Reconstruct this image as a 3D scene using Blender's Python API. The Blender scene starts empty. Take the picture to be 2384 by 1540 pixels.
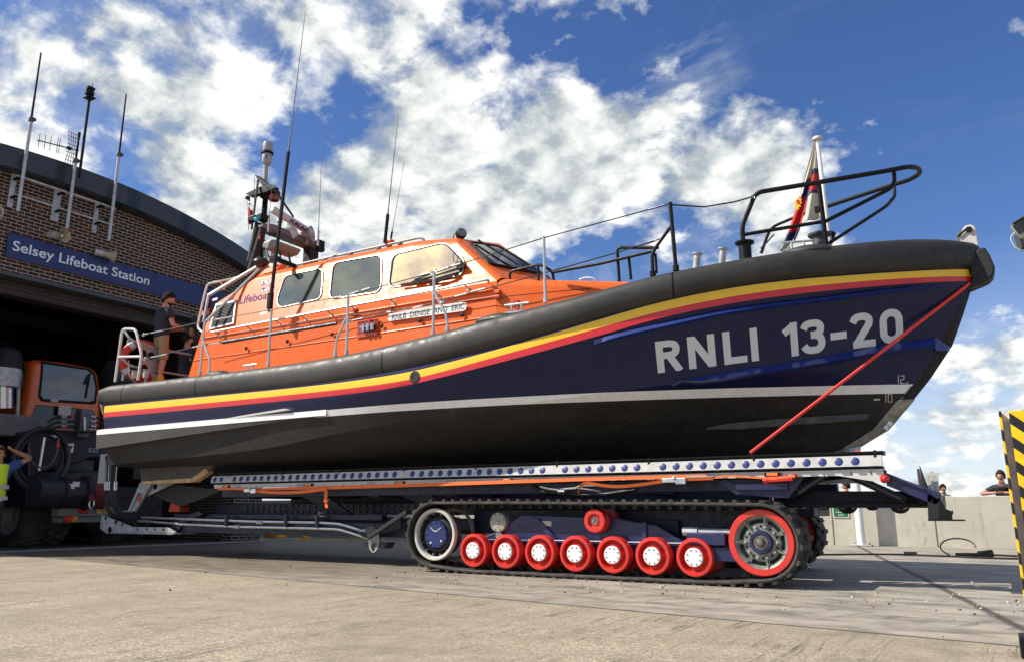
import bpy, bmesh, math, random
from mathutils import Vector, Matrix, Quaternion
from mathutils.bvhtree import BVHTree
random.seed(7)
R = math.radians
scene = bpy.context.scene
COL = scene.collection
V = Vector
# ------------------------------------------------------------------ camera model (lens, tilt, heading) used to survey points on known planes
FPX, CX, CY, PIT, YAW, CAMH = 1840.0, 1192.0, 770.0, R(12.7), R(31.3), 0.80
def ray(x, y):
    dx = x-CX; dy = y-CY
    fw = FPX*math.cos(PIT)+dy*math.sin(PIT); z = FPX*math.sin(PIT)-dy*math.cos(PIT)
    return V((-fw*math.sin(YAW)+dx*math.cos(YAW), fw*math.cos(YAW)+dx*math.sin(YAW), z))
CAM = V((0, 0, CAMH))
def PY(x, y, Y): r = ray(x, y); return CAM+r*(Y/r.y)
def PX(x, y, X): r = ray(x, y); return CAM+r*(X/r.x)
def PZ(x, y, Z=0.0): r = ray(x, y); return CAM+r*((Z-CAMH)/r.z)
# ------------------------------------------------------------------ mesh builder
def fillet(pts, rad, n=4, closed=False):
    pts = [V(p) for p in pts]; out = []
    N = len(pts)
    for i, p in enumerate(pts):
        if not closed and i in (0, N-1): out.append(p); continue
        a = pts[i-1]; b = pts[(i+1) % N]
        da = (a-p); db = (b-p)
        r = min(rad, da.length*.45, db.length*.45)
        if r < 1e-5: out.append(p); continue
        s = p+da.normalized()*r; e = p+db.normalized()*r
        for k in range(n+1):
            t = k/n; out.append(s*(1-t)**2+p*2*t*(1-t)+e*t*t)
    return out
class MB:
    def __init__(s): s.v = []; s.f = []; s.m = []
    def add(s, vs, fs, mi=0):
        o = len(s.v); s.v += [V(p) for p in vs]
        for f in fs: s.f.append([o+i for i in f]); s.m.append(mi)
        return s
    def quad(s, a, b, c, d, mi=0): return s.add([a, b, c, d], [[0, 1, 2, 3]], mi)
    def poly(s, ps, mi=0): return s.add(ps, [list(range(len(ps)))], mi)
    def box(s, c, d, mi=0, rot=None):
        c = V(c); h = [x/2 for x in d]
        vs = []
        for z in (-1, 1):
            for y in (-1, 1):
                for x in (-1, 1):
                    q = V((x*h[0], y*h[1], z*h[2]))
                    if rot: q = rot @ q
                    vs.append(c+q)
        return s.add(vs, [[0, 2, 3, 1], [4, 5, 7, 6], [0, 1, 5, 4], [2, 6, 7, 3], [0, 4, 6, 2], [1, 3, 7, 5]], mi)
    def box2(s, a, b, mi=0):
        a = V(a); b = V(b); return s.box((a+b)/2, [abs(b[i]-a[i]) for i in range(3)], mi)
    def bar(s, a, b, w, h, mi=0, up=(0, 0, 1)):
        a = V(a); b = V(b); d = (b-a).normalized(); u = V(up); sd = d.cross(u).normalized(); u = sd.cross(d)
        vs = []
        for p in (a, b):
            for i, j in ((-1, -1), (1, -1), (1, 1), (-1, 1)): vs.append(p+sd*(i*w/2)+u*(j*h/2))
        return s.add(vs, [[3, 2, 1, 0], [4, 5, 6, 7], [0, 1, 5, 4], [1, 2, 6, 5], [2, 3, 7, 6], [3, 0, 4, 7]], mi)
    def prism(s, ps, ext, mi=0):
        ps = [V(p) for p in ps]; e = V(ext); n = len(ps)
        fs = [list(range(n))[::-1], list(range(n, 2*n))]
        for i in range(n): j = (i+1) % n; fs.append([i, j, n+j, n+i])
        return s.add(ps+[p+e for p in ps], fs, mi)
    def tube(s, pts, r, n=8, mi=0, closed=False, caps=True):
        pts = [V(p) for p in pts]; N = len(pts)
        rs = r if isinstance(r, (list, tuple)) else [r]*N
        tan = []
        for i in range(N):
            if closed: t = pts[(i+1) % N]-pts[i-1]
            else: t = pts[min(i+1, N-1)]-pts[max(i-1, 0)]
            tan.append(t.normalized() if t.length > 1e-9 else V((0, 0, 1)))
        u = tan[0].orthogonal().normalized(); vs = []
        for i in range(N):
            u = (u-tan[i]*u.dot(tan[i]))
            u = u.normalized() if u.length > 1e-6 else tan[i].orthogonal().normalized()
            w = tan[i].cross(u)
            for k in range(n):
                a = 2*math.pi*k/n; vs.append(pts[i]+(u*math.cos(a)+w*math.sin(a))*rs[i])
        fs = []
        for i in range(N if closed else N-1):
            j = (i+1) % N
            for k in range(n): l = (k+1) % n; fs.append([i*n+k, i*n+l, j*n+l, j*n+k])
        if caps and not closed:
            fs.append(list(range(n))[::-1]); fs.append([(N-1)*n+k for k in range(n)])
        return s.add(vs, fs, mi)
    def cyl(s, a, b, r, r2=None, n=16, mi=0): return s.tube([a, b], [r, r if r2 is None else r2], n, mi)
    def lathe(s, prof, o=(0, 0, 0), ax=(0, -1, 0), n=40, mi=0, mis=None):
        # prof: (radius, distance along the axis); faces follow the profile
        o = V(o); a = V(ax).normalized(); u = a.orthogonal().normalized(); w = a.cross(u); vs = []
        for r, h in prof:
            for k in range(n):
                t = 2*math.pi*k/n; vs.append(o+a*h+(u*math.cos(t)+w*math.sin(t))*max(r, 1e-4))
        for i in range(len(prof)-1):
            fs = []
            for k in range(n): l = (k+1) % n; fs.append([i*n+k, i*n+l, (i+1)*n+l, (i+1)*n+k])
            if i == 0: s.add(vs, fs, mis[i] if mis else mi)
            else:
                o0 = len(s.v)-len(vs)
                for f in fs: s.f.append([o0+q for q in f]); s.m.append(mis[i] if mis else mi)
        return s
    def sphere(s, c, r, n=12, mi=0, sc=(1, 1, 1)):
        c = V(c); vs = [c+V((0, 0, r*sc[2]))]; fs = []; m = n//2
        for i in range(1, m):
            p = math.pi*i/m
            for k in range(n):
                t = 2*math.pi*k/n
                vs.append(c+V((r*sc[0]*math.sin(p)*math.cos(t), r*sc[1]*math.sin(p)*math.sin(t), r*sc[2]*math.cos(p))))
        vs.append(c-V((0, 0, r*sc[2])))
        for k in range(n):
            l = (k+1) % n; fs.append([0, 1+k, 1+l]); fs.append([len(vs)-1, 1+(m-2)*n+l, 1+(m-2)*n+k])
        for i in range(m-2):
            for k in range(n): l = (k+1) % n; fs.append([1+i*n+k, 1+(i+1)*n+k, 1+(i+1)*n+l, 1+i*n+l])
        return s.add(vs, fs, mi)
    def grid(s, rows, mi=0, closed=False):
        n = len(rows[0]); vs = [p for r in rows for p in r]; fs = []
        for i in range(len(rows)-1):
            for k in range(n if closed else n-1): l = (k+1) % n; fs.append([i*n+k, i*n+l, (i+1)*n+l, (i+1)*n+k])
        return s.add(vs, fs, mi)
    def build(s, name, mats, parent=None, smooth=35, bevel=0, local=False, merge=False):
        me = bpy.data.meshes.new(name)
        off = V((0, 0, 0)) if (local or parent is None) else WL.get(parent.name, V((0, 0, 0)))
        if not isinstance(mats, (list, tuple)): mats = [mats]
        me.from_pydata([tuple(p-off) for p in s.v], [], s.f)
        for m in mats: me.materials.append(m)
        me.polygons.foreach_set('material_index', s.m)
        bm = bmesh.new(); bm.from_mesh(me)
        if merge: bmesh.ops.remove_doubles(bm, verts=bm.verts, dist=1e-4)
        bmesh.ops.recalc_face_normals(bm, faces=bm.faces)
        bm.to_mesh(me); bm.free()
        if smooth:
            me.polygons.foreach_set('use_smooth', [True]*len(me.polygons))
            try: me.set_sharp_from_angle(angle=R(smooth))
            except Exception: pass
        me.update()
        o = bpy.data.objects.new(name, me); COL.objects.link(o)
        if parent is not None: o.parent = parent
        WL[o.name] = off.copy() if parent is not None else V((0, 0, 0))
        if bevel:
            b = o.modifiers.new('edge', 'BEVEL'); b.width = bevel; b.segments = 2; b.limit_method = 'ANGLE'; b.angle_limit = R(30)
        return o
WL = {}
def thing(name, label, cat, loc=(0, 0, 0), rz=0, group=None, scale=1):
    o = bpy.data.objects.new(name, None); COL.objects.link(o)
    o.location = loc; o.rotation_euler = (0, 0, rz); o.scale = (scale,)*3; o.empty_display_size = .2
    o['label'] = label; o['category'] = cat
    if group: o['group'] = group
    WL[o.name] = V(loc); return o
def tag(o, label, cat, group=None):
    o['label'] = label; o['category'] = cat
    if group: o['group'] = group
    return o
def struct(o): o['kind'] = 'structure'; return o
def origin(o, p):
    # move a top-level mesh's origin to p
    p = V(p); o.data.transform(Matrix.Translation(-p)); o.location = p; WL[o.name] = p; return o
def copy_at(o, parent, loc):
    c = o.copy(); COL.objects.link(c); c.parent = parent; c.location = loc
    for ch in list(o.children):
        d = ch.copy(); COL.objects.link(d); d.parent = c
    return c
# ------------------------------------------------------------------ materials
def nodes(name):
    m = bpy.data.materials.new(name); m.use_nodes = True; nt = m.node_tree
    return m, nt, nt.nodes['Principled BSDF']
def N(nt, typ, **kw):
    n = nt.nodes.new(typ)
    for k, v in kw.items():
        if k in n.inputs: n.inputs[k].default_value = v
        else: setattr(n, k, v)
    return n
def coords(nt, scale=1.0):
    tc = N(nt, 'ShaderNodeTexCoord'); mp = N(nt, 'ShaderNodeMapping')
    sc = scale if isinstance(scale, (tuple, list)) else (scale,)*3
    mp.inputs['Scale'].default_value = sc
    nt.links.new(tc.outputs['Object'], mp.inputs['Vector']); return mp.outputs['Vector']
def noise(nt, vec, scale, detail=5, rough=.55):
    n = N(nt, 'ShaderNodeTexNoise'); n.inputs['Scale'].default_value = scale; n.inputs['Detail'].default_value = detail; n.inputs['Roughness'].default_value = rough
    nt.links.new(vec, n.inputs['Vector']); return n.outputs['Fac']
def ramp(nt, fac, stops):
    r = N(nt, 'ShaderNodeValToRGB'); e = r.color_ramp.elements
    while len(e) < len(stops): e.new(.5)
    for i, (p, c) in enumerate(stops):
        e[i].position = p; e[i].color = tuple(c)+(1,) if len(c) == 3 else c
    nt.links.new(fac, r.inputs['Fac']); return r.outputs['Color']
def maprange(nt, fac, a, b, c, d, clamp=True):
    m = N(nt, 'ShaderNodeMapRange'); m.clamp = clamp
    for k, x in zip(('From Min', 'From Max', 'To Min', 'To Max'), (a, b, c, d)): m.inputs[k].default_value = x
    nt.links.new(fac, m.inputs['Value']); return m.outputs['Result']
def mixc(nt, fac, a, b, mode='MIX'):
    m = N(nt, 'ShaderNodeMix', data_type='RGBA', blend_type=mode)
    for sock, val in ((m.inputs[0], fac), (m.inputs[6], a), (m.inputs[7], b)):
        if isinstance(val, (int, float)): sock.default_value = val
        elif isinstance(val, tuple): sock.default_value = val if len(val) == 4 else val+(1,)
        else: nt.links.new(val, sock)
    return m.outputs[2]
def math_(nt, op, a, b=None, c=None):
    m = N(nt, 'ShaderNodeMath', operation=op)
    for s_, v_ in zip(m.inputs, (a, b, c)):
        if v_ is None: continue
        if isinstance(v_, (int, float)): s_.default_value = v_
        else: nt.links.new(v_, s_)
    return m.outputs[0]
def bump(nt, bs, h, strength=.3, dist=.01):
    b = N(nt, 'ShaderNodeBump'); b.inputs['Strength'].default_value = strength; b.inputs['Distance'].default_value = dist
    nt.links.new(h, b.inputs['Height']); nt.links.new(b.outputs['Normal'], bs.inputs['Normal'])
MATS = {}
def pm(name, c, rough=.5, metal=0, var=.25, vs=3.0, bmp=0, bs_=60, coat=0, spec=None, dirt=0, dcol=(.20, .17, .13), ds=4.0):
    # plain surface with soft procedural wear in colour and gloss
    if name in MATS: return MATS[name]
    m, nt, b = nodes(name)
    vec = coords(nt)
    f = noise(nt, vec, vs, 8, .62)
    lo = tuple(x*(1-var) for x in c); hi = tuple(min(1, x*(1+var*.6)) for x in c)
    cc = ramp(nt, f, [(.3, lo), (.7, hi)])
    if dirt:
        d1 = noise(nt, vec, ds, 10, .72); d2 = noise(nt, vec, ds*7, 6, .7)
        cc = mixc(nt, math_(nt, 'MULTIPLY', maprange(nt, math_(nt, 'ADD', math_(nt, 'MULTIPLY', d1, .75), math_(nt, 'MULTIPLY', d2, .25)), .44, .64, 0, 1), dirt), cc, dcol)
    nt.links.new(cc, b.inputs['Base Color'])
    f2 = noise(nt, vec, vs*5, 4)
    nt.links.new(maprange(nt, f2, .3, .7, max(.02, rough*.75), min(1, rough*1.25)), b.inputs['Roughness'])
    b.inputs['Metallic'].default_value = metal
    if coat: b.inputs['Coat Weight'].default_value = coat; b.inputs['Coat Roughness'].default_value = .18
    if spec is not None: b.inputs['Specular IOR Level'].default_value = spec
    if bmp: bump(nt, b, noise(nt, vec, bs_, 4), bmp, .004)
    MATS[name] = m; return m
orange = pm('orange_paint', (.80, .128, .008), .42, var=.08, vs=1.2, coat=.13, spec=.30, dirt=.10, dcol=(.35, .16, .06), ds=2)
orange_d = pm('dark_orange_paint', (.62, .085, .008), .35, var=.15, coat=.3)
navy = pm('navy_paint', (.012, .017, .080), .38, var=.25, vs=2, dirt=.35, dcol=(.06, .055, .06), ds=3)
navy_dk = pm('dark_navy_frame', (.008, .010, .032), .5, var=.4, vs=3)
black = pm('black_paint', (.007, .007, .008), .5, var=.3, spec=.22)
blackm = pm('black_matt', (.012, .012, .013), .75, var=.35)
rubber = pm('fender_rubber', (.022, .021, .019), .55, var=.3, vs=1.5, bmp=.25, bs_=90, dirt=.30, dcol=(.07, .064, .052), ds=1.6)
tyre_m = pm('tyre_rubber', (.065, .062, .058), .8, var=.4, vs=4, bmp=.4, bs_=40, dirt=.5, dcol=(.17, .15, .12))
trackm = pm('track_rubber', (.032, .030, .027), .8, var=.5, vs=5, bmp=.6, bs_=50, dirt=.40, dcol=(.12, .105, .085), ds=5)
red = pm('red_wheel_paint', (.68, .030, .020), .42, var=.15, vs=5, coat=.15, dirt=.35, dcol=(.22, .06, .04), ds=7)
redpl = pm('red_paint', (.55, .02, .015), .4, var=.1)
white = pm('white_paint', (.80, .80, .78), .4, var=.08, vs=4)
offwhite = pm('off_white', (.60, .58, .51), .55, var=.2, vs=6, dirt=.5, dcol=(.20, .18, .14), ds=6)
yellow = pm('yellow_paint', (.86, .52, .008), .35, var=.06, coat=.3)
stripe_red = pm('stripe_red', (.60, .016, .018), .35, var=.06, coat=.3)
steel = pm('brushed_steel', (.62, .63, .62), .32, .9, var=.2, vs=8)
galv = pm('galvanised_steel', (.46, .48, .49), .48, .3, var=.35, vs=12)
alu = pm('cast_aluminium', (.20, .21, .18), .5, .3, var=.35, vs=9)
greyp = pm('grey_paint', (.34, .35, .33), .5, var=.15)
greyd = pm('dark_grey_paint', (.06, .065, .072), .55, var=.15)
mastg = pm('mast_grey', (.34, .35, .35), .5, var=.15)
blue_s = pm('sign_blue', (.012, .028, .13), .5, var=.06)
blue_r = pm('roller_blue', (.016, .028, .16), .45, var=.2)
strap_o = pm('orange_webbing', (.85, .17, .03), .7, var=.15, vs=20)
rope_r = pm('red_webbing', (.80, .05, .035), .7, var=.15, vs=20)
hose_b = pm('black_hose', (.012, .012, .012), .5)
skin = pm('skin', (.50, .26, .17), .55, var=.12, vs=12)
skin2 = pm('tanned_skin', (.40, .20, .12), .55, var=.12, vs=12)
hair = pm('dark_hair', (.026, .015, .009), .95, spec=.1, var=.5, vs=60, bmp=.6, bs_=120)
hair2 = pm('brown_hair', (.05, .03, .018), .95, spec=.1, var=.5, vs=60, bmp=.6, bs_=120)
tshirt = pm('navy_cotton', (.022, .022, .034), .9, var=.2, vs=8, bmp=.3, bs_=25)
khaki = pm('khaki_cotton', (.36, .23, .10), .9, var=.2, vs=8, bmp=.3, bs_=25)
bootm = pm('yellow_rubber', (.80, .36, .01), .5, var=.1)
trous = pm('dark_trousers', (.02, .02, .026), .9, var=.2, bmp=.3, bs_=25)
bluesh = pm('blue_cotton', (.03, .075, .30), .9, var=.15, vs=8, bmp=.3, bs_=25)
hivis = pm('hi_vis_yellow', (.62, .90, .03), .7, var=.06, vs=9)
reflect = pm('reflective_tape', (.55, .53, .60), .4, .2, var=.1)
rust = pm('rusty_edge', (.62, .40, .22), .7, var=.5, vs=9)
amber = pm('amber_lens', (.85, .20, .01), .25, var=.2, vs=20, coat=.5)
plate = pm('number_plate_yellow', (.70, .42, .01), .4, var=.06)
gold = pm('gold_print', (.80, .48, .02), .5, var=.1)
white_l = pm('white_lettering', (.60, .62, .62), .45, var=.05)
white_sl = pm('sign_lettering', (.70, .78, .84), .5, var=.04)
blue_l = pm('blue_lettering', (.012, .022, .14), .6, var=.05, spec=.15)
black_l = pm('black_lettering', (.03, .03, .03), .5, var=.05)
concrete_w = None
def glassy(name, c, rough=.03, metal=0, spec=.5):
    m, nt, b = nodes(name)
    vec = coords(nt); f = noise(nt, vec, 1.5, 5)
    nt.links.new(ramp(nt, f, [(.3, tuple(x*.8 for x in c)), (.7, tuple(x*1.2 for x in c))]), b.inputs['Base Color'])
    b.inputs['Roughness'].default_value = rough; b.inputs['Metallic'].default_value = metal; b.inputs['Specular IOR Level'].default_value = spec
    bump(nt, b, noise(nt, vec, 2.2, 2), .05, .02)
    return m
glass_side = glassy('tinted_side_glass', (.085, .11, .11), .035, .55, .7)
glass_dark = glassy('dark_windscreen_glass', (.012, .014, .018), .04, 0, .5)
glass_cab = glassy('cab_windscreen_glass', (.10, .11, .14), .05, .35, .7)
def hull_mat():
    m, nt, b = nodes('hull_paint')
    tc = N(nt, 'ShaderNodeNewGeometry'); sx = N(nt, 'ShaderNodeSeparateXYZ'); nt.links.new(tc.outputs['Position'], sx.inputs[0])
    X, Z = sx.outputs['X'], sx.outputs['Z']
    vec = tc.outputs['Position']
    mp = N(nt, 'ShaderNodeMapping'); mp.inputs['Scale'].default_value = (.5, 1, 3); nt.links.new(vec, mp.inputs['Vector'])
    f = noise(nt, mp.outputs[0], 2.5, 8, .65)
    mpd = N(nt, 'ShaderNodeMapping'); mpd.inputs['Scale'].default_value = (5, 5, .45); nt.links.new(vec, mpd.inputs['Vector'])
    drip = noise(nt, mpd.outputs[0], 2.0, 9, .7); scuf = noise(nt, vec, 5, 10, .75)
    nav = ramp(nt, f, [(.3, (.0048, .0080, .042)), (.7, (.0075, .012, .058))])
    anti = ramp(nt, f, [(.28, (.015, .014, .013)), (.72, (.033, .030, .026))])
    nav = mixc(nt, maprange(nt, drip, .56, .76, 0, .35), nav, (.035, .038, .07))
    anti = mixc(nt, maprange(nt, drip, .52, .72, 0, .5), anti, (.062, .056, .045)); anti = mixc(nt, maprange(nt, scuf, .58, .70, 0, .5), anti, (.085, .078, .064))
    zt = math_(nt, 'SUBTRACT', Z, math_(nt, 'MULTIPLY_ADD', X, .0058, 2.16+.0058*13.7))
    zb = math_(nt, 'SUBTRACT', Z, math_(nt, 'MULTIPLY_ADD', X, .0040, 2.083+.004*13.7))
    top = math_(nt, 'GREATER_THAN', zt, 0); bot = math_(nt, 'GREATER_THAN', zb, 0)
    c = mixc(nt, bot, anti, ramp(nt, drip, [(.3, (.74, .73, .69)), (.62, (.86, .86, .83))])); c = mixc(nt, top, c, nav)
    nt.links.new(c, b.inputs['Base Color'])
    r = mixc(nt, bot, (.62, .62, .62), (.30, .30, .30)); nt.links.new(r, b.inputs['Roughness'])
    cw = N(nt, 'ShaderNodeMath', operation='MULTIPLY'); nt.links.new(bot, cw.inputs[0]); cw.inputs[1].default_value = .10
    nt.links.new(cw.outputs[0], b.inputs['Coat Weight']); b.inputs['Coat Roughness'].default_value = .12
    b.inputs['Specular IOR Level'].default_value = .28
    bump(nt, b, noise(nt, vec, 1.6, 3), .05, .03)
    return m
hullm = hull_mat()
def brick_mat():
    m, nt, b = nodes('station_brick')
    tc = N(nt, 'ShaderNodeTexCoord'); sx = N(nt, 'ShaderNodeSeparateXYZ'); nt.links.new(tc.outputs['Object'], sx.inputs[0])
    cb = N(nt, 'ShaderNodeCombineXYZ')
    nt.links.new(math_(nt, 'ADD', sx.outputs['Y'], sx.outputs['X']), cb.inputs['X']); nt.links.new(sx.outputs['Z'], cb.inputs['Y'])
    wob = N(nt, 'ShaderNodeTexNoise'); wob.inputs['Scale'].default_value = 9; nt.links.new(cb.outputs[0], wob.inputs['Vector'])
    wv = N(nt, 'ShaderNodeVectorMath', operation='MULTIPLY_ADD'); nt.links.new(wob.outputs['Color'], wv.inputs[0]); wv.inputs[1].default_value = (.007,)*3; nt.links.new(cb.outputs[0], wv.inputs[2])
    br = N(nt, 'ShaderNodeTexBrick'); nt.links.new(wv.outputs[0], br.inputs['Vector'])
    br.inputs['Scale'].default_value = 1; br.inputs['Brick Width'].default_value = .225; br.inputs['Row Height'].default_value = .075
    br.inputs['Mortar Size'].default_value = .0075; br.inputs['Mortar Smooth'].default_value = .15; br.inputs['Bias'].default_value = -.1
    br.inputs['Color1'].default_value = (.022, .017, .018, 1); br.inputs['Color2'].default_value = (.095, .028, .019, 1); br.inputs['Mortar'].default_value = (.46, .42, .32, 1)
    f = noise(nt, cb.outputs[0], 5, 8, .7)
    c = mixc(nt, .55, br.outputs['Color'], ramp(nt, f, [(.3, (.45, .45, .47)), (.7, (1.0, 1.0, .97))]), 'MULTIPLY')
    nt.links.new(c, b.inputs['Base Color']); b.inputs['Roughness'].default_value = .9
    bump(nt, b, math_(nt, 'MULTIPLY_ADD', br.outputs['Fac'], -1.0, noise(nt, cb.outputs[0], 80, 3)), .5, .006)
    return m
brick = brick_mat()
def ground_mat():
    m, nt, b = nodes('concrete_yard')
    tc = N(nt, 'ShaderNodeTexCoord'); P = tc.outputs['Object']; sx = N(nt, 'ShaderNodeSeparateXYZ'); nt.links.new(P, sx.inputs[0])
    X, Y = sx.outputs['X'], sx.outputs['Y']
    # distance from the long joint (left to right) and the cross joint
    j1 = math_(nt, 'SUBTRACT', Y, math_(nt, 'MULTIPLY_ADD', X, -.1385, 5.885))
    wob = noise(nt, P, 3.0, 6, .7)
    j1 = math_(nt, 'ADD', j1, math_(nt, 'MULTIPLY_ADD', wob, .05, -.025))
    j2 = math_(nt, 'ADD', math_(nt, 'SUBTRACT', X, math_(nt, 'MULTIPLY_ADD', Y, -.2262, 1.545)), math_(nt, 'MULTIPLY_ADD', wob, .05, -.025))
    fore = math_(nt, 'LESS_THAN', j1, 0)
    # brushed, exposed-aggregate slab in front
    mpa = N(nt, 'ShaderNodeMapping'); mpa.inputs['Rotation'].default_value = (0, 0, R(3)); mpa.inputs['Scale'].default_value = (13, .42, 1); nt.links.new(P, mpa.inputs['Vector'])
    brush = noise(nt, mpa.outputs[0], 3.2, 6, .7)
    big = noise(nt, P, .55, 6, .6); mid = noise(nt, P, 4, 7, .65)
    agg = N(nt, 'ShaderNodeTexVoronoi'); agg.inputs['Scale'].default_value = 95; nt.links.new(P, agg.inputs['Vector'])
    sep = N(nt, 'ShaderNodeSeparateColor'); nt.links.new(agg.outputs['Color'], sep.inputs[0])
    stone = ramp(nt, sep.outputs[0], [(0, (.09, .075, .06)), (.15, (.24, .205, .155)), (.75, (.34, .295, .225)), (.93, (.55, .47, .34))])
    base1 = ramp(nt, mid, [(.3, (.205, .178, .135)), (.7, (.345, .305, .24))])
    base1 = mixc(nt, .8, base1, ramp(nt, noise(nt, P, .9, 9, .68), [(.3, (.62, .61, .60)), (.7, (1.12, 1.1, 1.08))]), 'MULTIPLY')
    amt = maprange(nt, big, .40, .62, .2, .95)
    c1 = mixc(nt, amt, base1, stone)
    c1 = mixc(nt, math_(nt, 'MULTIPLY', maprange(nt, brush, .575, .655, 0, .75), maprange(nt, mid, .40, .62, .15, 1)), c1, (.085, .075, .062))
    fine = noise(nt, P, 38, 6, .75)
    mpl = N(nt, 'ShaderNodeMapping'); mpl.inputs['Rotation'].default_value = (0, 0, R(-4)); mpl.inputs['Scale'].default_value = (5.5, .16, 1); nt.links.new(P, mpl.inputs['Vector'])
    ln = noise(nt, mpl.outputs[0], 1.6, 3, .6)
    hair_l = maprange(nt, math_(nt, 'ABSOLUTE', math_(nt, 'SUBTRACT', ln, .5)), .005, .020, .95, 0)
    hair_m = maprange(nt, noise(nt, P, 1.1, 8, .75), .46, .60, 0, 1)
    c1 = mixc(nt, math_(nt, 'MULTIPLY', hair_l, hair_m), c1, (.07, .06, .05))
    blot = noise(nt, P, 1.7, 10, .8)
    c1 = mixc(nt, maprange(nt, blot, .50, .66, 0, .55), c1, (.13, .11, .085))
    c1 = mixc(nt, maprange(nt, blot, .44, .30, 0, .5), c1, (.46, .42, .35))
    c1 = mixc(nt, maprange(nt, fine, .55, .63, 0, .8), c1, (.085, .072, .055))
    # smoother slab under the carriage: stained grey with rust and dark streaks along the lane
    mps = N(nt, 'ShaderNodeMapping'); mps.inputs['Rotation'].default_value = (0, 0, R(4)); mps.inputs['Scale'].default_value = (1, 2.3, 1); nt.links.new(P, mps.inputs['Vector'])
    streak = noise(nt, mps.outputs[0], 1.4, 9, .72)
    base2 = ramp(nt, streak, [(.28, (.075, .07, .064)), (.41, (.165, .156, .142)), (.52, (.27, .256, .232)), (.72, (.37, .35, .318))])
    redst = noise(nt, mps.outputs[0], .9, 6, .7)
    c2 = mixc(nt, maprange(nt, redst, .58, .72, 0, .5), base2, (.16, .10, .085))
    c2 = mixc(nt, maprange(nt, fine, .58, .68, 0, .6), c2, (.07, .065, .06))
    lane_d = maprange(nt, math_(nt, 'ADD', math_(nt, 'MULTIPLY_ADD', X, -.16, -.55), math_(nt, 'MULTIPLY_ADD', streak, 1.6, -.8)), .1, .9, 0, .8)  # lane stain, darkened toward the boathouse to soften the cast shadow's edge
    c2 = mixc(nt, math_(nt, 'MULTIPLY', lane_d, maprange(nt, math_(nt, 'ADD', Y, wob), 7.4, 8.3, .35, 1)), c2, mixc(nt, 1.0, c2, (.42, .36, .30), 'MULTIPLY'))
    c2 = mixc(nt, .6, c2, (1.0, .95, .86), 'MULTIPLY')
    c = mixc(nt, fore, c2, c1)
    # brown rusty dribbles on the front slab
    mpr = N(nt, 'ShaderNodeMapping'); mpr.inputs['Scale'].default_value = (.9, 5, 1); mpr.inputs['Location'].default_value = (3.7, 1.1, 0); nt.links.new(P, mpr.inputs['Vector'])
    dr = noise(nt, mpr.outputs[0], .8, 7, .7)
    c = mixc(nt, math_(nt, 'MULTIPLY', fore, maprange(nt, dr, .635, .72, 0, .8)), c, (.13, .08, .04))
    # tyre tread smears right of the carriage
    wv = N(nt, 'ShaderNodeTexWave'); wv.inputs['Scale'].default_value = 1.15; wv.inputs['Distortion'].default_value = 1.2; wv.inputs['Detail'].default_value = 3
    mpw = N(nt, 'ShaderNodeMapping'); mpw.inputs['Rotation'].default_value = (0, 0, R(20)); nt.links.new(P, mpw.inputs['Vector']); nt.links.new(mpw.outputs[0], wv.inputs['Vector'])
    lane = math_(nt, 'MULTIPLY', maprange(nt, math_(nt, 'ABSOLUTE', math_(nt, 'SUBTRACT', j1, .95)), .15, .4, 1, 0), maprange(nt, mid, .42, .6, 0, 1))
    c = mixc(nt, math_(nt, 'MULTIPLY', lane, maprange(nt, wv.outputs['Fac'], .72, .9, 0, .6)), c, (.09, .085, .08))
    # the joints
    g1 = maprange(nt, math_(nt, 'ABSOLUTE', j1), .010, .034, .95, 0); g2 = maprange(nt, math_(nt, 'ABSOLUTE', j2), .018, .06, .85, 0)
    g2 = math_(nt, 'MULTIPLY', g2, math_(nt, 'GREATER_THAN', j1, 0))
    gj = math_(nt, 'MAXIMUM', g1, g2)
    bc = N(nt, 'ShaderNodeBrightContrast'); bc.inputs['Bright'].default_value = .10; bc.inputs['Contrast'].default_value = .20; nt.links.new(c, bc.inputs['Color'])
    c = mixc(nt, 1.0, bc.outputs[0], (.985, .965, .92), 'MULTIPLY')
    c = mixc(nt, gj, c, (.04, .032, .022))
    nt.links.new(c, b.inputs['Base Color'])
    nt.links.new(maprange(nt, streak, .3, .7, .6, .92), b.inputs['Roughness'])
    h = math_(nt, 'ADD', math_(nt, 'MULTIPLY', fine, .6), math_(nt, 'ADD', math_(nt, 'MULTIPLY', sep.outputs[0], .5), math_(nt, 'MULTIPLY', gj, -3)))
    bump(nt, b, h, .55, .008)
    return m
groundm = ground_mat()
def wall_mat():
    m, nt, b = nodes('cast_concrete')
    vec = coords(nt); f = noise(nt, vec, 1.2, 8, .65); g = noise(nt, coords(nt, (3, 3, .6)), 2, 8, .7)
    c = ramp(nt, f, [(.3, (.44, .42, .345)), (.7, (.60, .575, .49))])
    c = mixc(nt, maprange(nt, g, .56, .70, 0, .55), c, (.17, .16, .12))
    nt.links.new(c, b.inputs['Base Color']); b.inputs['Roughness'].default_value = .9
    bump(nt, b, noise(nt, vec, 30, 5), .25, .01); return m
concrete_w = wall_mat()
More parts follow.
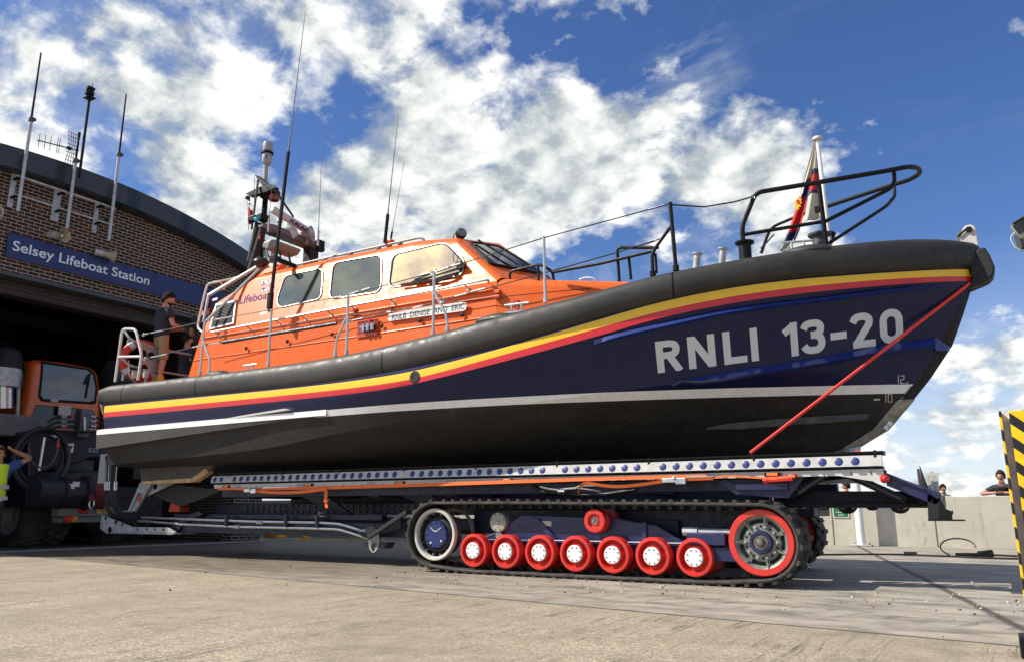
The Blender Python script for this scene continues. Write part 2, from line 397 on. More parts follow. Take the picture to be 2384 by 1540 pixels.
def hazard_mat():
    m, nt, b = nodes('hazard_tape')
    tc = N(nt, 'ShaderNodeTexCoord'); sx = N(nt, 'ShaderNodeSeparateXYZ'); nt.links.new(tc.outputs['Object'], sx.inputs[0])
    s = math_(nt, 'ADD', sx.outputs['Z'], math_(nt, 'MULTIPLY', math_(nt, 'ADD', sx.outputs['X'], sx.outputs['Y']), .9))
    f = math_(nt, 'FRACT', math_(nt, 'MULTIPLY', s, 1/.158))
    g = math_(nt, 'GREATER_THAN', f, .48)
    d = noise(nt, tc.outputs['Object'], 14, 5)
    ye = ramp(nt, d, [(.3, (.74, .46, .004)), (.7, (.86, .56, .01))])
    nt.links.new(mixc(nt, g, (.010, .010, .012), ye), b.inputs['Base Color']); b.inputs['Roughness'].default_value = .35
    return m
hazard = hazard_mat()
# ------------------------------------------------------------------ lettering helpers
def text_mesh(s, bold=0.0):
    cu = bpy.data.curves.new('lettering', 'FONT'); cu.body = s; cu.offset = bold; cu.resolution_u = 4
    o = bpy.data.objects.new('lettering', cu); COL.objects.link(o)
    dg = bpy.context.evaluated_depsgraph_get(); me = bpy.data.meshes.new_from_object(o.evaluated_get(dg))
    vs = [v.co.copy() for v in me.vertices]; fs = [list(p.vertices) for p in me.polygons]
    bpy.data.objects.remove(o); bpy.data.curves.remove(cu); bpy.data.meshes.remove(me)
    x0 = min(v.x for v in vs); x1 = max(v.x for v in vs)
    return [((v.x-x0)/(x1-x0), v.y) for v in vs], fs
def put_text(s, BL, BR, UP, name, mat, parent=None, bold=0.0, cap=.70, lift=None):
    # text from BL to BR on its baseline, UP = vector to cap height
    vs, fs = text_mesh(s, bold); BL = V(BL); BR = V(BR); UP = V(UP)
    l = V(lift) if lift else V((0, 0, 0))
    mb = MB(); mb.add([BL+(BR-BL)*x+UP*(y/cap)+l for x, y in vs], fs)
    return mb.build(name, mat, parent, smooth=0)
# ================================================================== SETTING
g = MB(); g.quad((-300, -60, 0), (300, -60, 0), (300, 24.5, 0), (-300, 24.5, 0))
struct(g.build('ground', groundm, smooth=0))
def sea_mat():
    m, nt, b = nodes('sea_water'); vec = coords(nt); b.inputs['Base Color'].default_value = (.05, .09, .11, 1); b.inputs['Roughness'].default_value = .15
    bump(nt, b, noise(nt, vec, .6, 6), .5, .2); return m
g = MB(); g.quad((-3000, 24.5, -2), (3000, 24.5, -2), (3000, 6000, -2), (-3000, 6000, -2))
struct(g.build('sea', sea_mat(), smooth=0))
g = MB(); g.box2((-16.55, 6.3, .004), (-16.18, 16.5, .03)); g.box2((-16.7, 6.3, .003), (-16.55, 16.5, .012))
struct(g.build('threshold_strip', pm('pale_concrete', (.30, .29, .28), .8, var=.3, vs=6), smooth=0))
# ------------------------------------------------------------------ sun, sky, camera
SUN = V((-.9, -.6, 1.0)).normalized()
sl = bpy.data.lights.new('sun', 'SUN'); sl.energy = 4.6; sl.angle = R(.5); sl.color = (1.0, .93, .82)
so = bpy.data.objects.new('sun', sl); COL.objects.link(so); so.rotation_euler = (-SUN).to_track_quat('-Z', 'Y').to_euler(); so.location = (-20, -20, 30)
w = bpy.data.worlds.new('World'); scene.world = w; w.use_nodes = True
nt = w.node_tree; bg = nt.nodes['Background']
sky = N(nt, 'ShaderNodeTexSky', sky_type='NISHITA'); sky.sun_disc = False
sky.sun_elevation = math.asin(SUN.z); sky.sun_rotation = math.atan2(SUN.x, SUN.y) % (2*math.pi)
sky.air_density = 1.0; sky.dust_density = .6; sky.ozone_density = 2.5; sky.altitude = 10
tc = N(nt, 'ShaderNodeTexCoord'); D = tc.outputs['Generated']
nrm = N(nt, 'ShaderNodeVectorMath', operation='NORMALIZE'); nt.links.new(D, nrm.inputs[0]); D = nrm.outputs[0]
sx = N(nt, 'ShaderNodeSeparateXYZ'); nt.links.new(D, sx.inputs[0]); dz = sx.outputs['Z']
# cloud layer at a constant height: direction projected onto a plane
den = math_(nt, 'ADD', math_(nt, 'MAXIMUM', dz, 0.0), .42)
cb = N(nt, 'ShaderNodeCombineXYZ'); nt.links.new(math_(nt, 'DIVIDE', sx.outputs['X'], den), cb.inputs[0]); nt.links.new(math_(nt, 'DIVIDE', sx.outputs['Y'], den), cb.inputs[1])
cb.inputs[2].default_value = 3.1
UV = cb.outputs[0]
def cnoise(vec, sc, det, ro, dis=0.0, off=(0, 0, 0), st=(1, 1, 1), rz=0):
    mp = N(nt, 'ShaderNodeMapping'); mp.inputs['Location'].default_value = off; mp.inputs['Scale'].default_value = st; mp.inputs['Rotation'].default_value = (0, 0, rz)
    nt.links.new(vec, mp.inputs['Vector'])
    n = N(nt, 'ShaderNodeTexNoise'); n.inputs['Scale'].default_value = sc; n.inputs['Detail'].default_value = det; n.inputs['Roughness'].default_value = ro; n.inputs['Distortion'].default_value = dis
    nt.links.new(mp.outputs[0], n.inputs['Vector']); return n.outputs['Fac']
def bumps(lst):
    acc = None
    for px, py, rad, wt in lst:
        d = ray(px, py).normalized()
        dp = N(nt, 'ShaderNodeVectorMath', operation='DOT_PRODUCT'); nt.links.new(D, dp.inputs[0]); dp.inputs[1].default_value = tuple(d)
        c = math.cos(math.atan(rad/FPX))
        s_ = N(nt, 'ShaderNodeMapRange', interpolation_type='SMOOTHERSTEP'); nt.links.new(dp.outputs['Value'], s_.inputs['Value'])
        s_.inputs['From Min'].default_value = c; s_.inputs['From Max'].default_value = 1; s_.inputs['To Min'].default_value = 0; s_.inputs['To Max'].default_value = wt
        acc = s_.outputs[0] if acc is None else math_(nt, 'ADD', acc, s_.outputs[0])
    return acc
COVER = [(1200, 330, 330, .20), (1380, 420, 260, .20), (1000, 560, 360, .22), (900, 280, 260, .14), (520, 330, 330, .15), (120, 470, 380, .20), (330, 560, 300, .2), (90, 120, 330, .17), (760, 110, 330, .12), (1020, 60, 250, .12), (1290, 90, 260, .10),
         (1100, 190, 90, -.22), (1180, 60, 120, -.12), (1450, 190, 110, -.14), (950, 250, 80, -.14), (520, 130, 90, -.16), (250, 330, 100, -.12), (700, 330, 80, -.12), (1330, 360, 190, .20), (1050, 520, 260, .16), (1620, 280, 260, .16), (1760, 330, 170, .12), (1560, 520, 240, .12), (1960, 380, 200, .05), (2200, 330, 260, -.25), (2300, 560, 200, -.2), (2050, 560, 300, .07), (2250, 900, 330, .10), (2350, 1080, 360, .12), (1700, 560, 280, .10), (1880, 420, 240, .08), (600, 560, 260, .12),
         (2330, 140, 560, -.36), (1980, 70, 300, -.18), (1480, 110, 130, -.08), (380, 230, 150, -.09), (560, 110, 120, -.10), (870, 290, 90, -.05), (1050, 190, 130, -.08), (760, 250, 120, -.05), (1760, 180, 200, -.06), (2200, 700, 160, -.08), (1420, 560, 110, -.07), (300, 390, 90, -.06)]
cover = bumps(COVER)
n1 = cnoise(UV, 6.2, 15, .57, .10)
n2 = cnoise(UV, 6.2, 7, .58, .12, off=(.028, .019, .01))
n3 = cnoise(UV, 13, 10, .62, .4)
wis = cnoise(UV, 1.7, 12, .66, .6, off=(4, 2, 0), st=(.75, 2.3, 1), rz=R(28))
dens = math_(nt, 'ADD', math_(nt, 'ADD', n1, math_(nt, 'MULTIPLY', cover, .36)), math_(nt, 'MULTIPLY_ADD', n3, .27, -.135))
a = maprange(nt, dens, .497, .625, 0, 1)
thick = maprange(nt, dens, .60, .85, 0, 1)
wa = math_(nt, 'MULTIPLY', maprange(nt, wis, .50, .78, 0, .62), maprange(nt, cover, -.12, .06, .10, 1))
alpha = math_(nt, 'MAXIMUM', a, wa)
lit = maprange(nt, math_(nt, 'ADD', math_(nt, 'SUBTRACT', n1, n2), math_(nt, 'MULTIPLY_ADD', n3, .34, -.17)), -.095, .125, 0, 1)
ccol = mixc(nt, lit, (3.7, 4.2, 4.6), (10.8, 10.8, 10.2))
ccol = mixc(nt, math_(nt, 'MULTIPLY', thick, math_(nt, 'MULTIPLY_ADD', n3, 1.2, -.35)), ccol, (5.6, 6.0, 5.8))
dp = N(nt, 'ShaderNodeVectorMath', operation='DOT_PRODUCT'); nt.links.new(D, dp.inputs[0]); dp.inputs[1].default_value = tuple(SUN)
glow = maprange(nt, dp.outputs['Value'], math.cos(R(24)), 1, 0, 1)
glow = math_(nt, 'POWER', glow, 2.0)
ccol = mixc(nt, glow, ccol, (26.0, 23.0, 17.0))
# clear sky: deeper and more saturated, paler near the horizon
hs = N(nt, 'ShaderNodeHueSaturation'); hs.inputs['Saturation'].default_value = 1.16; hs.inputs['Value'].default_value = .92; nt.links.new(sky.outputs[0], hs.inputs['Color'])
blue = mixc(nt, .55, hs.outputs[0], (.80, .88, 1.35), 'MULTIPLY')
hz = maprange(nt, dz, .0, .30, .85, 0)
blue = mixc(nt, math_(nt, 'MULTIPLY', math_(nt, 'POWER', hz, 1.5), .95), blue, (8.2, 9.0, 9.6))
col = mixc(nt, alpha, blue, ccol)
nt.links.new(col, bg.inputs['Color']); bg.inputs['Strength'].default_value = .082
cd = bpy.data.cameras.new('camera'); cam = bpy.data.objects.new('camera', cd); COL.objects.link(cam); scene.camera = cam
cam.location = CAM; cam.rotation_euler = (R(90)+PIT, 0, YAW); cd.sensor_width = 36; cd.lens = FPX/2384*36; cd.clip_end = 9000; cd.clip_start = .05
vs_ = scene.view_settings; vs_.view_transform = 'Standard'; vs_.look = 'None'; vs_.exposure = 0.55; vs_.gamma = 1; vs_.use_curve_mapping = False
# ================================================================== BOATHOUSE
FX = -16.5
def arc(y): return 7.96-.0288*(y-8.9)**2 if y < 8.9 else 7.96-.0305*(y-8.9)**2
YA, YB, DA, DB = 6.72, 14.6, 6.98, 13.7
bh = thing('boathouse', 'dark brick boathouse with curved grey roof and wide open doorway', 'building', (FX, 9.9, 0))
m = MB()
ys = [YA+(YB-YA)*i/24 for i in range(25)]
top = [(FX, y, arc(y)-.30) for y in ys]
m.prism([(FX, YA, 5.44)]+[(FX, YB, 5.44)]+top[::-1], (-.35, 0, 0))
m.prism([(FX, YA, 0), (FX, DA, 0), (FX, DA, 5.44), (FX, YA, 5.44)], (-.35, 0, 0))
m.prism([(FX, DB, 0), (FX, YB, 0), (FX, YB, 5.44), (FX, DB, 5.44)], (-.35, 0, 0))
m.box2((FX-.35, YA, 0), (FX-22, YA+.25, arc(YA)-.06)); m.box2((FX-.35, YB-.35, 0), (FX-22, YB, arc(YB)-.06)); m.box2((FX-22, YA, 0), (FX-22.3, YB, 8.3))
m.build('brick_wall', brick, bh, smooth=0)
m = MB()   # fascia along the curved verge and the roof sheet behind it
ys2 = [YA-.06+(YB-YA+.4)*i/30 for i in range(31)]
for i in range(30):
    a_, b_ = ys2[i], ys2[i+1]
    m.prism([(FX+.34, a_, arc(a_)-.44), (FX+.34, b_, arc(b_)-.44), (FX+.34, b_, arc(b_)), (FX+.34, a_, arc(a_))], (-.05, 0, 0))
    m.prism([(FX+.29, a_, arc(a_)-.46), (FX+.29, b_, arc(b_)-.46), (FX+.29, b_, arc(b_)-.40), (FX+.29, a_, arc(a_)-.40)], (-.5, 0, 0))
m.build('fascia', pm('slate_fascia', (.028, .036, .05), .45, var=.15), bh, smooth=20, merge=True)
m = MB()
m.grid([[(x, y, arc(y)-.02) for y in ys2] for x in (FX+.30, FX-22.3)])
m.build('roof', pm('roof_sheet', (.05, .055, .065), .5, var=.2), bh, smooth=30)
m = MB(); m.box2((FX+.02, DA-.2, 5.35), (FX-.30, DB+.2, 5.435)); m.build('lintel', pm('lintel_steel', (.05, .06, .07), .5, var=.2), bh, smooth=0, bevel=.01)
m = MB(); m.box2((FX-.36, DA, 5.07), (FX-.75, DB, 5.43))
for i in range(4): m.box2((FX-.34, DA, 5.10+i*.085), (FX-.36, DB, 5.165+i*.085))
m.build('shutter_box', pm('shutter_box_grey', (.035, .03, .028), .6, var=.3), bh, smooth=0)
m = MB()   # dim structure inside: portal frames, lining rails
for x in (-19, -23, -27, -31):
    for y in (YA+.28, DB+.2): m.box2((x, y, 0), (x-.25, y+.25, 6.2))
    m.bar((x-.1, YA+.4, 6.0), (x-.1, YB-.4, 6.0), .25, .3)
for z in (1.5, 3.0, 4.5): m.box2((FX-.5, YB-.45, z), (FX-21.5, YB-.37, z+.12))
m.build('portal_frame', pm('inside_steel', (.06, .06, .065), .7, var=.3), bh, smooth=0)
# name board on the facade
m = MB(); m.box2((FX+.075, 7.60, 5.70), (FX+.02, 10.87, 6.21)); m.box2((FX+.073, 10.875, 5.70), (FX+.02, 13.3, 6.21))
sg = thing('station_sign', 'long dark blue name board with white lettering above the boathouse doorway', 'sign', (FX, 10.2, 5.7))
m.build('sign_board', blue_s, sg, smooth=0, bevel=.006)
put_text('Selsey Lifeboat Station', PX(28.5, 582, FX+.08), PX(347, 664, FX+.08), (0, 0, .205), 'lettering', white_sl, sg, bold=.012)
# three antenna masts, clamps, aerial
def mast(y, zb, zt, label, split, thin=.017):
    xx = FX+.44; y *= .9914; zb, zt, split = [.8+(q-.8)*.9914 for q in (zb, zt, split)]
    o = thing('antenna_mast', label, 'mast', (xx, y, zb), 0, 'masts on the boathouse facade')
    MB().tube([(xx, y, zb), (xx, y, split)], .034, 12).build('lower_pole', galv, o)
    MB().tube([(xx, y, split-.02), (xx, y, split+.45), (xx, y, zt)], [.024, .022, thin], 10).build('whip_aerial', black, o)
    k = MB(); k.tube([(xx, y, split-.06), (xx, y, split+.04)], .05, 12); k.box((xx+.03, y+.05, split), (.05, .05, .06)); k.build('pole_clamp', greyd, o, bevel=.005)
    return o
mast(7.60, 6.61, 10.14, 'tall whip aerial on a pole, leftmost above the sign', 8.62)
mm = mast(8.60, 6.56, 8.75, 'centre pole on the boathouse carrying a camera and a television style aerial', 8.10, .034)
mast(9.535, 6.56, 10.11, 'tall whip aerial on a pole, right of the camera pole', 8.62)
m = MB(); m.tube([(FX+.48, 8.62, 7.67), (FX+.48, 8.62, 9.55)], .03, 10); m.build('camera_pole', black, mm)
m = MB(); c = V((FX+.48, 8.62, 9.64)); m.sphere(c, .10, 12, sc=(1, .9, .9)); m.box(c+V((0, 0, .12)), (.1, .16, .06)); m.tube([c+V((0, .02, .1)), c+V((0, .03, .26))], .012, 6); m.box(c+V((.05, -.1, -.02)), (.08, .06, .12)); m.box(c+V((0, 0, -.11)), (.2, .18, .03))
m.build('camera_head', black, mm, bevel=.01)
m = MB(); a_ = PX(88, 327, FX+.46); b_ = PX(183, 351, FX+.46); m.tube([a_, b_], .013, 6)
for t in (.03, .17, .30, .47, .52): p = a_.lerp(b_, t); m.tube([p+V((0, 0, -.17)), p+V((0, 0, .17))], .006, 5)
for s_ in (-1, 1):   # corner reflector
    p = a_.lerp(b_, .78); q = p+V((0, .0, .36*s_)); 
    for k in range(5): o_ = V((.0, -.07+.035*k*1.6, 0)); m.tube([p+o_*.6+V((0, .03, 0)), q+o_], .006, 5)
    for k in range(4): t = (k+1)/4; m.tube([p.lerp(q, t)+V((0, -.07, 0)), p.lerp(q, t)+V((0, .15, 0))], .006, 5)
m.box(a_.lerp(b_, .76), (.05, .09, .06)); m.build('directional_aerial', black, mm)
# bracket frame the masts hang on
fr = thing('mounting_frame', 'galvanised bracket plates and two long pipes holding the masts', 'bracket', (FX, 8.5, 6.7))
for y, w_ in ((7.56, .10), (8.46, .16), (9.33, .10)):
    MB().box((FX+.025, y, 7.10), (.04, w_, .74)).build('bracket_plate', galv, fr, bevel=.006)
    for z in (7.33, 6.94): k = MB(); k.bar((FX+.03, y, z), (FX+.43, y+.04, z+.03), .045, .045); k.build('bracket_arm', black, fr, bevel=.004)
for z in (7.36, 6.97): MB().tube([(FX+.37, 7.46, z-.05), (FX+.37, 9.56, z-.05)], .022, 8).build('cross_pipe', galv, fr)
# horn loudspeakers
def horn(p, d, label):
    p = V(p); d = V(d).normalized(); o = thing('horn_loudspeaker', label, 'loudspeaker', p, 0, 'loudspeakers on the facade')
    MB().lathe([(.035, -.26), (.075, -.25), (.075, -.08), (.045, -.07)], p, d, 20).build('driver_case', galv, o)
    MB().lathe([(.05, -.12), (.06, -.02), (.085, .07), (.14, .15), (.145, .16), (.135, .155), (.08, .07), (.05, -.02), (.0, -.03)], p, d, 28).build('horn_bell', pm('horn_beige', (.36, .34, .25), .6), o)
    MB().sphere(p+d*.07, .032, 10).build('horn_plug', white, o)
    k = MB(); k.bar(p-d*.1, p-d*.1+V((-.2, 0, .02)), .03, .05); k.build('bracket', galv, o, bevel=.004)
horn((FX+.22, 7.27, 6.47), (.8, -.55, -.05), 'round horn loudspeaker at the left end, mouth toward the camera')
horn((FX+.22, 8.50, 6.39), (.85, .25, -.12), 'horn loudspeaker below the centre camera pole')
horn((FX+.22, 9.58, 6.27), (.30, .95, -.06), 'horn loudspeaker pointing right, below the right aerial')
o = thing('wind_sensor', 'tiny mushroom topped sensor on the roof behind the fascia', 'sensor', (FX-1.2, 9.6, 7.9))
k = MB(); k.tube([(FX-1.2, 9.6, 7.85), (FX-1.2, 9.6, 8.42)], .03, 8); k.lathe([(0, .08), (.06, .06), (.085, 0), (.04, -.02)], (FX-1.2, 9.6, 8.42), (0, 0, 1), 14); k.tube([(FX-1.2, 9.48, 8.15), (FX-1.2, 9.66, 8.15)], .012, 6); k.build('sensor_body', greyd, o)
# ================================================================== SEA WALL AND THINGS NEAR IT
wa_ = thing('sea_wall', 'low pale cast concrete wall along the back of the yard', 'wall', (0, 20.2, 0), R(6))
m = MB(); m.box2((-40, 0, -.2), (40, .32, 1.085)); o = m.build('wall_body', concrete_w, wa_, local=True, smooth=0, bevel=.02)
m = MB()
for x in (-3.45, -1.35, 1.1, 3.6, -6.2, -9): m.box2((x, -.006, 0), (x+.02, -.001, 1.07))
m.build('wall_joint', pm('wall_joint_dark', (.12, .11, .09), .9), wa_, local=True, smooth=0)
wd = V((math.cos(R(6)), math.sin(R(6)), 0)); wn = V((math.sin(R(6)), -math.cos(R(6)), 0))
def on_wall(px, py, off): # hit the wall's front face
    n_ = wn; r = ray(px, py); t = ((V((0, 20.2, 0))+n_*off-CAM).dot(n_))/r.dot(n_); return CAM+r*t
o = thing('white_post', 'white round post standing on a flat base plate before the sea wall', 'post', V((-2.81, 19.62, 0)))
p = WL[o.name]
MB().tube([p, p+V((0, 0, 3.2))], .09, 24).build('pole', white, o); MB().box(p+V((0, 0, .02)), (.44, .34, .04)).build('base_plate', galv, o, bevel=.008)
for k in range(4): MB().cyl(p+V((.15*(1 if k % 2 else -1), .11*(1 if k > 1 else -1), .03)), p+V((.15*(1 if k % 2 else -1), .11*(1 if k > 1 else -1), .08)), .02, n=6).build('bolt', galv, o)
a_ = on_wall(1940, 1203, .02); b_ = on_wall(1977, 1203.5, .02); up = V((0, 0, .56))
o = thing('assembly_sign', 'green fire assembly point sign on the sea wall', 'sign', a_)
MB().prism([a_, b_, b_+up, a_+up], -wn*.015).build('sign_border', white, o, smooth=0)
i_ = wd*.018; u_ = V((0, 0, .018)); f_ = wn*.004
MB().quad(a_+i_+u_+f_, b_-i_+u_+f_, b_-i_+up-u_+f_, a_+i_+up-u_+f_).build('sign_face', pm('sign_green', (.01, .16, .07), .5), o, smooth=0)
for s_, zz, k0, k1 in (('Fire', .165, .36, .62), ('assembly', .105, .20, .80), ('point', .045, .33, .67)): put_text(s_, a_.lerp(b_, k0)+V((0, 0, zz))+wn*.008, a_.lerp(b_, k1)+V((0, 0, zz))+wn*.008, (0, 0, .036), 'lettering', white, o, bold=.01)
q = a_.lerp(b_, .22)+V((0, 0, .30))+wn*.008
MB().prism([q, q+wd*.016+V((0, 0, -.016)), q+wd*.07+V((0, 0, .04)), q+wd*.054+V((0, 0, .056))], wn*.002).add([q+wd*.02+V((0, 0, .085)), q+wd*.095+V((0, 0, .085)), q+wd*.095+V((0, 0, .01))], [[0, 1, 2]]).build('arrow', white, o, smooth=0)
# yellow notice seen under the carriage end
a_ = PY(1893, 1138, 23); b_ = PY(1927, 1137, 23); o = thing('yellow_notice', 'small yellow safety notice board glimpsed under the carriage', 'sign', V((a_.x, 23, 0)))
MB().prism([a_, b_, b_+V((0, 0, .30)), a_+V((0, 0, .30))], (0, .02, 0)).build('notice_face', plate, o, smooth=0)
MB().prism([a_+V((-.06, .025, -.05)), b_+V((.06, .025, -.05)), b_+V((.06, .025, .38)), a_+V((-.06, .025, .38))], (0, .03, 0)).build('notice_back', pm('brown_timber', (.08, .05, .03), .8), o, smooth=0)
put_text('safety', a_+V((.08, -.004, .2)), b_+V((-.05, -.004, .2)), (0, 0, .06), 'lettering', black_l, o); put_text('beach', a_+V((.12, -.004, .06)), b_+V((-.1, -.004, .06)), (0, 0, .06), 'lettering', black_l, o)
m = MB(); m.box2((a_.x, 23.06, 0), (a_.x+.08, 23.12, a_.z+.3)); m.build('post', pm('brown_timber', (.08, .05, .03), .8), o, smooth=0)
# triangular warning sign seen nearly edge on, and the pale information board beyond the wall
p = PY(2146, 1160, 22.2); o = thing('warning_sign', 'dark triangular warning sign on a thin pole beyond the wall', 'sign', V((p.x, 22.2, 0)))
MB().tube([V((p.x, 22.2, 0)), V((p.x-.01, 22.2, 1.78))], .03, 10).build('pole', pm('rusty_pole', (.10, .055, .045), .7), o)
t0 = V((p.x+.02, 22.16, 1.30)); d_ = V((.42, .85, 0)).normalized()
MB().prism([t0, t0+d_*.30, t0+d_*.02+V((0, 0, .56))], d_.cross(V((0, 0, 1)))*.015).build('sign_plate', greyd, o, smooth=0)
a_ = PY(2162, 1160, 22.4); b_ = PY(2190, 1158, 22.4); o = thing('information_board', 'pale printed information board standing beyond the sea wall', 'sign', V((a_.x, 22.4, 0)))
MB().prism([V((a_.x, 22.4, .95)), V((b_.x, 22.4, .95)), V((b_.x, 22.4, 1.68)), V((a_.x, 22.4, 1.68))], (0, .03, 0)).build('board', pm('faded_board', (.55, .55, .50), .5), o, smooth=0)
m = MB()
for i in range(11):
    z = 1.60-.045*i
    for x0, x1 in ((.02, .10), (.13, .21)): m.box2((a_.x+x0, 22.397, z), (a_.x+x1-.02*((i*7) % 3)/2, 22.399, z+.012))
m.build('print_lines', pm('grey_print', (.25, .27, .27), .6), o, smooth=0)
MB().box2((a_.x+.10, 22.45, 0), (a_.x+.16, 22.5, 1.72)).build('post', galv, o, smooth=0)
# striped column on the right: an H section with hazard tape on both flanges
o = thing('striped_column', 'steel column wrapped in yellow and black hazard tape at right edge', 'post', (.12, 6.3, 0))
ct = 1.443
MB().box2((.040, 6.22, 0), (.056, 6.40, ct)).build('left_flange', hazard, o, smooth=0, bevel=.003)
MB().box2((.056, 6.302, 0), (.098, 6.312, ct)).build('web', pm('lilac_grey_paint', (.62, .59, .64), .5), o, smooth=0)
m = MB(); m.box2((.098, 6.22, 0), (.20, 6.38, ct)); m.build('right_flange', hazard, o, smooth=0, bevel=.004)
MB().box2((.20, 6.21, 0), (.34, 6.38, ct-.005)).build('steel_face', galv, o, smooth=0, bevel=.004)
o = thing('black_framed_box', 'corner of a small black framed box on the ground beside the striped column', 'box', (.10, 5.4, 0))
a_ = PY(2371, 1481, 5.4); m = MB(); m.box2((a_.x, 5.4, 0), (a_.x+.3, 5.6, a_.z)); m.build('box_frame', black, o, smooth=0, bevel=.01)
MB().box2((a_.x+.025, 5.39, a_.z-.13), (a_.x+.27, 5.399, a_.z-.015)).build('box_panel', pm('box_glass', (.30, .32, .28), .3), o, smooth=0)
# floodlight at the right edge
o = thing('floodlight', 'grey floodlight bracketed on a pole, cut off by the right edge', 'lamp', (.75, 9, 0))
MB().tube([(.75, 9.06, 0), (.75, 9.06, 3.7)], .05, 12).build('pole', galv, o)
c = PY(2387, 530, 9); rm = Matrix.Rotation(R(-25), 3, 'Y') @ Matrix.Rotation(R(10), 3, 'X')
MB().box(c, (.20, .12, .16), rot=rm).build('lamp_body', greyp, o, bevel=.012)
MB().box(c+V((-.02, -.065, .0)), (.15, .012, .11), rot=rm).build('lamp_glass', glass_dark, o, smooth=0)
MB().box(c+V((0, -.05, .09)), (.23, .24, .012), rot=rm).build('hood', greyd, o, bevel=.004)
m = MB(); m.bar(c+V((-.07, 0, -.06)), c+V((-.05, .03, -.2)), .05, .07); m.bar(c+V((-.06, .03, -.2)), (.75, 9.06, c.z-.2), .03, .05); m.build('bracket', greyd, o, bevel=.004)
m = MB(); m.tube(fillet([c+V((-.08, 0, -.02)), c+V((-.14, 0, -.08)), c+V((-.11, 0, -.2)), c+V((0, .02, -.24))], .06), .006, 6); m.build('cable', offwhite, o)
# pressure washer lance and hose
o = thing('pressure_washer_lance', 'black pressure washer lance with trigger lying on the far concrete', 'lance', PZ(2240, 1294))
a_ = PZ(2225, 1295)+V((0, 0, .035)); b_ = PZ(2330, 1297)+V((0, 0, .045)); 
m = MB(); m.tube([a_, a_.lerp(b_, .6)], .035, 8); m.build('grip', black, o)
m = MB(); m.bar(a_.lerp(b_, .5), a_.lerp(b_, .85)+V((0, 0, .03)), .09, .12); m.build('trigger_body', black, o, bevel=.02)
MB().tube([a_.lerp(b_, .8), PZ(2420, 1300)+V((0, 0, .03))], .018, 6).build('lance_tube', hose_b, o)
o = MB(); pts = [PZ(1905, 1292), PZ(1990, 1291), PZ(2060, 1291), PZ(2120, 1292), PZ(2180, 1295), PZ(2225, 1296), PZ(2300, 1300), PZ(2420, 1303)]
o.tube([p+V((0, 0, .015)) for p in fillet(pts, .5)], .017, 6)
c0 = PZ(2300, 1293); o.tube([c0+V((-.45-.28*math.cos(t)*1.0+.0, .0, .14+.15*math.sin(t)))+V((.0, .1*math.sin(t), 0)) for t in [R(x) for x in range(-60, 200, 20)]], .014, 6)
o.tube([PZ(2105, 1292)+V((0, 0, .03)), PZ(2135, 1292.5)+V((0, 0, .03))], .04, 8)
tag(origin(o.build('black_hose', hose_b), PZ(2000, 1291)), 'thin black hose running from the carriage along the far concrete', 'hose')
m = MB()
rr = random.Random(3)
for i in range(520):
    if i < 330: x = rr.uniform(-7, 0.1); y = rr.gauss(8.0+.1*rr.random(), .55)
    else: x = rr.uniform(-13, .3); y = rr.uniform(5.0, 16)
    s_ = rr.choice([.004, .005, .006, .007, .009, .013])*rr.uniform(.7, 1.3)
    m.sphere((x, y, s_*.4), s_, 6, mi=rr.choice([0, 0, 1, 2]), sc=(1, rr.uniform(.7, 1.2), .7))
ob = m.build('loose_pebbles', [pm('pale_pebble', (.55, .50, .42), .8), pm('dark_pebble', (.06, .055, .05), .8), pm('brown_pebble', (.30, .17, .07), .8)], smooth=60)
ob['kind'] = 'stuff'; tag(ob, 'loose pebbles and grit scattered over the concrete', 'pebbles')
# ================================================================== CARRIAGE
YT = 8.65            # outer face of the near crawler
cg = thing('launch_carriage', 'dark blue tracked launching carriage with red wheels carrying the lifeboat', 'carriage', (-5, 10.4, 0))
def side_pt(px, py, Y): p = PY(px, py, Y); return p
# --- crawler belts
SPX, SPZ, SPR = -6.50, .478, .385; IDX, IDZ, IDR = -2.23, .462, .368
def belt_path(n=26):
    pts = []
    for i in range(n+1): t = R(90)+math.pi*i/n; pts.append((SPX+SPR*math.cos(t), SPZ+SPR*math.sin(t)))
    zb0 = SPZ-SPR
    low = [(-6.1, .062), (-5.87, .052), (-2.96, .052), (-2.6, .062)]
    pts += low
    for i in range(n+1): t = R(-88)+R(178)*i/n; pts.append((IDX+IDR*math.cos(t), IDZ+IDR*math.sin(t)))
    pts += [(-3.2, .845), (-4.2, .850), (-5.4, .862)]
    # resample by arc length
    P_ = [V((a, 0, b)) for a, b in pts]; P_.append(P_[0]); out = []; step = .0712
    L = [0]
    for i in range(len(P_)-1): L.append(L[-1]+(P_[i+1]-P_[i]).length)
    tot = L[-1]; k = int(round(tot/step)); j = 0
    for i in range(k):
        s_ = tot*i/k
        while L[j+1] < s_: j += 1
        out.append(P_[j].lerp(P_[j+1], (s_-L[j])/max(1e-9, L[j+1]-L[j])))
    return out
BP = belt_path()
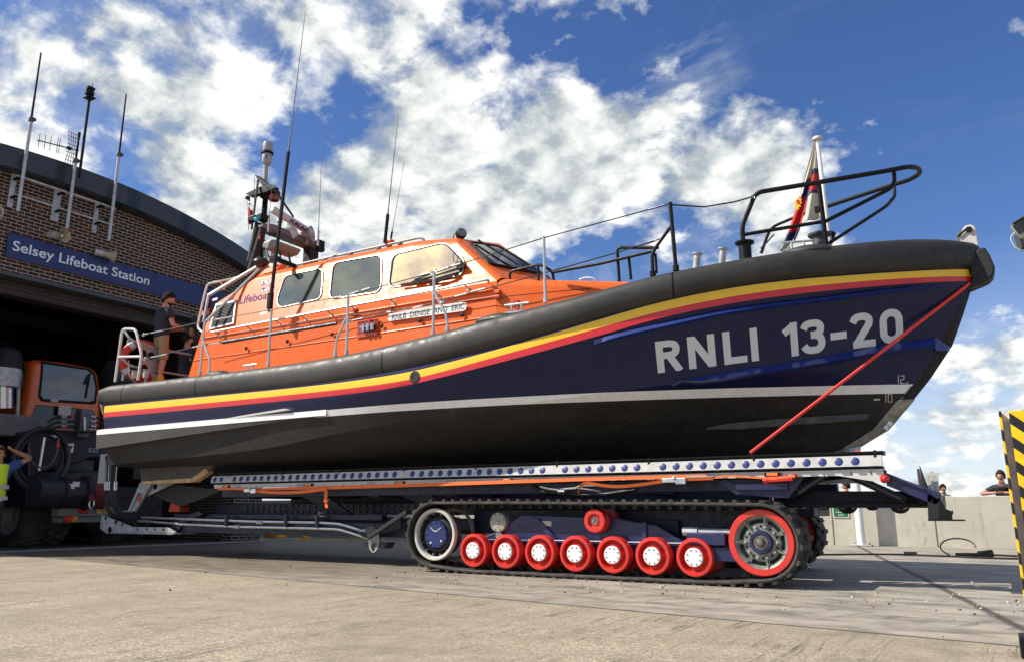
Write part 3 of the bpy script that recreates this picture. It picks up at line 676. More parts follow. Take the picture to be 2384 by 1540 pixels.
def make_belt(y0, y1, dx, name):
    m = MB(); n = len(BP); rows = []
    nr = []
    for i in range(n):
        t = (BP[(i+1) % n]-BP[i-1]).normalized(); nr.append(V((t.z, 0, -t.x)))
    c_ = sum(BP, V())/n
    for i in range(n):
        if nr[i].dot(BP[i]-c_) < 0: nr[i] = -nr[i]
    for i in range(n):
        p = BP[i]+V((dx, 0, 0)); o_ = nr[i]*.038
        ch = nr[i]*.012
        rows.append([p+V((0, y0+.012, 0)), p+ch+V((0, y0, 0)), p+o_-ch+V((0, y0, 0)), p+o_+V((0, y0+.012, 0)), p+o_+V((0, y1, 0)), p+V((0, y1, 0))])
    rows.append(rows[0]); m.grid(rows, closed=True)
    for i in range(0, n-1, 2):   # tread lugs: two staggered rows, slanted
        for (ya, yb, sh) in ((y0+.006, y0+(y1-y0)*.53, 0), (y0+(y1-y0)*.47, y1-.006, 1)):
            i0 = (i+sh) % n; i1 = (i0+1) % n
            p0 = BP[i0]+V((dx, 0, 0)); p1 = BP[i1]+V((dx, 0, 0)); q0 = nr[i0]; q1 = nr[i1]
            w0 = p0.lerp(p1, .12); w1 = p0.lerp(p1, .88); t0 = p0.lerp(p1, .22); t1 = p0.lerp(p1, .78)
            a = [w0+q0*.036, w1+q1*.036, t1+q1*.068, t0+q0*.068]
            m.prism([x+V((0, ya, 0)) for x in a], (0, yb-ya, 0))
    for i in range(0, n, 2):     # inner guide teeth
        p = BP[i]+V((dx, 0, 0)); m.box(p-nr[i]*.02+V((0, (y0+y1)/2, 0)), (.05, .07, .05))
    return m.build(name, trackm, cg, smooth=30)
# --- wheels as prototypes, copied along the frame
def road_wheel(loc):
    o = MB().lathe([(.0, -.02), (.10, -.02), (.112, 0), (.126, -.07), (.150, -.075), (.162, -.02), (.170, .002), (.198, .0), (.207, -.012), (.207, -.13), (.15, -.14), (.15, -.36), (.207, -.37), (.207, -.52), (.05, -.53)], (0, 0, 0), (0, -1, 0), 44).build('road_wheel', red, cg, local=True)
    o.location = V(loc)-WL[cg.name]
    h = MB().lathe([(.0, .016), (.094, .016), (.101, .008), (.101, -.02)], (0, 0, 0), (0, -1, 0), 36).build('hub_plate', pm('hub_white', (.82, .82, .80), .35, var=.05), o, local=True)
    m = MB()
    for k in range(8): a = 2*math.pi*(k+.5)/8; m.lathe([(0, .024), (.007, .023), (.008, .016)], (.077*math.cos(a), 0, .077*math.sin(a)), (0, -1, 0), 8)
    m.build('hub_bolts', greyd, o, local=True)
    return o
def idler(loc, full=True):
    o = MB().lathe([(.272, -.015), (.28, .0), (.335, .0), (.345, -.012), (.345, -.13), (.27, -.135)], (0, 0, 0), (0, -1, 0), 64).build('idler_wheel', red, cg, local=True)
    o.location = V(loc)-WL[cg.name]
    # cast disc with slots cut through: ring segments built as a plate with dark recesses
    d = MB().lathe([(.12, -.030), (.135, -.03), (.20, -.05), (.235, -.05), (.262, -.012), (.274, -.006), (.274, -.05)], (0, 0, 0), (0, -1, 0), 64)
    for k in range(7):
        a = 2*math.pi*(k+.5)/7; d.bar((.15*math.cos(a), .035, .15*math.sin(a)), (.268*math.cos(a), .012, .268*math.sin(a)), .010, .025, up=(0, 1, 0))
    d.build('wheel_disc', alu, o, local=True)
    m = MB()
    for k in range(7):   # slot recesses and lightening holes
        a0 = 2*math.pi*k/7; pts = []; arcn = 8; half = R(19)
        for s_, rr_ in ((1, .240), (-1, .200)):
            for i in range(arcn+1): t = a0+s_*(-half+2*half*i/arcn); pts.append((rr_*math.cos(t), -.0, rr_*math.sin(t)))
        m.prism([V((p[0], .0455, p[2])) for p in pts], (0, .03, 0))
    for k in range(10):
        a = 2*math.pi*(k+.5)/10; m.lathe([(0, -.034), (.013, -.034), (.013, -.06)], (.165*math.cos(a), 0, .165*math.sin(a)), (0, -1, 0), 12)
    m.build('disc_slots', black, o, local=True, smooth=0)
    m = MB()
    for k in range(10):
        a = 2*math.pi*k/10; m.cyl((.165*math.cos(a), .05, .165*math.sin(a)), (.165*math.cos(a), .005, .165*math.sin(a)), .014, n=6); m.cyl((.165*math.cos(a), .04, .165*math.sin(a)), (.165*math.cos(a), -.012, .165*math.sin(a)), .006, n=8)
    m.build('wheel_bolts', galv, o, local=True)
    MB().lathe([(.115, -.05), (.12, .0), (.108, .02), (.085, .02), (.08, .0)], (0, 0, 0), (0, -1, 0), 40).build('hub_ring', navy, o, local=True)
    k = MB().lathe([(.0, .062), (.03, .055), (.045, .03), (.05, .012), (.078, .010), (.082, -.01)], (0, 0, 0), (0, -1, 0), 32)
    for i in range(6): a = i*math.pi/3; k.cyl((.065*math.cos(a), 0, .065*math.sin(a)), (.065*math.cos(a), -.018, .065*math.sin(a)), .007, n=6)
    k.build('hub_cap', pm('worn_hub', (.20, .18, .16), .4, .6), o, local=True)
    if full: MB().lathe([(.25, -.13), (.25, -.38), (.345, -.39), (.345, -.51), (.1, -.52)], (0, 0, 0), (0, -1, 0), 48).build('inner_wheel', red, o, local=True)
    return o
def sprocket(loc):
    o = MB().lathe([(.285, -.07), (.290, -.012), (.298, -.004), (.328, .0), (.336, -.01), (.338, -.06), (.30, -.07), (.28, -.05)], (0, 0, 0), (0, -1, 0), 60).build('drive_sprocket', offwhite, cg, local=True)
    o.location = V(loc)-WL[cg.name]
    b = MB().lathe([(.287, -.05), (.282, -.24), (.17, -.25)], (0, 0, 0), (0, -1, 0), 60)
    for k in range(14):
        a = 2*math.pi*k/14; b.box((.265*math.cos(a), .15, .265*math.sin(a)), (.03, .18, .018), rot=Matrix.Rotation(-a, 3, 'Y'))
    b.build('sprocket_barrel', pm('weathered_drum', (.14, .14, .13), .6, .3, var=.4, vs=8), o, local=True)
    MB().lathe([(.23, -.24), (.228, -.08), (.19, -.06)], (0, 0, 0), (0, -1, 0), 48).build('motor_housing', blackm, o, local=True)
    c = MB().lathe([(.0, -.035), (.172, -.035), (.18, -.05), (.18, -.14)], (0, 0, 0), (0, -1, 0), 44)
    c.build('motor_cover', pm('bright_navy', (.014, .024, .115), .4, var=.2, vs=6), o, local=True)
    m = MB()
    for k in range(12): a = 2*math.pi*k/12; m.cyl((.158*math.cos(a), .04, .158*math.sin(a)), (.158*math.cos(a), .022, .158*math.sin(a)), .009, n=6)
    m.build('cover_bolts', navy_dk, o, local=True)
    m = MB(); m.tube([V((-.09, .033, .09)), V((-.025, .033, .04)), V((.02, .033, .04)), V((.09, .033, .085))], .004, 5); m.lathe([(0, -.02), (.013, -.025)], (-.07, 0, -.11), (0, -1, 0), 10); m.lathe([(0, -.02), (.013, -.025)], (.1, 0, -.085), (0, -1, 0), 10)
    m.build('cover_marks', white, o, local=True)
    MB().lathe([(.338, -.38), (.345, -.36), (.345, -.46), (.30, -.47)], (0, 0, 0), (0, -1, 0), 48).build('inner_ring', offwhite, o, local=True)
    return o
make_belt(YT, YT+.58, 0, 'crawler_belt')
make_belt(11.55, 12.13, -.36, 'crawler_belt')
wx = [-5.870+.4853*k for k in range(7)]
rw = road_wheel((wx[0], YT+.045, .288))
for x in wx[1:]: copy_at(rw, cg, V((x, YT+.045, .288))-WL[cg.name])
for x in wx: copy_at(rw, cg, V((x-.36, 11.62, .288))-WL[cg.name])
iw = idler((IDX, YT+.06, IDZ)); copy_at(iw, cg, V((IDX-.36, 11.63, IDZ))-WL[cg.name])
sw = sprocket((SPX, YT+.05, SPZ)); copy_at(sw, cg, V((SPX-.36, 11.63, SPZ))-WL[cg.name])
# return rollers: red one in the middle, bare grey disc at the left
o = MB().lathe([(.045, -.02), (.055, -.03), (.075, -.03), (.085, .0), (.128, .0), (.137, -.012), (.137, -.15), (.08, -.16), (.08, -.3), (.137, -.31), (.137, -.45)], (0, 0, 0), (0, -1, 0), 40).build('return_roller', red, cg, local=True); o.location = V((-4.155, YT+.05, .668))-WL[cg.name]
k = MB().lathe([(0, -.015), (.042, -.015), (.05, -.03)], (0, 0, 0), (0, -1, 0), 24)
for i in range(3): a = i*2.09+1.57; k.box((.018*math.cos(a), .012, .018*math.sin(a)), (.034, .008, .009), rot=Matrix.Rotation(-a, 3, 'Y'))
k.build('roller_hub', alu, o, local=True)
o = MB().lathe([(0, .02), (.012, .02), (.02, .005), (.028, .004), (.03, 0), (.118, .0), (.122, -.006), (.122, -.10)], (0, 0, 0), (0, -1, 0), 36).build('guide_disc', pm('disc_grey', (.34, .33, .27), .45, .3, var=.25), cg, local=True); o.location = V((-5.57, YT+.16, .640))-WL[cg.name]
k = MB()
for i in range(8): a = (i+.5)*math.pi/4; k.cyl((.102*math.cos(a), .004, .102*math.sin(a)), (.102*math.cos(a), -.012, .102*math.sin(a)), .008, n=6)
k.build('disc_bolts', greyd, o, local=True)
MB().lathe([(0, 0), (.05, 0), (.052, -.01), (.052, -.08)], (-5.56, YT+.17, .475), (0, -1, 0), 20).build('tension_cap', alu, cg)
# --- bogie frame behind the wheels
m = MB()
fy = YT+.22
m.prism([(-5.85, fy, .35), (-5.80, fy, .46), (-5.62, fy, .52), (-5.25, fy, .73), (-4.0, fy, .70), (-3.45, fy, .62), (-3.15, fy, .46), (-2.9, fy, .43), (-2.55, fy, .50), (-2.35, fy, .42), (-2.35, fy, .30), (-5.8, fy, .24)], (0, .12, 0))
m.box2((-5.75, fy-.05, .40), (-2.7, fy, .432)); m.box2((-3.05, fy-.14, .42), (-2.62, fy, .55)); m.box2((-2.9, fy-.1, .25), (-2.3, fy, .40))
m.prism([(-5.10, fy, .70), (-5.00, fy, .70), (-4.72, fy, .44), (-4.82, fy, .44)], (0, -.03, 0))
m.prism([(-3.62, fy, .66), (-3.56, fy, .66), (-3.56, fy, .44), (-3.62, fy, .44)], (0, -.03, 0))
m.build('bogie_frame', navy, cg, smooth=0, bevel=.008)
MB().box2((-4.96, fy-.006, .60), (-4.82, fy-.001, .66)).build('data_plate', offwhite, cg, smooth=0)
MB().box2((-5.12, fy-.056, .428), (-3.05, fy-.046, .437)).build('weld_line', white, cg, smooth=0)
m = MB(); m.tube([(-2.98, YT+.2, .56), (-2.55, YT+.2, .56)], .035, 10); m.tube([(-2.95, YT+.2, .56), (-3.12, YT+.2, .56)], .05, 10); m.build('tension_ram', galv, cg)
# far bogie + axle beams + underside clutter (dark blue structural steel) and shade plates
m = MB()
m.box2((-6.1, 11.75, .25), (-2.8, 11.9, .65)); m.box2((-5.3, 9.2, .45), (-5.0, 11.7, .68)); m.box2((-3.6, 9.2, .45), (-3.3, 11.7, .68))
m.box2((-6.25, YT+.62, .20), (-2.45, YT+.70, .80)); m.box2((-6.2, 11.4, .25), (-2.9, 11.5, .82))  # added dark plates standing in for the shade behind the wheels
m.build('axle_beam_shade_plate', navy_dk, cg, smooth=0, bevel=.01)
# --- the cradle side: white roller panel with blue roller ends, black capping, lower white beam
def cradle(Yc, near):
    x0, x1 = -11.42, (-1.02 if near else -1.75)
    m = MB(); m.box2((x0, Yc+.02, 1.352), (x1+.02, Yc+.20, 1.392)); m.box2((x0, Yc-.012, 1.375), (x1+.02, Yc+.02, 1.388)); m.box2((x0, Yc+.05, 1.20), (x1, Yc+.16, 1.235))
    for k in range(9 if near else 8): x = -11.0+k*1.24; m.box2((x-.012, Yc-.010, 1.225), (x+.012, Yc+.01, 1.40))
    for k in range(60 if near else 55): m.box2((x0+.1+k*.174-.006, Yc-.006, 1.352), (x0+.1+k*.174+.006, Yc+.02, 1.372))
    m.build('rail_capping', black, cg, smooth=0)
    m = MB(); m.prism([(x0, Yc-.005, 1.347), (x1, Yc-.005, 1.347), (x1, Yc-.028, 1.237), (x0, Yc-.028, 1.237)], (0, .06, 0))
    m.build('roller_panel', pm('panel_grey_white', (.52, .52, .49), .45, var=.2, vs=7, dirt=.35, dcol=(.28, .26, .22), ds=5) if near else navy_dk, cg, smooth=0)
    if near:
        first = None
        for k in range(64):
            x = -11.33+k*.1622
            if abs(((x+11.0) % 1.24)-.62) > .57: continue
            p = V((x, Yc-.018, 1.290))
            if first is None:
                first = MB().lathe([(.0, .004), (.034, .004), (.044, .0), (.044, -.01)], (0, 0, 0), (0, -1, .21), 20).build('roller_end', blue_r, cg, local=True); first.location = p-WL[cg.name]
            else: copy_at(first, cg, p-WL[cg.name])
        m = MB()
        for k in range(64):
            x = -11.33+k*.1622; m.box2((x-.035, Yc-.035, 1.222), (x+.035, Yc-.005, 1.236))
        m.box2((x0, Yc-.012, 1.224), (x1, Yc+.0, 1.234))
        m.build('roller_lip', black, cg, smooth=0)
    m = MB(); zt, zb = 1.205, 1.145
    m.box2((x0+.05, Yc+.015, zb), (-1.45, Yc+.03, zt)); m.box2((x0+.05, Yc+.0, zt-.012), (-1.45, Yc+.08, zt))
    if near: m.prism([(-1.48, Yc+.012, 1.208), (-1.02, Yc+.012, 1.208), (-1.01, Yc+.012, 1.062), (-1.48, Yc+.012, 1.150)], (0, .012, 0))
    m.build('side_beam', pm('beam_white', (.58, .58, .54), .45, var=.12, vs=5), cg, smooth=0)
    if near:
        m = MB()
        for k in range(7):
            x = -10.8+k*1.45
            for dx in (-.07, -.04, .04, .07):
                for z in (1.165, 1.190): m.cyl((x+dx, Yc+.014, z), (x+dx, Yc+.008, z), .007, n=6)
            m.box2((x-.004, Yc+.010, 1.148), (x+.004, Yc+.014, 1.202))
        for k in range(26): x = -11.1+k*.38; m.box2((x-.004, Yc+.009, 1.15), (x+.004, Yc+.014, 1.172))
        for x in (-1.33, -1.14): m.box2((x-.006, Yc+.004, 1.155), (x+.006, Yc+.011, 1.185))
        m.build('beam_fixings', greyd, cg, smooth=0)
        for x in (-11.05, -9.15, -7.35, -5.55, -3.80, -2.13):
            b = MB().box2((x-.085, Yc-.012, 1.154), (x+.085, Yc+.012, 1.194)).build('marker_light', black, cg, smooth=0, bevel=.005)
            MB().box2((x-.06, Yc-.020, 1.158), (x+.06, Yc-.012, 1.190)).build('amber_lens', amber, b, smooth=0, bevel=.004)
cradle(9.0, True); cradle(11.7, False)
# --- main frame under the cradle
m = MB()
for Y in (9.12, 11.6): m.box2((-11.3, Y, 1.0), (-1.9, Y+.12, 1.14))
for x in (-10.8, -9.4, -8.0, -6.6, -5.2, -3.8, -2.6): m.box2((x-.09, 9.2, .98), (x+.09, 11.65, 1.12))
m.box2((-12.4, 9.9, .72), (-1.9, 10.9, .90)); m.box2((-12.2, 9.95, .50), (-6.6, 10.85, .66)); m.box2((-10.9, 10.3, .9), (-2.5, 10.5, 1.05))
for x in (-9.6, -7.6): m.prism([(x, 9.15, 1.05), (x+.6, 9.15, 1.05), (x+1.0, 9.4, .72), (x+.75, 9.4, .72)], (0, .06, 0))
m.build('main_frame', navy_dk, cg, smooth=0, bevel=.008)
m = MB()   # bolted flanges on the spine, seen in the gloom
for k in range(34): x = -11.6+k*.14; m.box2((x, 9.885, .735), (x+.05, 9.90, .79)); m.box2((x, 9.885, .83), (x+.05, 9.90, .88))
m.box2((-11.6, 9.87, .80), (-6.9, 9.89, .815))
for x in (-9.6, -8.6, -7.4): m.box2((x, 9.84, .66), (x+.5, 9.86, .69))
m.build('spine_flange', greyd, cg, smooth=0)
# --- forward frame: box outrigger, struts, big diagonal, foot
m = MB()
def P1(px, py, Y): return PY(px, py, Y)
m.prism([P1(1688, 1113, 9.1), P1(1708, 1123, 9.1), P1(1832, 1123, 9.1), P1(1852, 1100, 9.1), P1(1880, 1100, 9.1), P1(1835, 1160, 9.1), P1(1712, 1150, 9.1), P1(1670, 1120, 9.1)], (0, .14, 0))
m.prism([P1(1712, 1124, 9.06), P1(1833, 1122, 9.06), P1(1834, 1140, 9.06), P1(1712, 1140, 9.06)], (0, .05, 0))
m.build('outrigger', navy, cg, smooth=0, bevel=.006)
m = MB(); m.prism([P1(2063, 1101, 9.1), P1(2190, 1146, 9.1), P1(2192, 1176, 9.1), P1(2172, 1172, 9.1), P1(2064, 1129, 9.1)], (0, .16, 0)); m.prism([P1(2060, 1098, 9.06), P1(2152, 1134, 9.06), P1(2152, 1140, 9.06), P1(2060, 1105, 9.06)], (0, .06, 0)); m.build('nose_beam', navy, cg, smooth=0, bevel=.006)
m = MB()
m.bar(P1(1842, 1154, 9.2), P1(1923, 1103, 9.2), .06, .08); m.bar(P1(1975, 1104, 9.2), P1(2110, 1164, 9.2), .06, .08); m.bar(P1(1930, 1106, 9.3), P1(1985, 1100, 9.3), .1, .1)
m.prism([P1(1800, 1142, 9.34), P1(2150, 1142, 9.34), P1(2185, 1170, 9.34), P1(1800, 1176, 9.34)], (0, .1, 0)); m.box2((-2.4, 9.25, .82), (-.75, 9.5, .86)); m.box2((-2.4, 11.3, .82), (-.75, 11.5, 1.0)); m.box2((-.78, 9.3, .83), (-.62, 11.5, .97))
m.prism([P1(1855, 1104, 9.25), P1(2062, 1100, 9.25), P1(2062, 1108, 9.25), P1(1960, 1112, 9.25), P1(1870, 1128, 9.25), P1(1845, 1150, 9.25), P1(1825, 1150, 9.25)], (0, .05, 0))
m.build('front_truss', black, cg, smooth=0, bevel=.004)
m = MB(); a_ = P1(1926, 1101, 9.17); b_ = P1(1858, 1147, 9.17); m.tube([a_, b_], .018, 8); m.tube([P1(1990, 1109, 9.17), P1(2098, 1160, 9.17)], .014, 8); m.build('ram_rod', greyd, cg)
for px, py, r_ in ((1858, 1170, .115), (1914, 1170, .075), (1970, 1172, .105), (2028, 1172, .07), (2093, 1172, .10)):
    c = PY(px, py, 9.55)
    o = MB().lathe([(.3*r_, .0), (.45*r_, 0), (.5*r_, -.01), (.9*r_, 0), (r_, -.015), (r_, -.12)], c, (0, -1, 0), 28).build('launch_roller', blackm, cg); MB().lathe([(0, .01), (.3*r_, .008), (.36*r_, -.005)], c, (0, -1, 0), 16).build('roller_boss', galv, o)
m = MB(); m.prism([P1(2159, 1150, 9.1), P1(2186, 1150, 9.1), P1(2186, 1208, 9.1), P1(2161, 1208, 9.1)], (0, .03, 0)); m.build('foot_post', blackm, cg, smooth=0)
m = MB(); a_ = P1(2186, 1152, 9.08); m.prism([a_, P1(2196, 1172, 9.08), P1(2204, 1185, 9.08), P1(2210, 1186, 9.08), P1(2213, 1189, 9.08), P1(2218, 1186, 9.08), P1(2219, 1193, 9.08), P1(2216, 1200, 9.08), P1(2218, 1208, 9.08), P1(2186, 1208, 9.08)], (0, .05, 0)); m.box2(tuple(P1(2160, 1208, 9.02)), tuple(P1(2248, 1211, 9.3))); m.build('jacking_foot', black, cg, smooth=0)
MB().lathe([(0, .03), (.03, .025), (.042, 0), (.045, -.03)], P1(2062, 1113, 9.0), (.6, -.8, 0), 16).build('tail_light', pm('red_lens', (.5, .01, .01), .3, coat=.5), cg)
MB().tube([P1(2056, 1101, 9.05), P1(2064, 1101, 9.05)], .035, 12).build('end_buffer', blackm, cg)
# --- drawbar toward the tractor: beam, two silver hydraulic pipes, skid, A-post, hoses
m = MB(); m.box2((-12.9, 9.35, .40), (-7.1, 9.50, .60)); m.box2((-12.9, 11.2, .40), (-7.1, 11.4, .60)); m.box2((-12.9, 9.40, .64), (-8.0, 9.52, .72))
for x in (-12.3, -10.4, -8.4): m.box2((x, 9.4, .42), (x+.14, 11.3, .55))
m.prism([P1(400, 1225, 9.3), P1(410, 1236, 9.3), P1(432, 1215, 9.3), P1(475, 1195, 9.3), P1(460, 1188, 9.3), P1(420, 1205, 9.3)], (0, .08, 0))
m.build('drawbar', navy_dk, cg, smooth=0, bevel=.008)
m = MB()
pA = [P1(330, 1203, 9.3), P1(427, 1207, 9.3), P1(602, 1213, 9.3), P1(735, 1215, 9.3), P1(790, 1218, 9.3), P1(831, 1230, 9.3), P1(860, 1240, 9.3)]
pB = [P1(322, 1211, 9.3), P1(427, 1219, 9.3), P1(550, 1225, 9.3), P1(735, 1229, 9.3), P1(790, 1231, 9.3), P1(858, 1252, 9.3)]
for p_ in (pA, pB): m.tube(fillet(p_, .12), .022, 8)
m.build('hydraulic_pipe', steel, cg)
for px in (527, 665, 738): a_ = P1(px, 1203, 9.27); MB().box2((a_.x-.02, 9.25, a_.z-.14), (a_.x+.02, 9.34, a_.z+.03)).build('pipe_clamp', greyd, cg, smooth=0, bevel=.004)
for px, py in ((606, 1214), (553, 1225), (846, 1235)): a_ = P1(px, py, 9.3); MB().tube([a_-V((.07, 0, 0)), a_+V((.07, 0, -.002))], .034, 10).build('pipe_union', galv, cg)
m = MB()
for k in range(5): a_ = P1(835+k*6, 1240+k*3, 9.25); b_ = P1(935, 1205+k*5, 9.2); m.tube(fillet([a_, a_.lerp(b_, .4)+V((0, 0, -.10+.03*k)), b_], .2), .02, 8)
m.build('hydraulic_hose', hose_b, cg)
m = MB(); m.prism([P1(850, 1228, 9.2), P1(868, 1222, 9.2), P1(880, 1236, 9.2), P1(885, 1262, 9.2), P1(862, 1264, 9.2)], (0, .03, 0)); m.prism([P1(845, 1262, 9.3), P1(900, 1262, 9.3), P1(893, 1276, 9.3), P1(855, 1274, 9.3)], (0, .2, 0)); m.build('hose_bracket', greyd, cg, smooth=0)
m = MB(); a0 = P1(870, 1258, 9.15)
for k in range(3): m.tube([a0+V((.05*math.sin(t)*(1+.4*k), 0, -.07-.09*math.cos(t)*(1+.2*k)+.02*k)) for t in [R(x) for x in range(-120, 130, 25)]], .005, 5)
m.build('loose_cable', offwhite, cg)
m = MB(); m.bar(P1(858, 1250, 9.1), P1(948, 1190, 8.95), .05, .06); m.build('feed_arm', blackm, cg, smooth=0, bevel=.006)
m = MB(); m.box2(tuple(P1(740, 1190, 9.35)), tuple(P1(756, 1206, 9.5))); m.box2(tuple(P1(732, 1199, 9.3)), tuple(P1(762, 1202, 9.4))); m.build('junction_box', offwhite, cg, smooth=0, bevel=.01)
m = MB(); sk = [(236.6, 1197.7), (270, 1210), (308.4, 1225.7), (390, 1226.4), (408, 1237), (406.7, 1240.8), (242, 1237), (232.8, 1228)]
m.prism([P1(x, y, 9.2) for x, y in sk], (0, .03, 0)); m.prism([P1(x, y, 9.2) for x, y in ((242, 1236), (406, 1240), (400, 1243), (248, 1240))], (0, .5, 0)); m.build('skid_plate', galv, cg, smooth=0)
m = MB()
for px, py, r_ in ((246, 1205, .035), (270, 1214, .04), (285, 1219, .03), (320, 1231, .024), (341, 1231, .024), (361, 1231, .024), (381, 1232, .024), (256, 1232, .06)): m.lathe([(0, .003), (r_, .003)], P1(px, py, 9.2), (0, -1, 0), 16)
m.build('lightening_holes', black, cg, smooth=0)
m = MB(); m.bar(P1(330, 1125, 9.3), P1(303, 1188, 9.3), .06, .05); m.bar(P1(349, 1130, 9.3), P1(314, 1188, 9.3), .05, .05); m.bar(P1(340, 1130, 9.3), P1(309, 1188, 9.32), .03, .04); m.prism([P1(326, 1122, 9.28), P1(352, 1126, 9.28), P1(338, 1146, 9.28), P1(320, 1146, 9.28)], (0, .03, 0)); m.build('lift_strut', galv, cg, smooth=0, bevel=.004)
MB().lathe([(0, .005), (.045, .005), (.05, 0)], P1(324, 1158, 9.26), (0, -1, 0), 16).build('strut_reflector', pm('orange_reflector', (.6, .08, .02), .4), cg)
m = MB(); m.prism([P1(349, 1126, 9.35), P1(404, 1124, 9.35), P1(341.7, 1154, 9.35)], (0, .03, 0)); m.build('gusset_plate', galv, cg, smooth=0)
m = MB()
for px, py, r_ in ((362, 1131, .06), (347, 1141, .025)): m.lathe([(0, .003), (r_, .003)], P1(px, py, 9.35), (0, -1, 0), 16)
m.build('gusset_holes', black, cg, smooth=0)
m = MB(); m.prism([P1(398, 1126, 9.45), P1(520, 1140, 9.45), P1(470, 1160, 9.45), P1(420, 1178, 9.45), P1(385, 1165, 9.45), P1(360, 1150, 9.45)], (0, .05, 0)); m.build('swivel_plate', pm('dark_plate', (.03, .03, .028), .6), cg, smooth=0)
o = MB(); c_ = P1(400, 1190, 9.5); o.prism([c_+V((.22*math.cos(t), 0, .20*math.sin(t))) for t in [R(x) for x in range(0, 110, 10)]]+[c_+V((-.1, 0, 0))], (0, .2, 0)); o.build('orange_guard', pm('orange_guard', (.55, .07, .015), .5), cg, smooth=0)
m = MB(); m.box2(tuple(P1(233, 1056, 9.3)), tuple(P1(259, 1124, 9.34))); m.build('hose_guard', pm('guard_grey', (.50, .50, .48), .5, var=.1), cg, smooth=0, bevel=.03)
m = MB()
for k, (xa, xb) in enumerate(((248, 247), (254, 252), (262, 260), (268, 262), (274, 268))): m.tube(fillet([P1(xa, 1060+3*k, 9.25), P1(xb, 1120, 9.25), P1(xb-1, 1165, 9.25), P1(xb+4+3*k, 1195, 9.25), P1(300+5*k, 1205, 9.25)], .25), .018 if k % 2 else .024, 8)
m.build('supply_hose', hose_b, cg)
m = MB()
for k, (xa, xb) in enumerate(((247, 246.5), (253, 252), (273, 269))): m.tube([P1(xa, 1070, 9.21), P1(xb, 1118, 9.21)], .007, 6); m.tube([P1(xb, 1120, 9.22), P1(xb-1, 1140, 9.22)], .030, 8)
m.build('hose_fitting', steel, cg)
MB().box2(tuple(P1(271, 1187, 9.25)), tuple(P1(309, 1191, 9.6))).build('step_plate', offwhite, cg, smooth=0, bevel=.006)
# --- small hydraulics in the middle
m = MB()
m.tube(fillet([P1(1258, 1132, 9.05), P1(1275, 1137, 9.05), P1(1300, 1140, 9.05), P1(1318, 1137, 9.05), P1(1340, 1136, 9.05), P1(1350, 1130, 9.05), P1(1400, 1128, 9.05)], .05), .014, 6); m.tube([P1(1300, 1142, 9.03), P1(1315, 1142, 9.03)], .025, 8)
m.tube([P1(1345, 1135, 9.05), P1(1400, 1143, 9.05)], .010, 6); m.build('valve_pipes', steel, cg)
MB().tube(fillet([P1(1240, 1130, 9.1), P1(1262, 1143, 9.1), P1(1330, 1150, 9.1), P1(1400, 1150, 9.1), P1(1480, 1138, 9.1)], .1), .022, 8).build('hydraulic_hose', hose_b, cg)
# --- straps and rope that lie on it
o = thing('long_orange_strap', 'wide orange ratchet strap stretched along the carriage side', 'strap', P1(1100, 1125, 8.93))
m = MB(); pts = [(505, 1138), (600, 1139), (757, 1134), (1000, 1126.5), (1200, 1119.5), (1400, 1113), (1560, 1108.5), (1645, 1107)]
tp = [P1(x, y-4, 8.94) for x, y in pts]; bt = [P1(x, y+(4.2 if x > 640 else 1), 8.94) for x, y in pts]
m.prism(tp+bt[::-1], (0, .012, 0)); m.build('webbing', strap_o, o, smooth=0)
m = MB(); m.prism([P1(755, 1138, 8.92), P1(762, 1138, 8.92), P1(761, 1164, 8.92), P1(763, 1181, 8.92), P1(757, 1181, 8.92), P1(755, 1163, 8.92)], (0, .012, 0)); m.box(P1(759, 1163, 8.91), (.07, .03, .05)); m.build('strap_tail', strap_o, o, smooth=0)
m = MB(); pts = [P1(580, 1141, 8.9), P1(640, 1146, 8.9), P1(700, 1145, 8.9), P1(760, 1137, 8.9)]; m.grid([[p+V((0, 0, .022)) for p in fillet(pts, .5)], [p-V((0, 0, .022)) for p in fillet(pts, .5)]]); m.build('loose_webbing', strap_o, o, smooth=40); m = MB()
pts = [P1(1345, 1148, 8.9), P1(1350, 1128, 8.9), P1(1366, 1122, 8.9), P1(1400, 1129, 8.9), P1(1440, 1132, 8.9), P1(1500, 1126, 8.9), P1(1560, 1116, 8.9), P1(1660, 1112, 8.9)]
f_ = fillet(pts, .2); m.grid([[p+V((0, 0, .018)) for p in f_], [p-V((0, -.015, .018)) for p in f_]])
m.build('strap_loop', strap_o, o, smooth=40); m = MB()
m.grid([[P1(x, y+d_, 8.92) for x, y in ((1560, 1110), (1620, 1113), (1700, 1106), (1800, 1112), (1850, 1106))] for d_ in (-1.5, 3)])
m.build('loose_webbing', strap_o, o, smooth=40)
for px, py in ((578, 1140.5), (1560, 1117)):
    k = MB(); c = P1(px, py, 8.88); k.box(c, (.18, .04, .055)); k.box(c+V((.13, 0, -.01)), (.12, .05, .075)); k.tube([c+V((.06, -.05, .02)), c+V((.06, .05, .02))], .022, 8); k.build('ratchet_buckle', steel, o, smooth=0, bevel=.01)
o = MB(); c = P1(1610, 1108, 8.93); o.bar(P1(1600, 1108, 8.93), P1(1665, 1109, 8.93), .02, .02); o.bar(P1(1600, 1116, 8.93), P1(1660, 1113, 8.93), .015, .015); o.build('strap_rod', steel, cg, smooth=0)
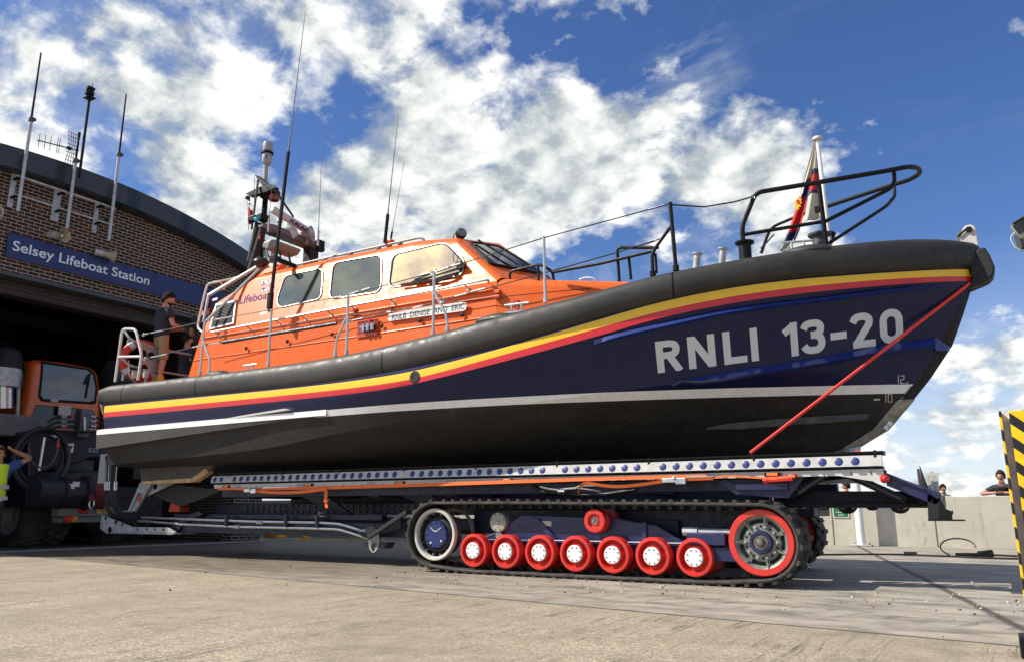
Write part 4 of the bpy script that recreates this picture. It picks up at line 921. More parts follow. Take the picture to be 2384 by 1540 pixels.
# ================================================================== TRACTOR in the doorway
tr = thing('launch_tractor', 'orange cabbed launching tractor with huge dark tyres standing in the doorway', 'tractor', (-19.5, 10.9, 0))
tr_d = pm('tractor_navy', (.016, .019, .034), .45, var=.4, dirt=.3, dcol=(.05, .046, .04))
SH = 1.2
def T(px, py, X): return PX(px, py, X+SH)
m = MB()   # cab shell: front face outline extruded back
cx = -19.5
fo = [(76, 834), (150, 842), (215, 853), (231, 868), (238, 930), (236, 1015), (205, 1022), (60, 1020), (46, 985), (58, 930)]
fp = [T(x, y, cx) for x, y in fo]
m.prism(fp, (-1.7, 0, 0)); m.build('cab_shell', pm('cab_orange', (.80, .14, .012), .35, var=.15, coat=.3), tr, bevel=.15, smooth=40)
m = MB(); m.prism([T(x, y, cx+.012) for x, y in ((96, 839), (208, 856), (222, 868), (228, 900), (225, 938), (215, 941), (96, 934), (88, 922), (93, 880))], (-.05, 0, 0)); m.build('windscreen_frame', black, tr, smooth=0, bevel=.03)
m = MB(); m.prism([T(x, y, cx+.022) for x, y in ((101, 846), (203, 861), (216, 872), (222, 901), (219, 930), (209, 934), (101, 927), (95, 918), (99, 880))], (-.02, 0, 0)); m.build('windscreen', glass_cab, tr, smooth=0)
m = MB(); m.prism([T(x, y, cx+.012) for x, y in ((84, 940), (216, 952), (222, 962), (218, 990), (205, 1000), (70, 992), (68, 985))], (-.05, 0, 0)); m.build('lower_window', glass_dark, tr, smooth=0, bevel=.02)
m = MB(); m.bar(T(210, 868, cx+.05), T(200, 925, cx+.05), .012, .03); m.bar(T(207, 872, cx+.05), T(198, 893, cx+.05), .02, .05); m.build('wiper', black, tr, smooth=0)
m = MB(); ys_ = fp[0].y+.02; cs = cx+SH; pn = [(cs-.25, 3.1), (cs-.95, 3.05), (cs-1.05, 3.4), (cs-.95, 4.0), (cs-.35, 4.05), (cs-.22, 3.8)]
m.prism([V((x, fp[9].y-.02, z)) for x, z in pn], (0, .12, 0)); m.build('side_window', glass_dark, tr, smooth=0, bevel=.02)
m = MB(); p = T(150, 955, cx+.10); m.box(p, (.03, .28, .22)); p = T(112, 937, cx+.08); m.box(T(126, 931, cx+.07), (.02, .17, .06)); m.build('cab_label', offwhite, tr, smooth=0)
m = MB()   # dark hull in front of the cab
bx = -18.0
m.prism([T(x, y, bx) for x, y in ((66, 1002), (245, 1002), (262, 1060), (250, 1064), (205, 1066), (180, 1078), (150, 1080), (66, 1110))], (-3.2, 0, 0)); m.prism([T(x, y, bx-.5) for x, y in ((60, 1095), (250, 1095), (250, 1180), (60, 1180))], (-2.6, 0, 0))
m.build('body_hull', tr_d, tr, smooth=0, bevel=.03)
put_text('SC-C12', T(206, 1050.5, bx+.012), T(228, 1052.5, bx+.012), (0, 0, .085), 'lettering', white_sl, tr)
m = MB(); m.prism([T(160, 1031, bx+.01), T(173, 1031, bx+.01), T(170, 1052, bx+.01), T(158, 1052, bx+.01)], (-.008, 0, 0)); m.prism([T(118, 1011.5, bx+.01), T(134, 1012, bx+.01), T(134, 1018, bx+.01), T(118, 1017, bx+.01)], (-.008, 0, 0)); m.prism([T(145, 1014, bx+.01), T(149, 1014, bx+.01), T(147, 1019, bx+.01)], (-.008, 0, 0)); m.build('warning_sticker', white, tr, smooth=0)
m = MB(); m.prism([T(164, 1036, bx+.014), T(170, 1037, bx+.014), T(163, 1047, bx+.014), T(160, 1048, bx+.014)], (-.004, 0, 0)); m.build('sticker_figure', black, tr, smooth=0)
m = MB(); m.tube([T(103, 1017, bx+.08), T(90, 1094, bx+.08)], .028, 8); m.build('lift_rod', steel, tr)
c = T(97, 1068, bx+.03); m = MB(); m.tube([c+V((0, .55*math.cos(t), .62*math.sin(t))) for t in [R(x) for x in range(0, 360, 12)]], .05, 8, closed=True); m.tube([c+V((-.03, .45*math.cos(t), .5*math.sin(t))) for t in [R(x) for x in range(0, 360, 12)]], .03, 8, closed=True); m.build('hose_reel', pm('reel_black', (.02, .022, .03), .4), tr)
m = MB(); m.tube(fillet([T(138, 1018, bx+.12), T(135, 1050, bx+.12), T(120, 1080, bx+.12), T(96, 1090, bx+.12), T(72, 1075, bx+.12), T(66, 1040, bx+.12)], .5), .018, 6); m.tube([T(137, 1020, bx+.12), T(134, 1040, bx+.12)], .026, 6); m.build('brake_hose', pm('grey_hose', (.10, .09, .085), .6), tr)
m = MB(); m.tube([T(136, 1027, bx+.13), T(134, 1040, bx+.13)], .028, 6); m.build('hose_sleeve', redpl, tr)
m = MB()   # hydraulic manifold on top
c = T(191, 985, bx+.1)
m.box(T(191, 985, bx), (.25, .22, .62)); m.build('manifold', pm('manifold_grey', (.12, .125, .13), .4, .5), tr, smooth=0, bevel=.02)
m = MB()
for i, y in enumerate((968, 979, 990)):
    m.tube(fillet([T(180, y, bx+.1), T(150, y+2, bx+.1), T(128, y+3, bx+.1), T(110, y+14, bx)], .2), .028, 7); m.tube(fillet([T(203, y+1, bx+.1), T(228, y+3, bx+.1), T(240, y+7, bx+.1), T(250, y+20, bx)], .2), .028, 7)
m.tube(fillet([T(115, 995, bx+.2), T(130, 1001, bx+.2), T(180, 1003, bx+.2), T(238, 1003, bx+.2), T(236, 990, bx+.1)], .1), .025, 6)
m.build('manifold_hose', hose_b, tr)
m = MB()
for i, y in enumerate((968, 979, 990)): m.tube([T(154, y+1.6, bx+.1), T(142, y+2.2, bx+.1)], .036, 7); m.tube([T(210, y+1.4, bx+.1), T(222, y+2.4, bx+.1)], .036, 7)
for k in range(9): p = T(197, 972+3.3*k, bx+.16); m.box(p, (.02, .05, .035))
m.build('hose_coupling', steel, tr)
m = MB(); m.box(T(188, 1003, bx+.15), (.03, .10, .03)); m.tube([T(165, 966, bx+.12), T(171, 972, bx+.12)], .03, 7); m.build('orange_tap', pm('orange_tap', (.6, .06, .02), .4), tr)
# winch with red rope, bumper, lights, plate
wx_ = -17.6
a_ = T(194, 1147, wx_); b_ = T(240, 1147, wx_)
o = MB().tube([a_, b_], .30, 32).build('rope_drum', pm('wine_rope', (.20, .035, .045), .8, var=.35, vs=14, bmp=.8, bs_=30), tr)
m = MB()
for k in range(13): p = a_.lerp(b_, (k+.5)/13); m.tube([p+V((.305*math.cos(t), 0, .305*math.sin(t))) for t in [R(x) for x in range(0, 360, 15)]], .028, 6, closed=True)
m.build('rope_turns', pm('wine_rope', (.20, .035, .045), .8), o)
m = MB(); m.lathe([(0, .05), (.34, .05), (.36, .0), (.36, -.05)], a_, (0, -1, 0), 32); m.tube([a_, a_+V((0, -1.0, 0))], .28, 24); m.tube([a_+V((0, -.45, .0)), a_+V((0, -.5, 0))], .32, 24); m.build('winch_housing', tr_d, tr)
m = MB(); m.box(T(166, 1131, wx_+.25), (.05, .12, .10)); m.box(T(177, 1126, wx_+.25), (.05, .12, .10)); m.build('winch_label', white, tr, smooth=0)
m = MB(); m.tube(fillet([T(213, 1150, wx_+.36), T(213, 1160, wx_+.36), T(212, 1166, wx_+.36)], .1), .05, 8); a2 = T(213, 1176, wx_+.36); m.build('rope_tail', pm('wine_rope', (.20, .035, .045), .8), tr)
m = MB(); p = T(213, 1172, wx_+.36); m.tube([p+V((0, .05*math.cos(t), .10*math.sin(t))) for t in [R(x) for x in range(0, 360, 30)]], .014, 6, closed=True); m.build('thimble', steel, tr)
MB().box2(tuple(T(139, 1181, wx_)), tuple(T(252, 1200, wx_-.3))).build('bumper', pm('bumper_grey', (.20, .22, .22), .5, var=.2), tr, smooth=0, bevel=.02)
m = MB(); m.prism([T(x, y, wx_-.1) for x, y in ((139, 1203), (258, 1196), (258, 1214), (139, 1216))], (-.3, 0, 0)); m.build('lower_bumper', pm('bumper_grey', (.20, .22, .22), .5), tr, smooth=0, bevel=.02)
for px, py, mt in ((155, 1207, redpl), (172, 1207, amber), (190, 1186, redpl), (199, 1187, redpl)): MB().lathe([(0, .04), (.06, .03), (.075, 0)], T(px, py, wx_+.02), (1, 0, 0), 16).build('lamp', mt, tr)
a_ = T(224, 1194, wx_+.02); b_ = T(258, 1194, wx_+.02)
MB().prism([a_, b_, b_+V((0, 0, .135)), a_+V((0, 0, .135))], (.012, 0, 0)).build('number_plate', plate, tr, smooth=0)
put_text('HJ16', a_.lerp(b_, .2)+V((.015, 0, .03)), a_.lerp(b_, .86)+V((.015, 0, .03)), (0, 0, .085), 'lettering', black_l, tr, bold=.02)
# exhaust and air cleaner at the near corner
e0 = T(8, 950, -18.6); e1 = T(8, 883, -18.6)
MB().tube([e0, e1], .17, 20).build('exhaust_pipe', steel, tr)
MB().lathe([(.30, -.15), (.31, .0), (.31, .22), (.28, .26)], e1, (0, 0, 1), 28).build('exhaust_can', galv, tr)
MB().lathe([(.305, .20), (.31, .42), (.24, .60), (.1, .68), (0, .69)], e1, (0, 0, 1), 28).build('exhaust_cowl', blackm, tr)
MB().box2(tuple(T(-30, 957, -18.5)), tuple(T(38, 1022, -19.3))).build('tank_box', pm('tank_grey', (.16, .17, .18), .45, .3), tr, smooth=0, bevel=.03)
m = MB(); m.tube(fillet([T(35, 875, -18.9), T(42, 890, -18.9), T(42, 930, -18.9), T(38, 1000, -18.9)], .2), .04, 8); m.tube([T(32, 888, -18.9), T(44, 888, -18.9)], .02, 6); m.build('grab_rail', galv, tr)
m = MB(); m.box2((-19.7, T(70, 1090, -20).y, 1.25), (-17.8, T(160, 1090, -20).y, 1.9)); m.tube([T(60, 1122, -18.6), T(145, 1122, -18.6)], .03, 6); m.bar(T(60, 1119, -18.5), T(98, 1119, -18.5), .08, .04); m.tube([T(118, 1119, -18.4), T(128, 1137, -18.4)], .03, 6); m.tube([T(75, 1121, -18.4), T(84, 1135, -18.4)], .02, 6); m.build('axle_linkage', tr_d, tr, smooth=0)
m = MB(); m.box2((-21.3, 10.4, .6), (-17.2, 12.2, 1.3)); m.build('chassis', blackm, tr, smooth=0, bevel=.02)
def tyre(cy0, cy1, x):
    r = .655; c = V((x, 0, r-.01))
    w_ = cy1-cy0
    m = MB().lathe([(.40, 0), (.46, -.02), (.58, .0), (.63, .05), (.648, .14), (.655, w_/2), (.648, w_-.14), (.63, w_-.05), (.58, w_), (.46, w_+.02), (.40, w_)], (x, cy0, r+.02), (0, 1, 0), 56)
    for k in range(22):      # chevron lugs
        a = 2*math.pi*k/22
        for s_ in (0, 1):
            rows = []
            for t in [i/5 for i in range(6)]:
                y = cy0+.02+(w_/2-.0)*t if s_ == 0 else cy1-.02-(w_/2)*t
                aa = a+(.0 if s_ == 0 else .14)+.42*t; 
                for q in (0,): pass
                rr_ = .645 if t > .25 else .60+.18*t
                ring = []
                for da, dr in ((-.045, 0), (-.03, .05), (.03, .05), (.045, 0)): ring.append(V((x+(rr_+dr)*math.cos(aa+da), y, r+.02+(rr_+dr)*math.sin(aa+da))))
                rows.append(ring)
            m.grid(rows)
            m.poly(rows[0]); m.poly(rows[-1])
    o = m.build('tyre', tyre_m, tr, smooth=40)
    MB().lathe([(.41, -.01), (.43, .02), (.40, .03), (.37, -.10), (.30, -.22), (0, -.22)], (x, cy0, r+.02), (0, -1, 0), 40).build('rim', pm('rim_light', (.40, .40, .38), .5, .2), o, local=False)
    MB().lathe([(.42, .01), (.44, .03), (.40, .0), (.0, -.1)], (x, cy1, r+.02), (0, 1, 0), 40).build('outer_rim', pm('rim_grey', (.13, .13, .125), .5, .4), o)
    return o
y0_ = T(20, 1210, -20.0).y; y1_ = T(136, 1210, -20.0).y
tyre(y0_, y1_, -18.8); tyre(y0_+2.2, y1_+2.2, -19.1)
o = MB(); o.tube([T(252, 870, -19.8)+V((0, -.0, 0)), T(252, 870, -19.8)+V((0, 1.2, 0))], .36, 24); o.build('side_tank', pm('blue_grey_drum', (.05, .06, .08), .4), tr, bevel=.03)
# ================================================================== LIFEBOAT
YC = 10.4
lb = thing('lifeboat', 'navy hulled lifeboat with bright orange cabin resting on the tracked carriage', 'lifeboat', (-6.8, YC, 1.3))
def lerp_tab(tab, x):
    if x <= tab[0][0]: return tab[0][1]
    for i in range(len(tab)-1):
        x0, y0 = tab[i]; x1, y1 = tab[i+1]
        if x <= x1:
            # Catmull style smoothing
            xm = tab[i-1] if i else tab[i]; xp = tab[i+2] if i+2 < len(tab) else tab[i+1]
            m0 = (y1-xm[1])/(x1-xm[0]) if x1 != xm[0] else 0; m1 = (xp[1]-y0)/(xp[0]-x0) if xp[0] != x0 else 0
            h = x1-x0; t = (x-x0)/h
            return (2*t**3-3*t**2+1)*y0+(t**3-2*t**2+t)*h*m0+(-2*t**3+3*t**2)*y1+(t**3-t**2)*h*m1
    return tab[-1][1]
def half(bm, X0, X1, p, q):
    def b(x):
        if x <= X0: return bm
        t = min(1, (x-X0)/(X1-X0)); return bm*max(0, 1-t**p)**q
    return b
bf = half(2.2, -8, .12, 2.4, .75); bs_h = half(2.165, -8, .02, 2.3, .8); bch = half(1.98, -8.5, -.33, 2.0, .85)
Z_ft = [(-13.7, 2.985), (-11.6, 2.955), (-9.3, 2.945), (-7.7, 2.98), (-6.23, 3.11), (-5.27, 3.245), (-4.17, 3.40), (-3.24, 3.565), (-2.19, 3.70), (-1.3, 3.80), (-.44, 3.87), (.15, 3.87)]
Z_fb = [(-13.7, 2.59), (-11.58, 2.568), (-8.6, 2.535), (-7.0, 2.605), (-6.0, 2.72), (-5.03, 2.858), (-3.9, 3.087), (-3.2, 3.225), (-2.44, 3.345), (-1.76, 3.412), (-1.1, 3.45), (-.27, 3.50), (.15, 3.53)]
Z_yt = [(-13.7, 2.60), (-11.7, 2.579), (-8.7, 2.554), (-7.2, 2.575), (-6.385, 2.635), (-5.1, 2.832), (-3.99, 3.06), (-3.27, 3.215), (-2.49, 3.335), (-1.8, 3.40), (-1.13, 3.44), (-.49, 3.485), (.02, 3.53)]
Z_yb = [(-13.7, 2.485), (-11.7, 2.469), (-8.7, 2.458), (-7.2, 2.474), (-6.4, 2.53), (-5.1, 2.742), (-3.99, 2.957), (-3.27, 3.108), (-2.49, 3.232), (-1.8, 3.306), (-1.14, 3.358), (-.5, 3.405), (.0, 3.44)]
Z_rb = [(-13.7, 2.395), (-11.7, 2.384), (-8.7, 2.376), (-7.2, 2.395), (-6.4, 2.46), (-5.1, 2.653), (-4.0, 2.862), (-3.27, 3.025), (-2.5, 3.15), (-1.8, 3.228), (-1.15, 3.285), (-.5, 3.34), (-.03, 3.38)]
Z_ch = [(-13.7, 1.56), (-9.72, 1.694), (-8.27, 1.836), (-6.7, 1.99), (-5.1, 2.128), (-3.28, 2.28), (-2.62, 2.34), (-1.7, 2.473), (-.81, 2.595), (-.34, 2.66)]
STEM = [(-1.9, 1.36), (-1.49, 1.504), (-1.11, 1.724), (-.80, 2.063), (-.596, 2.302), (-.335, 2.662), (-.188, 3.005), (-.023, 3.424), (.0, 3.54)]
def stem_x(z):
    for i in range(len(STEM)-1):
        if z <= STEM[i+1][1]: t = (z-STEM[i][1])/(STEM[i+1][1]-STEM[i][1]); return STEM[i][0]+t*(STEM[i+1][0]-STEM[i][0])
    return STEM[-1][0]
XS = -13.52; NS = 90; SB = .03
def row(zt, bfn, xe):
    out = []
    for i in range(NS+1):
        s_ = 1-(1-i/NS)**1.25; x = XS+(xe-XS)*s_; out.append((x, max(SB, bfn(x)), lerp_tab(zt, x)))
    return out
r_ch = row(Z_ch, bch, -.34); r_rb = row(Z_rb, bs_h, -.035); r_yb = row(Z_yb, bs_h, -.012); r_yt = row(Z_yt, bs_h, .012)
r_top = [(x, b*.985, z+.12) for x, b, z in r_yt]
Z_k = [(-13.7, 1.50), (-11.5, 1.42), (-8.5, 1.29), (-3, 1.27), (-2.2, 1.32), (-1.49, 1.504)]
r_k = row(Z_k, lambda x: SB, -1.49)
rows = [r_k]
NB = 9
for j in range(1, NB):          # bottom: keel to chine, each row running out on the stem
    t = j/NB; ze = 1.504+(2.66-1.504)*t; xe = stem_x(ze); rr_ = []
    for i in range(NS+1):
        a, c = r_k[i], r_ch[i]; s_ = 1-(1-i/NS)**1.25
        x = XS+(xe-XS)*s_; fw = max(0, (x+7)/7)
        b = a[1]+(c[1]-a[1])*(t+.10*math.sin(math.pi*t)*(1-fw)); z = a[2]+(c[2]-a[2])*(t**(1.0+.25*(1-fw))+.0)
        if i == NS: b = SB
        rr_.append((x, b, z))
    rows.append(rr_)
rows.append(r_ch); kch = len(rows)-1
ST = 8
for j in range(1, ST):          # topsides with a little hollow in the flare toward the bow
    t = j/ST; rr_ = []
    for i in range(NS+1):
        a, c = r_ch[i], r_rb[i]; x = a[0]+(c[0]-a[0])*t; fw = max(0, min(1, (x+6)/5)); end = 1 if i < NS else 0
        b = a[1]+(c[1]-a[1])*t-.09*math.sin(math.pi*t)*fw*min(1, (NS-i)/14)
        rr_.append((x, max(SB, b), a[2]+(c[2]-a[2])*t))
    rows.append(rr_)
rows += [r_rb, r_yb, r_yt, r_top]
def near(r): return [V((x, YC-b, z)) for x, b, z in r]
def far(r): return [V((x, YC+b, z)) for x, b, z in r]
m = MB(); n0 = len(rows)
def strip(r0, r1, mi, side):
    a = side(r0); b = side(r1); o_ = len(m.v); m.v += a+b; n_ = len(a)
    for i in range(n_-1): m.f.append([o_+i, o_+i+1, o_+n_+i+1, o_+n_+i]); m.m.append(mi)
for k in range(n0-1):
    mi = 0
    if rows[k] is r_rb: mi = 2
    if rows[k] is r_yb: mi = 1
    for s_ in (near, far): strip(rows[k], rows[k+1], mi, s_)
m.poly([near(r)[0] for r in rows]+[far(r)[0] for r in rows[::-1]])
m.poly([near(r)[-1] for r in rows]+[far(r)[-1] for r in rows[::-1]])
hull = m.build('hull', [hullm, yellow, stripe_red], lb, smooth=28, merge=True)
bvh_m = MB()
for k in range(n0-1):
    a = near(rows[k]); b = near(rows[k+1]); bvh_m.grid([a, b])
HB = BVHTree.FromPolygons(bvh_m.v, bvh_m.f)
def on_hull(px, py, off=.004):
    d = ray(px, py).normalized(); h = HB.ray_cast(CAM, d)
    if h[0] is None: return None
    n_ = h[1] if h[1].dot(d) < 0 else -h[1]
    return h[0]+n_*off
def hull_at(x, z, off=.004):
    h = HB.ray_cast(V((x, 5, z)), V((0, 1, 0)))
    if h[0] is None: return None
    n_ = h[1] if h[1].y < 0 else -h[1]
    return h[0]+n_*off
MB().grid([near(r_top), far(r_top)]).build('deck', pm('deck_grey', (.16, .16, .16), .8), lb)
# --- rubber fender right round the gunwale
def fender_pts():
    P_ = []; 
    xs = [-13.72+.1*i for i in range(57)]+[-8+ (8.12)*(1-(1-i/70)**1.6) for i in range(1, 71)]
    nearp = [(x, bf(x)) for x in xs]
    full = [(x, YC-b) for x, b in nearp]+[(x, YC+b) for x, b in nearp[::-1]]
    out = [full[0]]; 
    for p in full[1:]:
        if math.hypot(p[0]-out[-1][0], p[1]-out[-1][1]) > .05: out.append(p)
    return out
FP = fender_pts(); m = MB(); rws = []
for i, (x, y) in enumerate(FP):
    a = FP[max(0, i-1)]; b = FP[min(len(FP)-1, i+1)]; t = V((b[0]-a[0], b[1]-a[1], 0)).normalized(); o_ = V((t.y, -t.x, 0))
    if o_.dot(V((0, y-YC, 0))) < -1e-6: o_ = -o_
    if y < YC: 
        o_ = V((t.y, -t.x, 0))
    zt, zb = lerp_tab(Z_ft, x), lerp_tab(Z_fb, x)
    if x < -13.5: sh = max(0.72, 1-(-13.5-x)*1.2)
    else: sh = 1
    zc = (zt+zb)/2; h = (zt-zb)/2*sh; ring = []
    for k in range(20):
        th = 2*math.pi*k/20; cx_ = math.cos(th); sy = math.sin(th)
        u = (abs(cx_)**.72)*(1 if cx_ > 0 else -1); w_ = (abs(sy)**.80)*(1 if sy > 0 else -1)
        ring.append(V((x, y, zc))+o_*(-.17+.17*u)*sh+V((0, 0, h*w_)))
    rws.append(ring)
m.grid(rws, closed=True); m.poly(rws[0]); m.poly(rws[-1])
fen = m.build('fender', rubber, lb, smooth=50)
def fender_ring(x, w_=.012):
    i = min(range(len(FP)//2), key=lambda j: abs(FP[j][0]-x)); m_ = MB(); rr_ = []
    for j, g_ in ((i, 0), (i, 1)):
        a = V((FP[j][0], FP[j][1], 0)); tt = (V((FP[j+1][0], FP[j+1][1], 0))-a).normalized(); c = sum(rws[j], V())/20
        rr_.append([c+(p-c)*1.006+tt*(w_*(g_-.5)*2) for p in rws[j]])
    m_.grid(rr_, closed=True); return m_.build('fender_seam', black, lb)
for x in (-13.05, -11.02, -7.05, -3.05): fender_ring(x)
for x, l in ((-10.75, .28), (-5.35, .34), (-1.62, .30)):   # raised pads beside the mooring cleats
    i = min(range(len(FP)//2), key=lambda j: abs(FP[j][0]-x)); p = V((FP[i][0], FP[i][1]+.20, lerp_tab(Z_ft, x)-.02)); MB().sphere(p, 1, 16, sc=(l, .14, .085)).build('fairlead_pad', rubber, lb)
# --- stem: black band, worn keel strip, bow nose cap
m = MB(); pts = [V((x, YC, z)) for x, z in STEM]; r_ = []
for p, w_ in zip(pts, (.05, .05, .055, .06, .065, .07, .075, .08, .08)):
    tz = .03; r_.append([p+V((.03, -.015, 0)), p+V((-.02, -w_, 0)), p+V((-.14, -w_*1.45, 0)), p+V((-.14, w_*1.45, 0)), p+V((-.02, w_, 0)), p+V((.03, .015, 0))])
m.grid(r_[2:], closed=True); m.build('stem_band', blackm, lb)
m = MB(); m.grid([[q+V((.012, 0, 0)) for q in k_] for k_ in r_[:4]], closed=True); m.build('worn_stem_strip', pm('worn_stem', (.30, .27, .21), .7, var=.6, vs=9), lb)
m = MB(); k_ = PY(2132, 905, YC)
for px, py in ((2068, 986), (2060, 995)): p = PY(px, py, YC-.02); m.box(p+V((.02, 0, 0)), (.05, .10, .045), rot=Matrix.Rotation(R(-50), 3, 'Y'))
m.build('stem_anode', white, lb, smooth=0)
m = MB()
prof = [(2262, 652), (2258, 610), (2275, 580), (2292, 574), (2304, 592), (2316, 619), (2313, 640), (2300, 652), (2262, 668), (2250, 672)]
m.prism([PY(x, y, YC-.13) for x, y in prof], (0, .26, 0)); m.build('bow_nose', blackm, lb, smooth=0, bevel=.035)
m = MB(); pl = [PY(x, y, YC) for x, y in ((2226, 548), (2249, 526), (2262, 524), (2271, 530), (2279, 575), (2260, 580), (2226, 575))]; m.prism([p-V((0, .03, 0)) for p in pl], (0, .06, 0)); m.build('bow_roller_plate', offwhite, lb, smooth=0, bevel=.012)
m = MB(); c = PY(2256, 534, YC-.06); m.cyl(c, c+V((0, .14, 0)), .035, n=12); m.tube([PY(2230, 551, YC-.05), PY(2250, 533, YC-.05)], .012, 6); m.build('bow_roller', black, lb)
# --- spray rails as slim wedges standing off the hull
def rail(pts_px, wid, proud, name, mat, taper=(1, 1)):
    # pts: upper edge px list; wid: list of heights in px
    m_ = MB(); rr_ = []; n_ = len(pts_px)
    for i, ((x, y), w_) in enumerate(zip(pts_px, wid)):
        a = on_hull(x, y, .018); b = on_hull(x, y+w_, .018)
        if a is None or b is None: continue
        n2 = V((0.10, -1, 0)); pr_ = proud*(min(1, i/2) if taper[0] else 1)
        rr_.append([a, b+n2*pr_+V((0, 0, .0)), b+V((0, .03, -.012))])
    m_.grid(rr_); return m_.build(name, mat, lb, smooth=25)
def interp(pts, n):
    xs = [p[0] for p in pts]; out = []
    for i in range(n+1): x = xs[0]+(xs[-1]-xs[0])*i/n; out.append((x, lerp_tab(pts, x)))
    return out
navy_g = pm('rail_navy_sky_lit', (.014, .034, .19), .3, var=.15, coat=.6)  # sky reflection on the rails put into a lighter navy
up = interp([(1383, 789), (1450, 771), (1560, 747), (1700, 718), (1900, 693), (2080, 671), (2190, 662)], 40); rail(up, [12-.15*i for i in range(41)], .06, 'upper_spray_rail', navy_g)
lo = interp([(1563, 893), (1590, 883), (1640, 873), (1750, 855), (1900, 832), (2040, 806), (2130, 791), (2175, 786)], 48); rail(lo, [1.5, 4, 6, 9, 11, 13, 15, 16, 17]+[18]*28+[19, 20, 20, 21, 21, 22, 22, 22, 22, 22, 22, 22], .15, 'lower_spray_rail', navy_g)
bt = interp([(1642, 994), (1680, 985), (1780, 975), (1900, 967), (2020, 961)], 14); rail(bt, [3, 9, 13]+[17]*9+[16, 15, 13], .06, 'bottom_strake', pm('strake_grey', (.075, .073, .068), .7, var=.5, vs=6))
p = PY(2208, 812, YC-.10); m = MB(); m.prism([PY(2165, 793, YC-.2), PY(2180, 785, YC-.2), PY(2212, 806, YC-.06), PY(2210, 815, YC-.06), PY(2180, 816, YC-.18)], (0, .12, 0)); m.build('rail_tip', navy_g, lb, smooth=0, bevel=.012)
# chine step toward the stern: white edge above a grey vertical face
m = MB(); rr_ = []; r2 = []
for i in range(25):
    x = -13.57+(5.4)*i/24; f = 1-i/24; y0 = 8.36; xx = max(x, XS+.01)
    h = hull_at(xx, 2.16+.0058*(xx+13.7), 0); y0 = h.y if h else 8.35
    zt = 2.166+.0058*(x+13.7); zb1 = zt-.082; zb2 = zb1-.245*f**1.1
    yo = y0-.11*f-.004
    rr_.append([V((x, y0+.01, zt+.03*f)), V((x, yo, zt)), V((x, yo, zb1))]); r2.append([V((x, yo+.004, zb1)), V((x, yo+.02, zb2)), V((x, y0+.12, zb2-.004))])
m.grid(rr_); m.build('chine_edge', white, lb, smooth=0)
m = MB(); m.grid(r2); m.poly([r2[0][0], r2[0][1], r2[0][2]]); m.build('chine_face', pm('antifoul_grey', (.048, .044, .038), .7, var=.35), lb, smooth=0)
m = MB()
sl_ = [(505, 977), (560, 966.5), (668, 948.5), (679, 951), (560, 970), (540, 974)]
q = [on_hull(x, y, .045) for x, y in sl_]; m.prism(q, (0, .05, -.005)); m.build('white_spray_rail', white, lb, smooth=0)
# bilge keel with rusty edge, exhaust anode
bk = [(325, 1086), (545, 1050), (515, 1062), (482, 1098.6), (448, 1119), (328.6, 1126)]
m = MB(); m.prism([PY(x, y, 9.02) for x, y in bk], (0, .10, 0)); m.build('bilge_keel', pm('bilge_keel_grey', (.085, .078, .066), .7, var=.35), lb, smooth=0, bevel=.01)
m = MB(); m.prism([PY(x, y, 9.01) for x, y in ((328, 1119.5), (446, 1112), (478, 1089), (484, 1094), (484, 1098.5), (450, 1121), (328, 1126.5))], (0, .12, 0)); m.build('keel_shoe', rust, lb, smooth=0)
m = MB(); m.prism([PY(x, y, 8.95) for x, y in ((413, 1060), (458, 1056), (466, 1063), (425, 1067))], (0, .15, 0)); m.build('keel_anode', pm('ochre_anode', (.22, .13, .06), .8), lb, smooth=0)
m = MB(); c = on_hull(966, 876, .0); n_ = V((.1, -1, .05)).normalized(); m.lathe([(0, .012), (.075, .012), (.085, 0), (.085, -.05)], c, n_, 24); m.build('hull_outlet', blackm, lb)
# --- letters on the bow: strokes laid on the hull
def letter_strokes():
    S = []   # (u0, path list in (u, v) letter space, stroke width) with u in survey units along the baseline, v 0..1
    w = 56
    S.append((262, [[(28, 0), (28, 1)], [(28, .89), (105, .89), (150, .855), (163, .71), (150, .565), (105, .53), (28, .53)], [(98, .53), (178, 0)]]))
    S.append((513, [[(28, 0), (28, 1)], [(186, 0), (186, 1)], [(30, .985), (184, .015)]]))
    S.append((792, [[(28, 0), (28, 1)], [(28, .105), (183, .105)]]))
    S.append((1008, [[(29, 0), (29, 1)]]))
    S.append((1265, [[(88, 0), (88, 1)], [(96, .93), (8, .70)]]))
    S.append((1425, [[(6, .74), (22, .86), (58, .895), (112, .89), (142, .80), (138, .64), (108, .55), (60, .55)], [(100, .55), (140, .46), (146, .26), (118, .125), (62, .105), (22, .15), (2, .26)]]))
    S.append((1640, [[(0, .43), (128, .43)]]))
    S.append((1810, [[(10, .73), (28, .86), (62, .895), (112, .885), (142, .79), (138, .66), (30, .105)], [(4, .105), (183, .105)]]))
    S.append((2030, [[(30, .28), (30, .72), (52, .85), (93, .895), (134, .85), (156, .72), (156, .28), (134, .15), (93, .105), (52, .15), (30, .28)]]))
    return S
def lettermap(u, v):
    base = 677-.1236*(u-262); top = 428-.1404*(u-262)
    x = u-(25-.0055*(u-262))*v; y = base*(1-v)+top*v
    return ((2500+x/1.9867)*.58203, (1150+y/1.9867)*.58203)
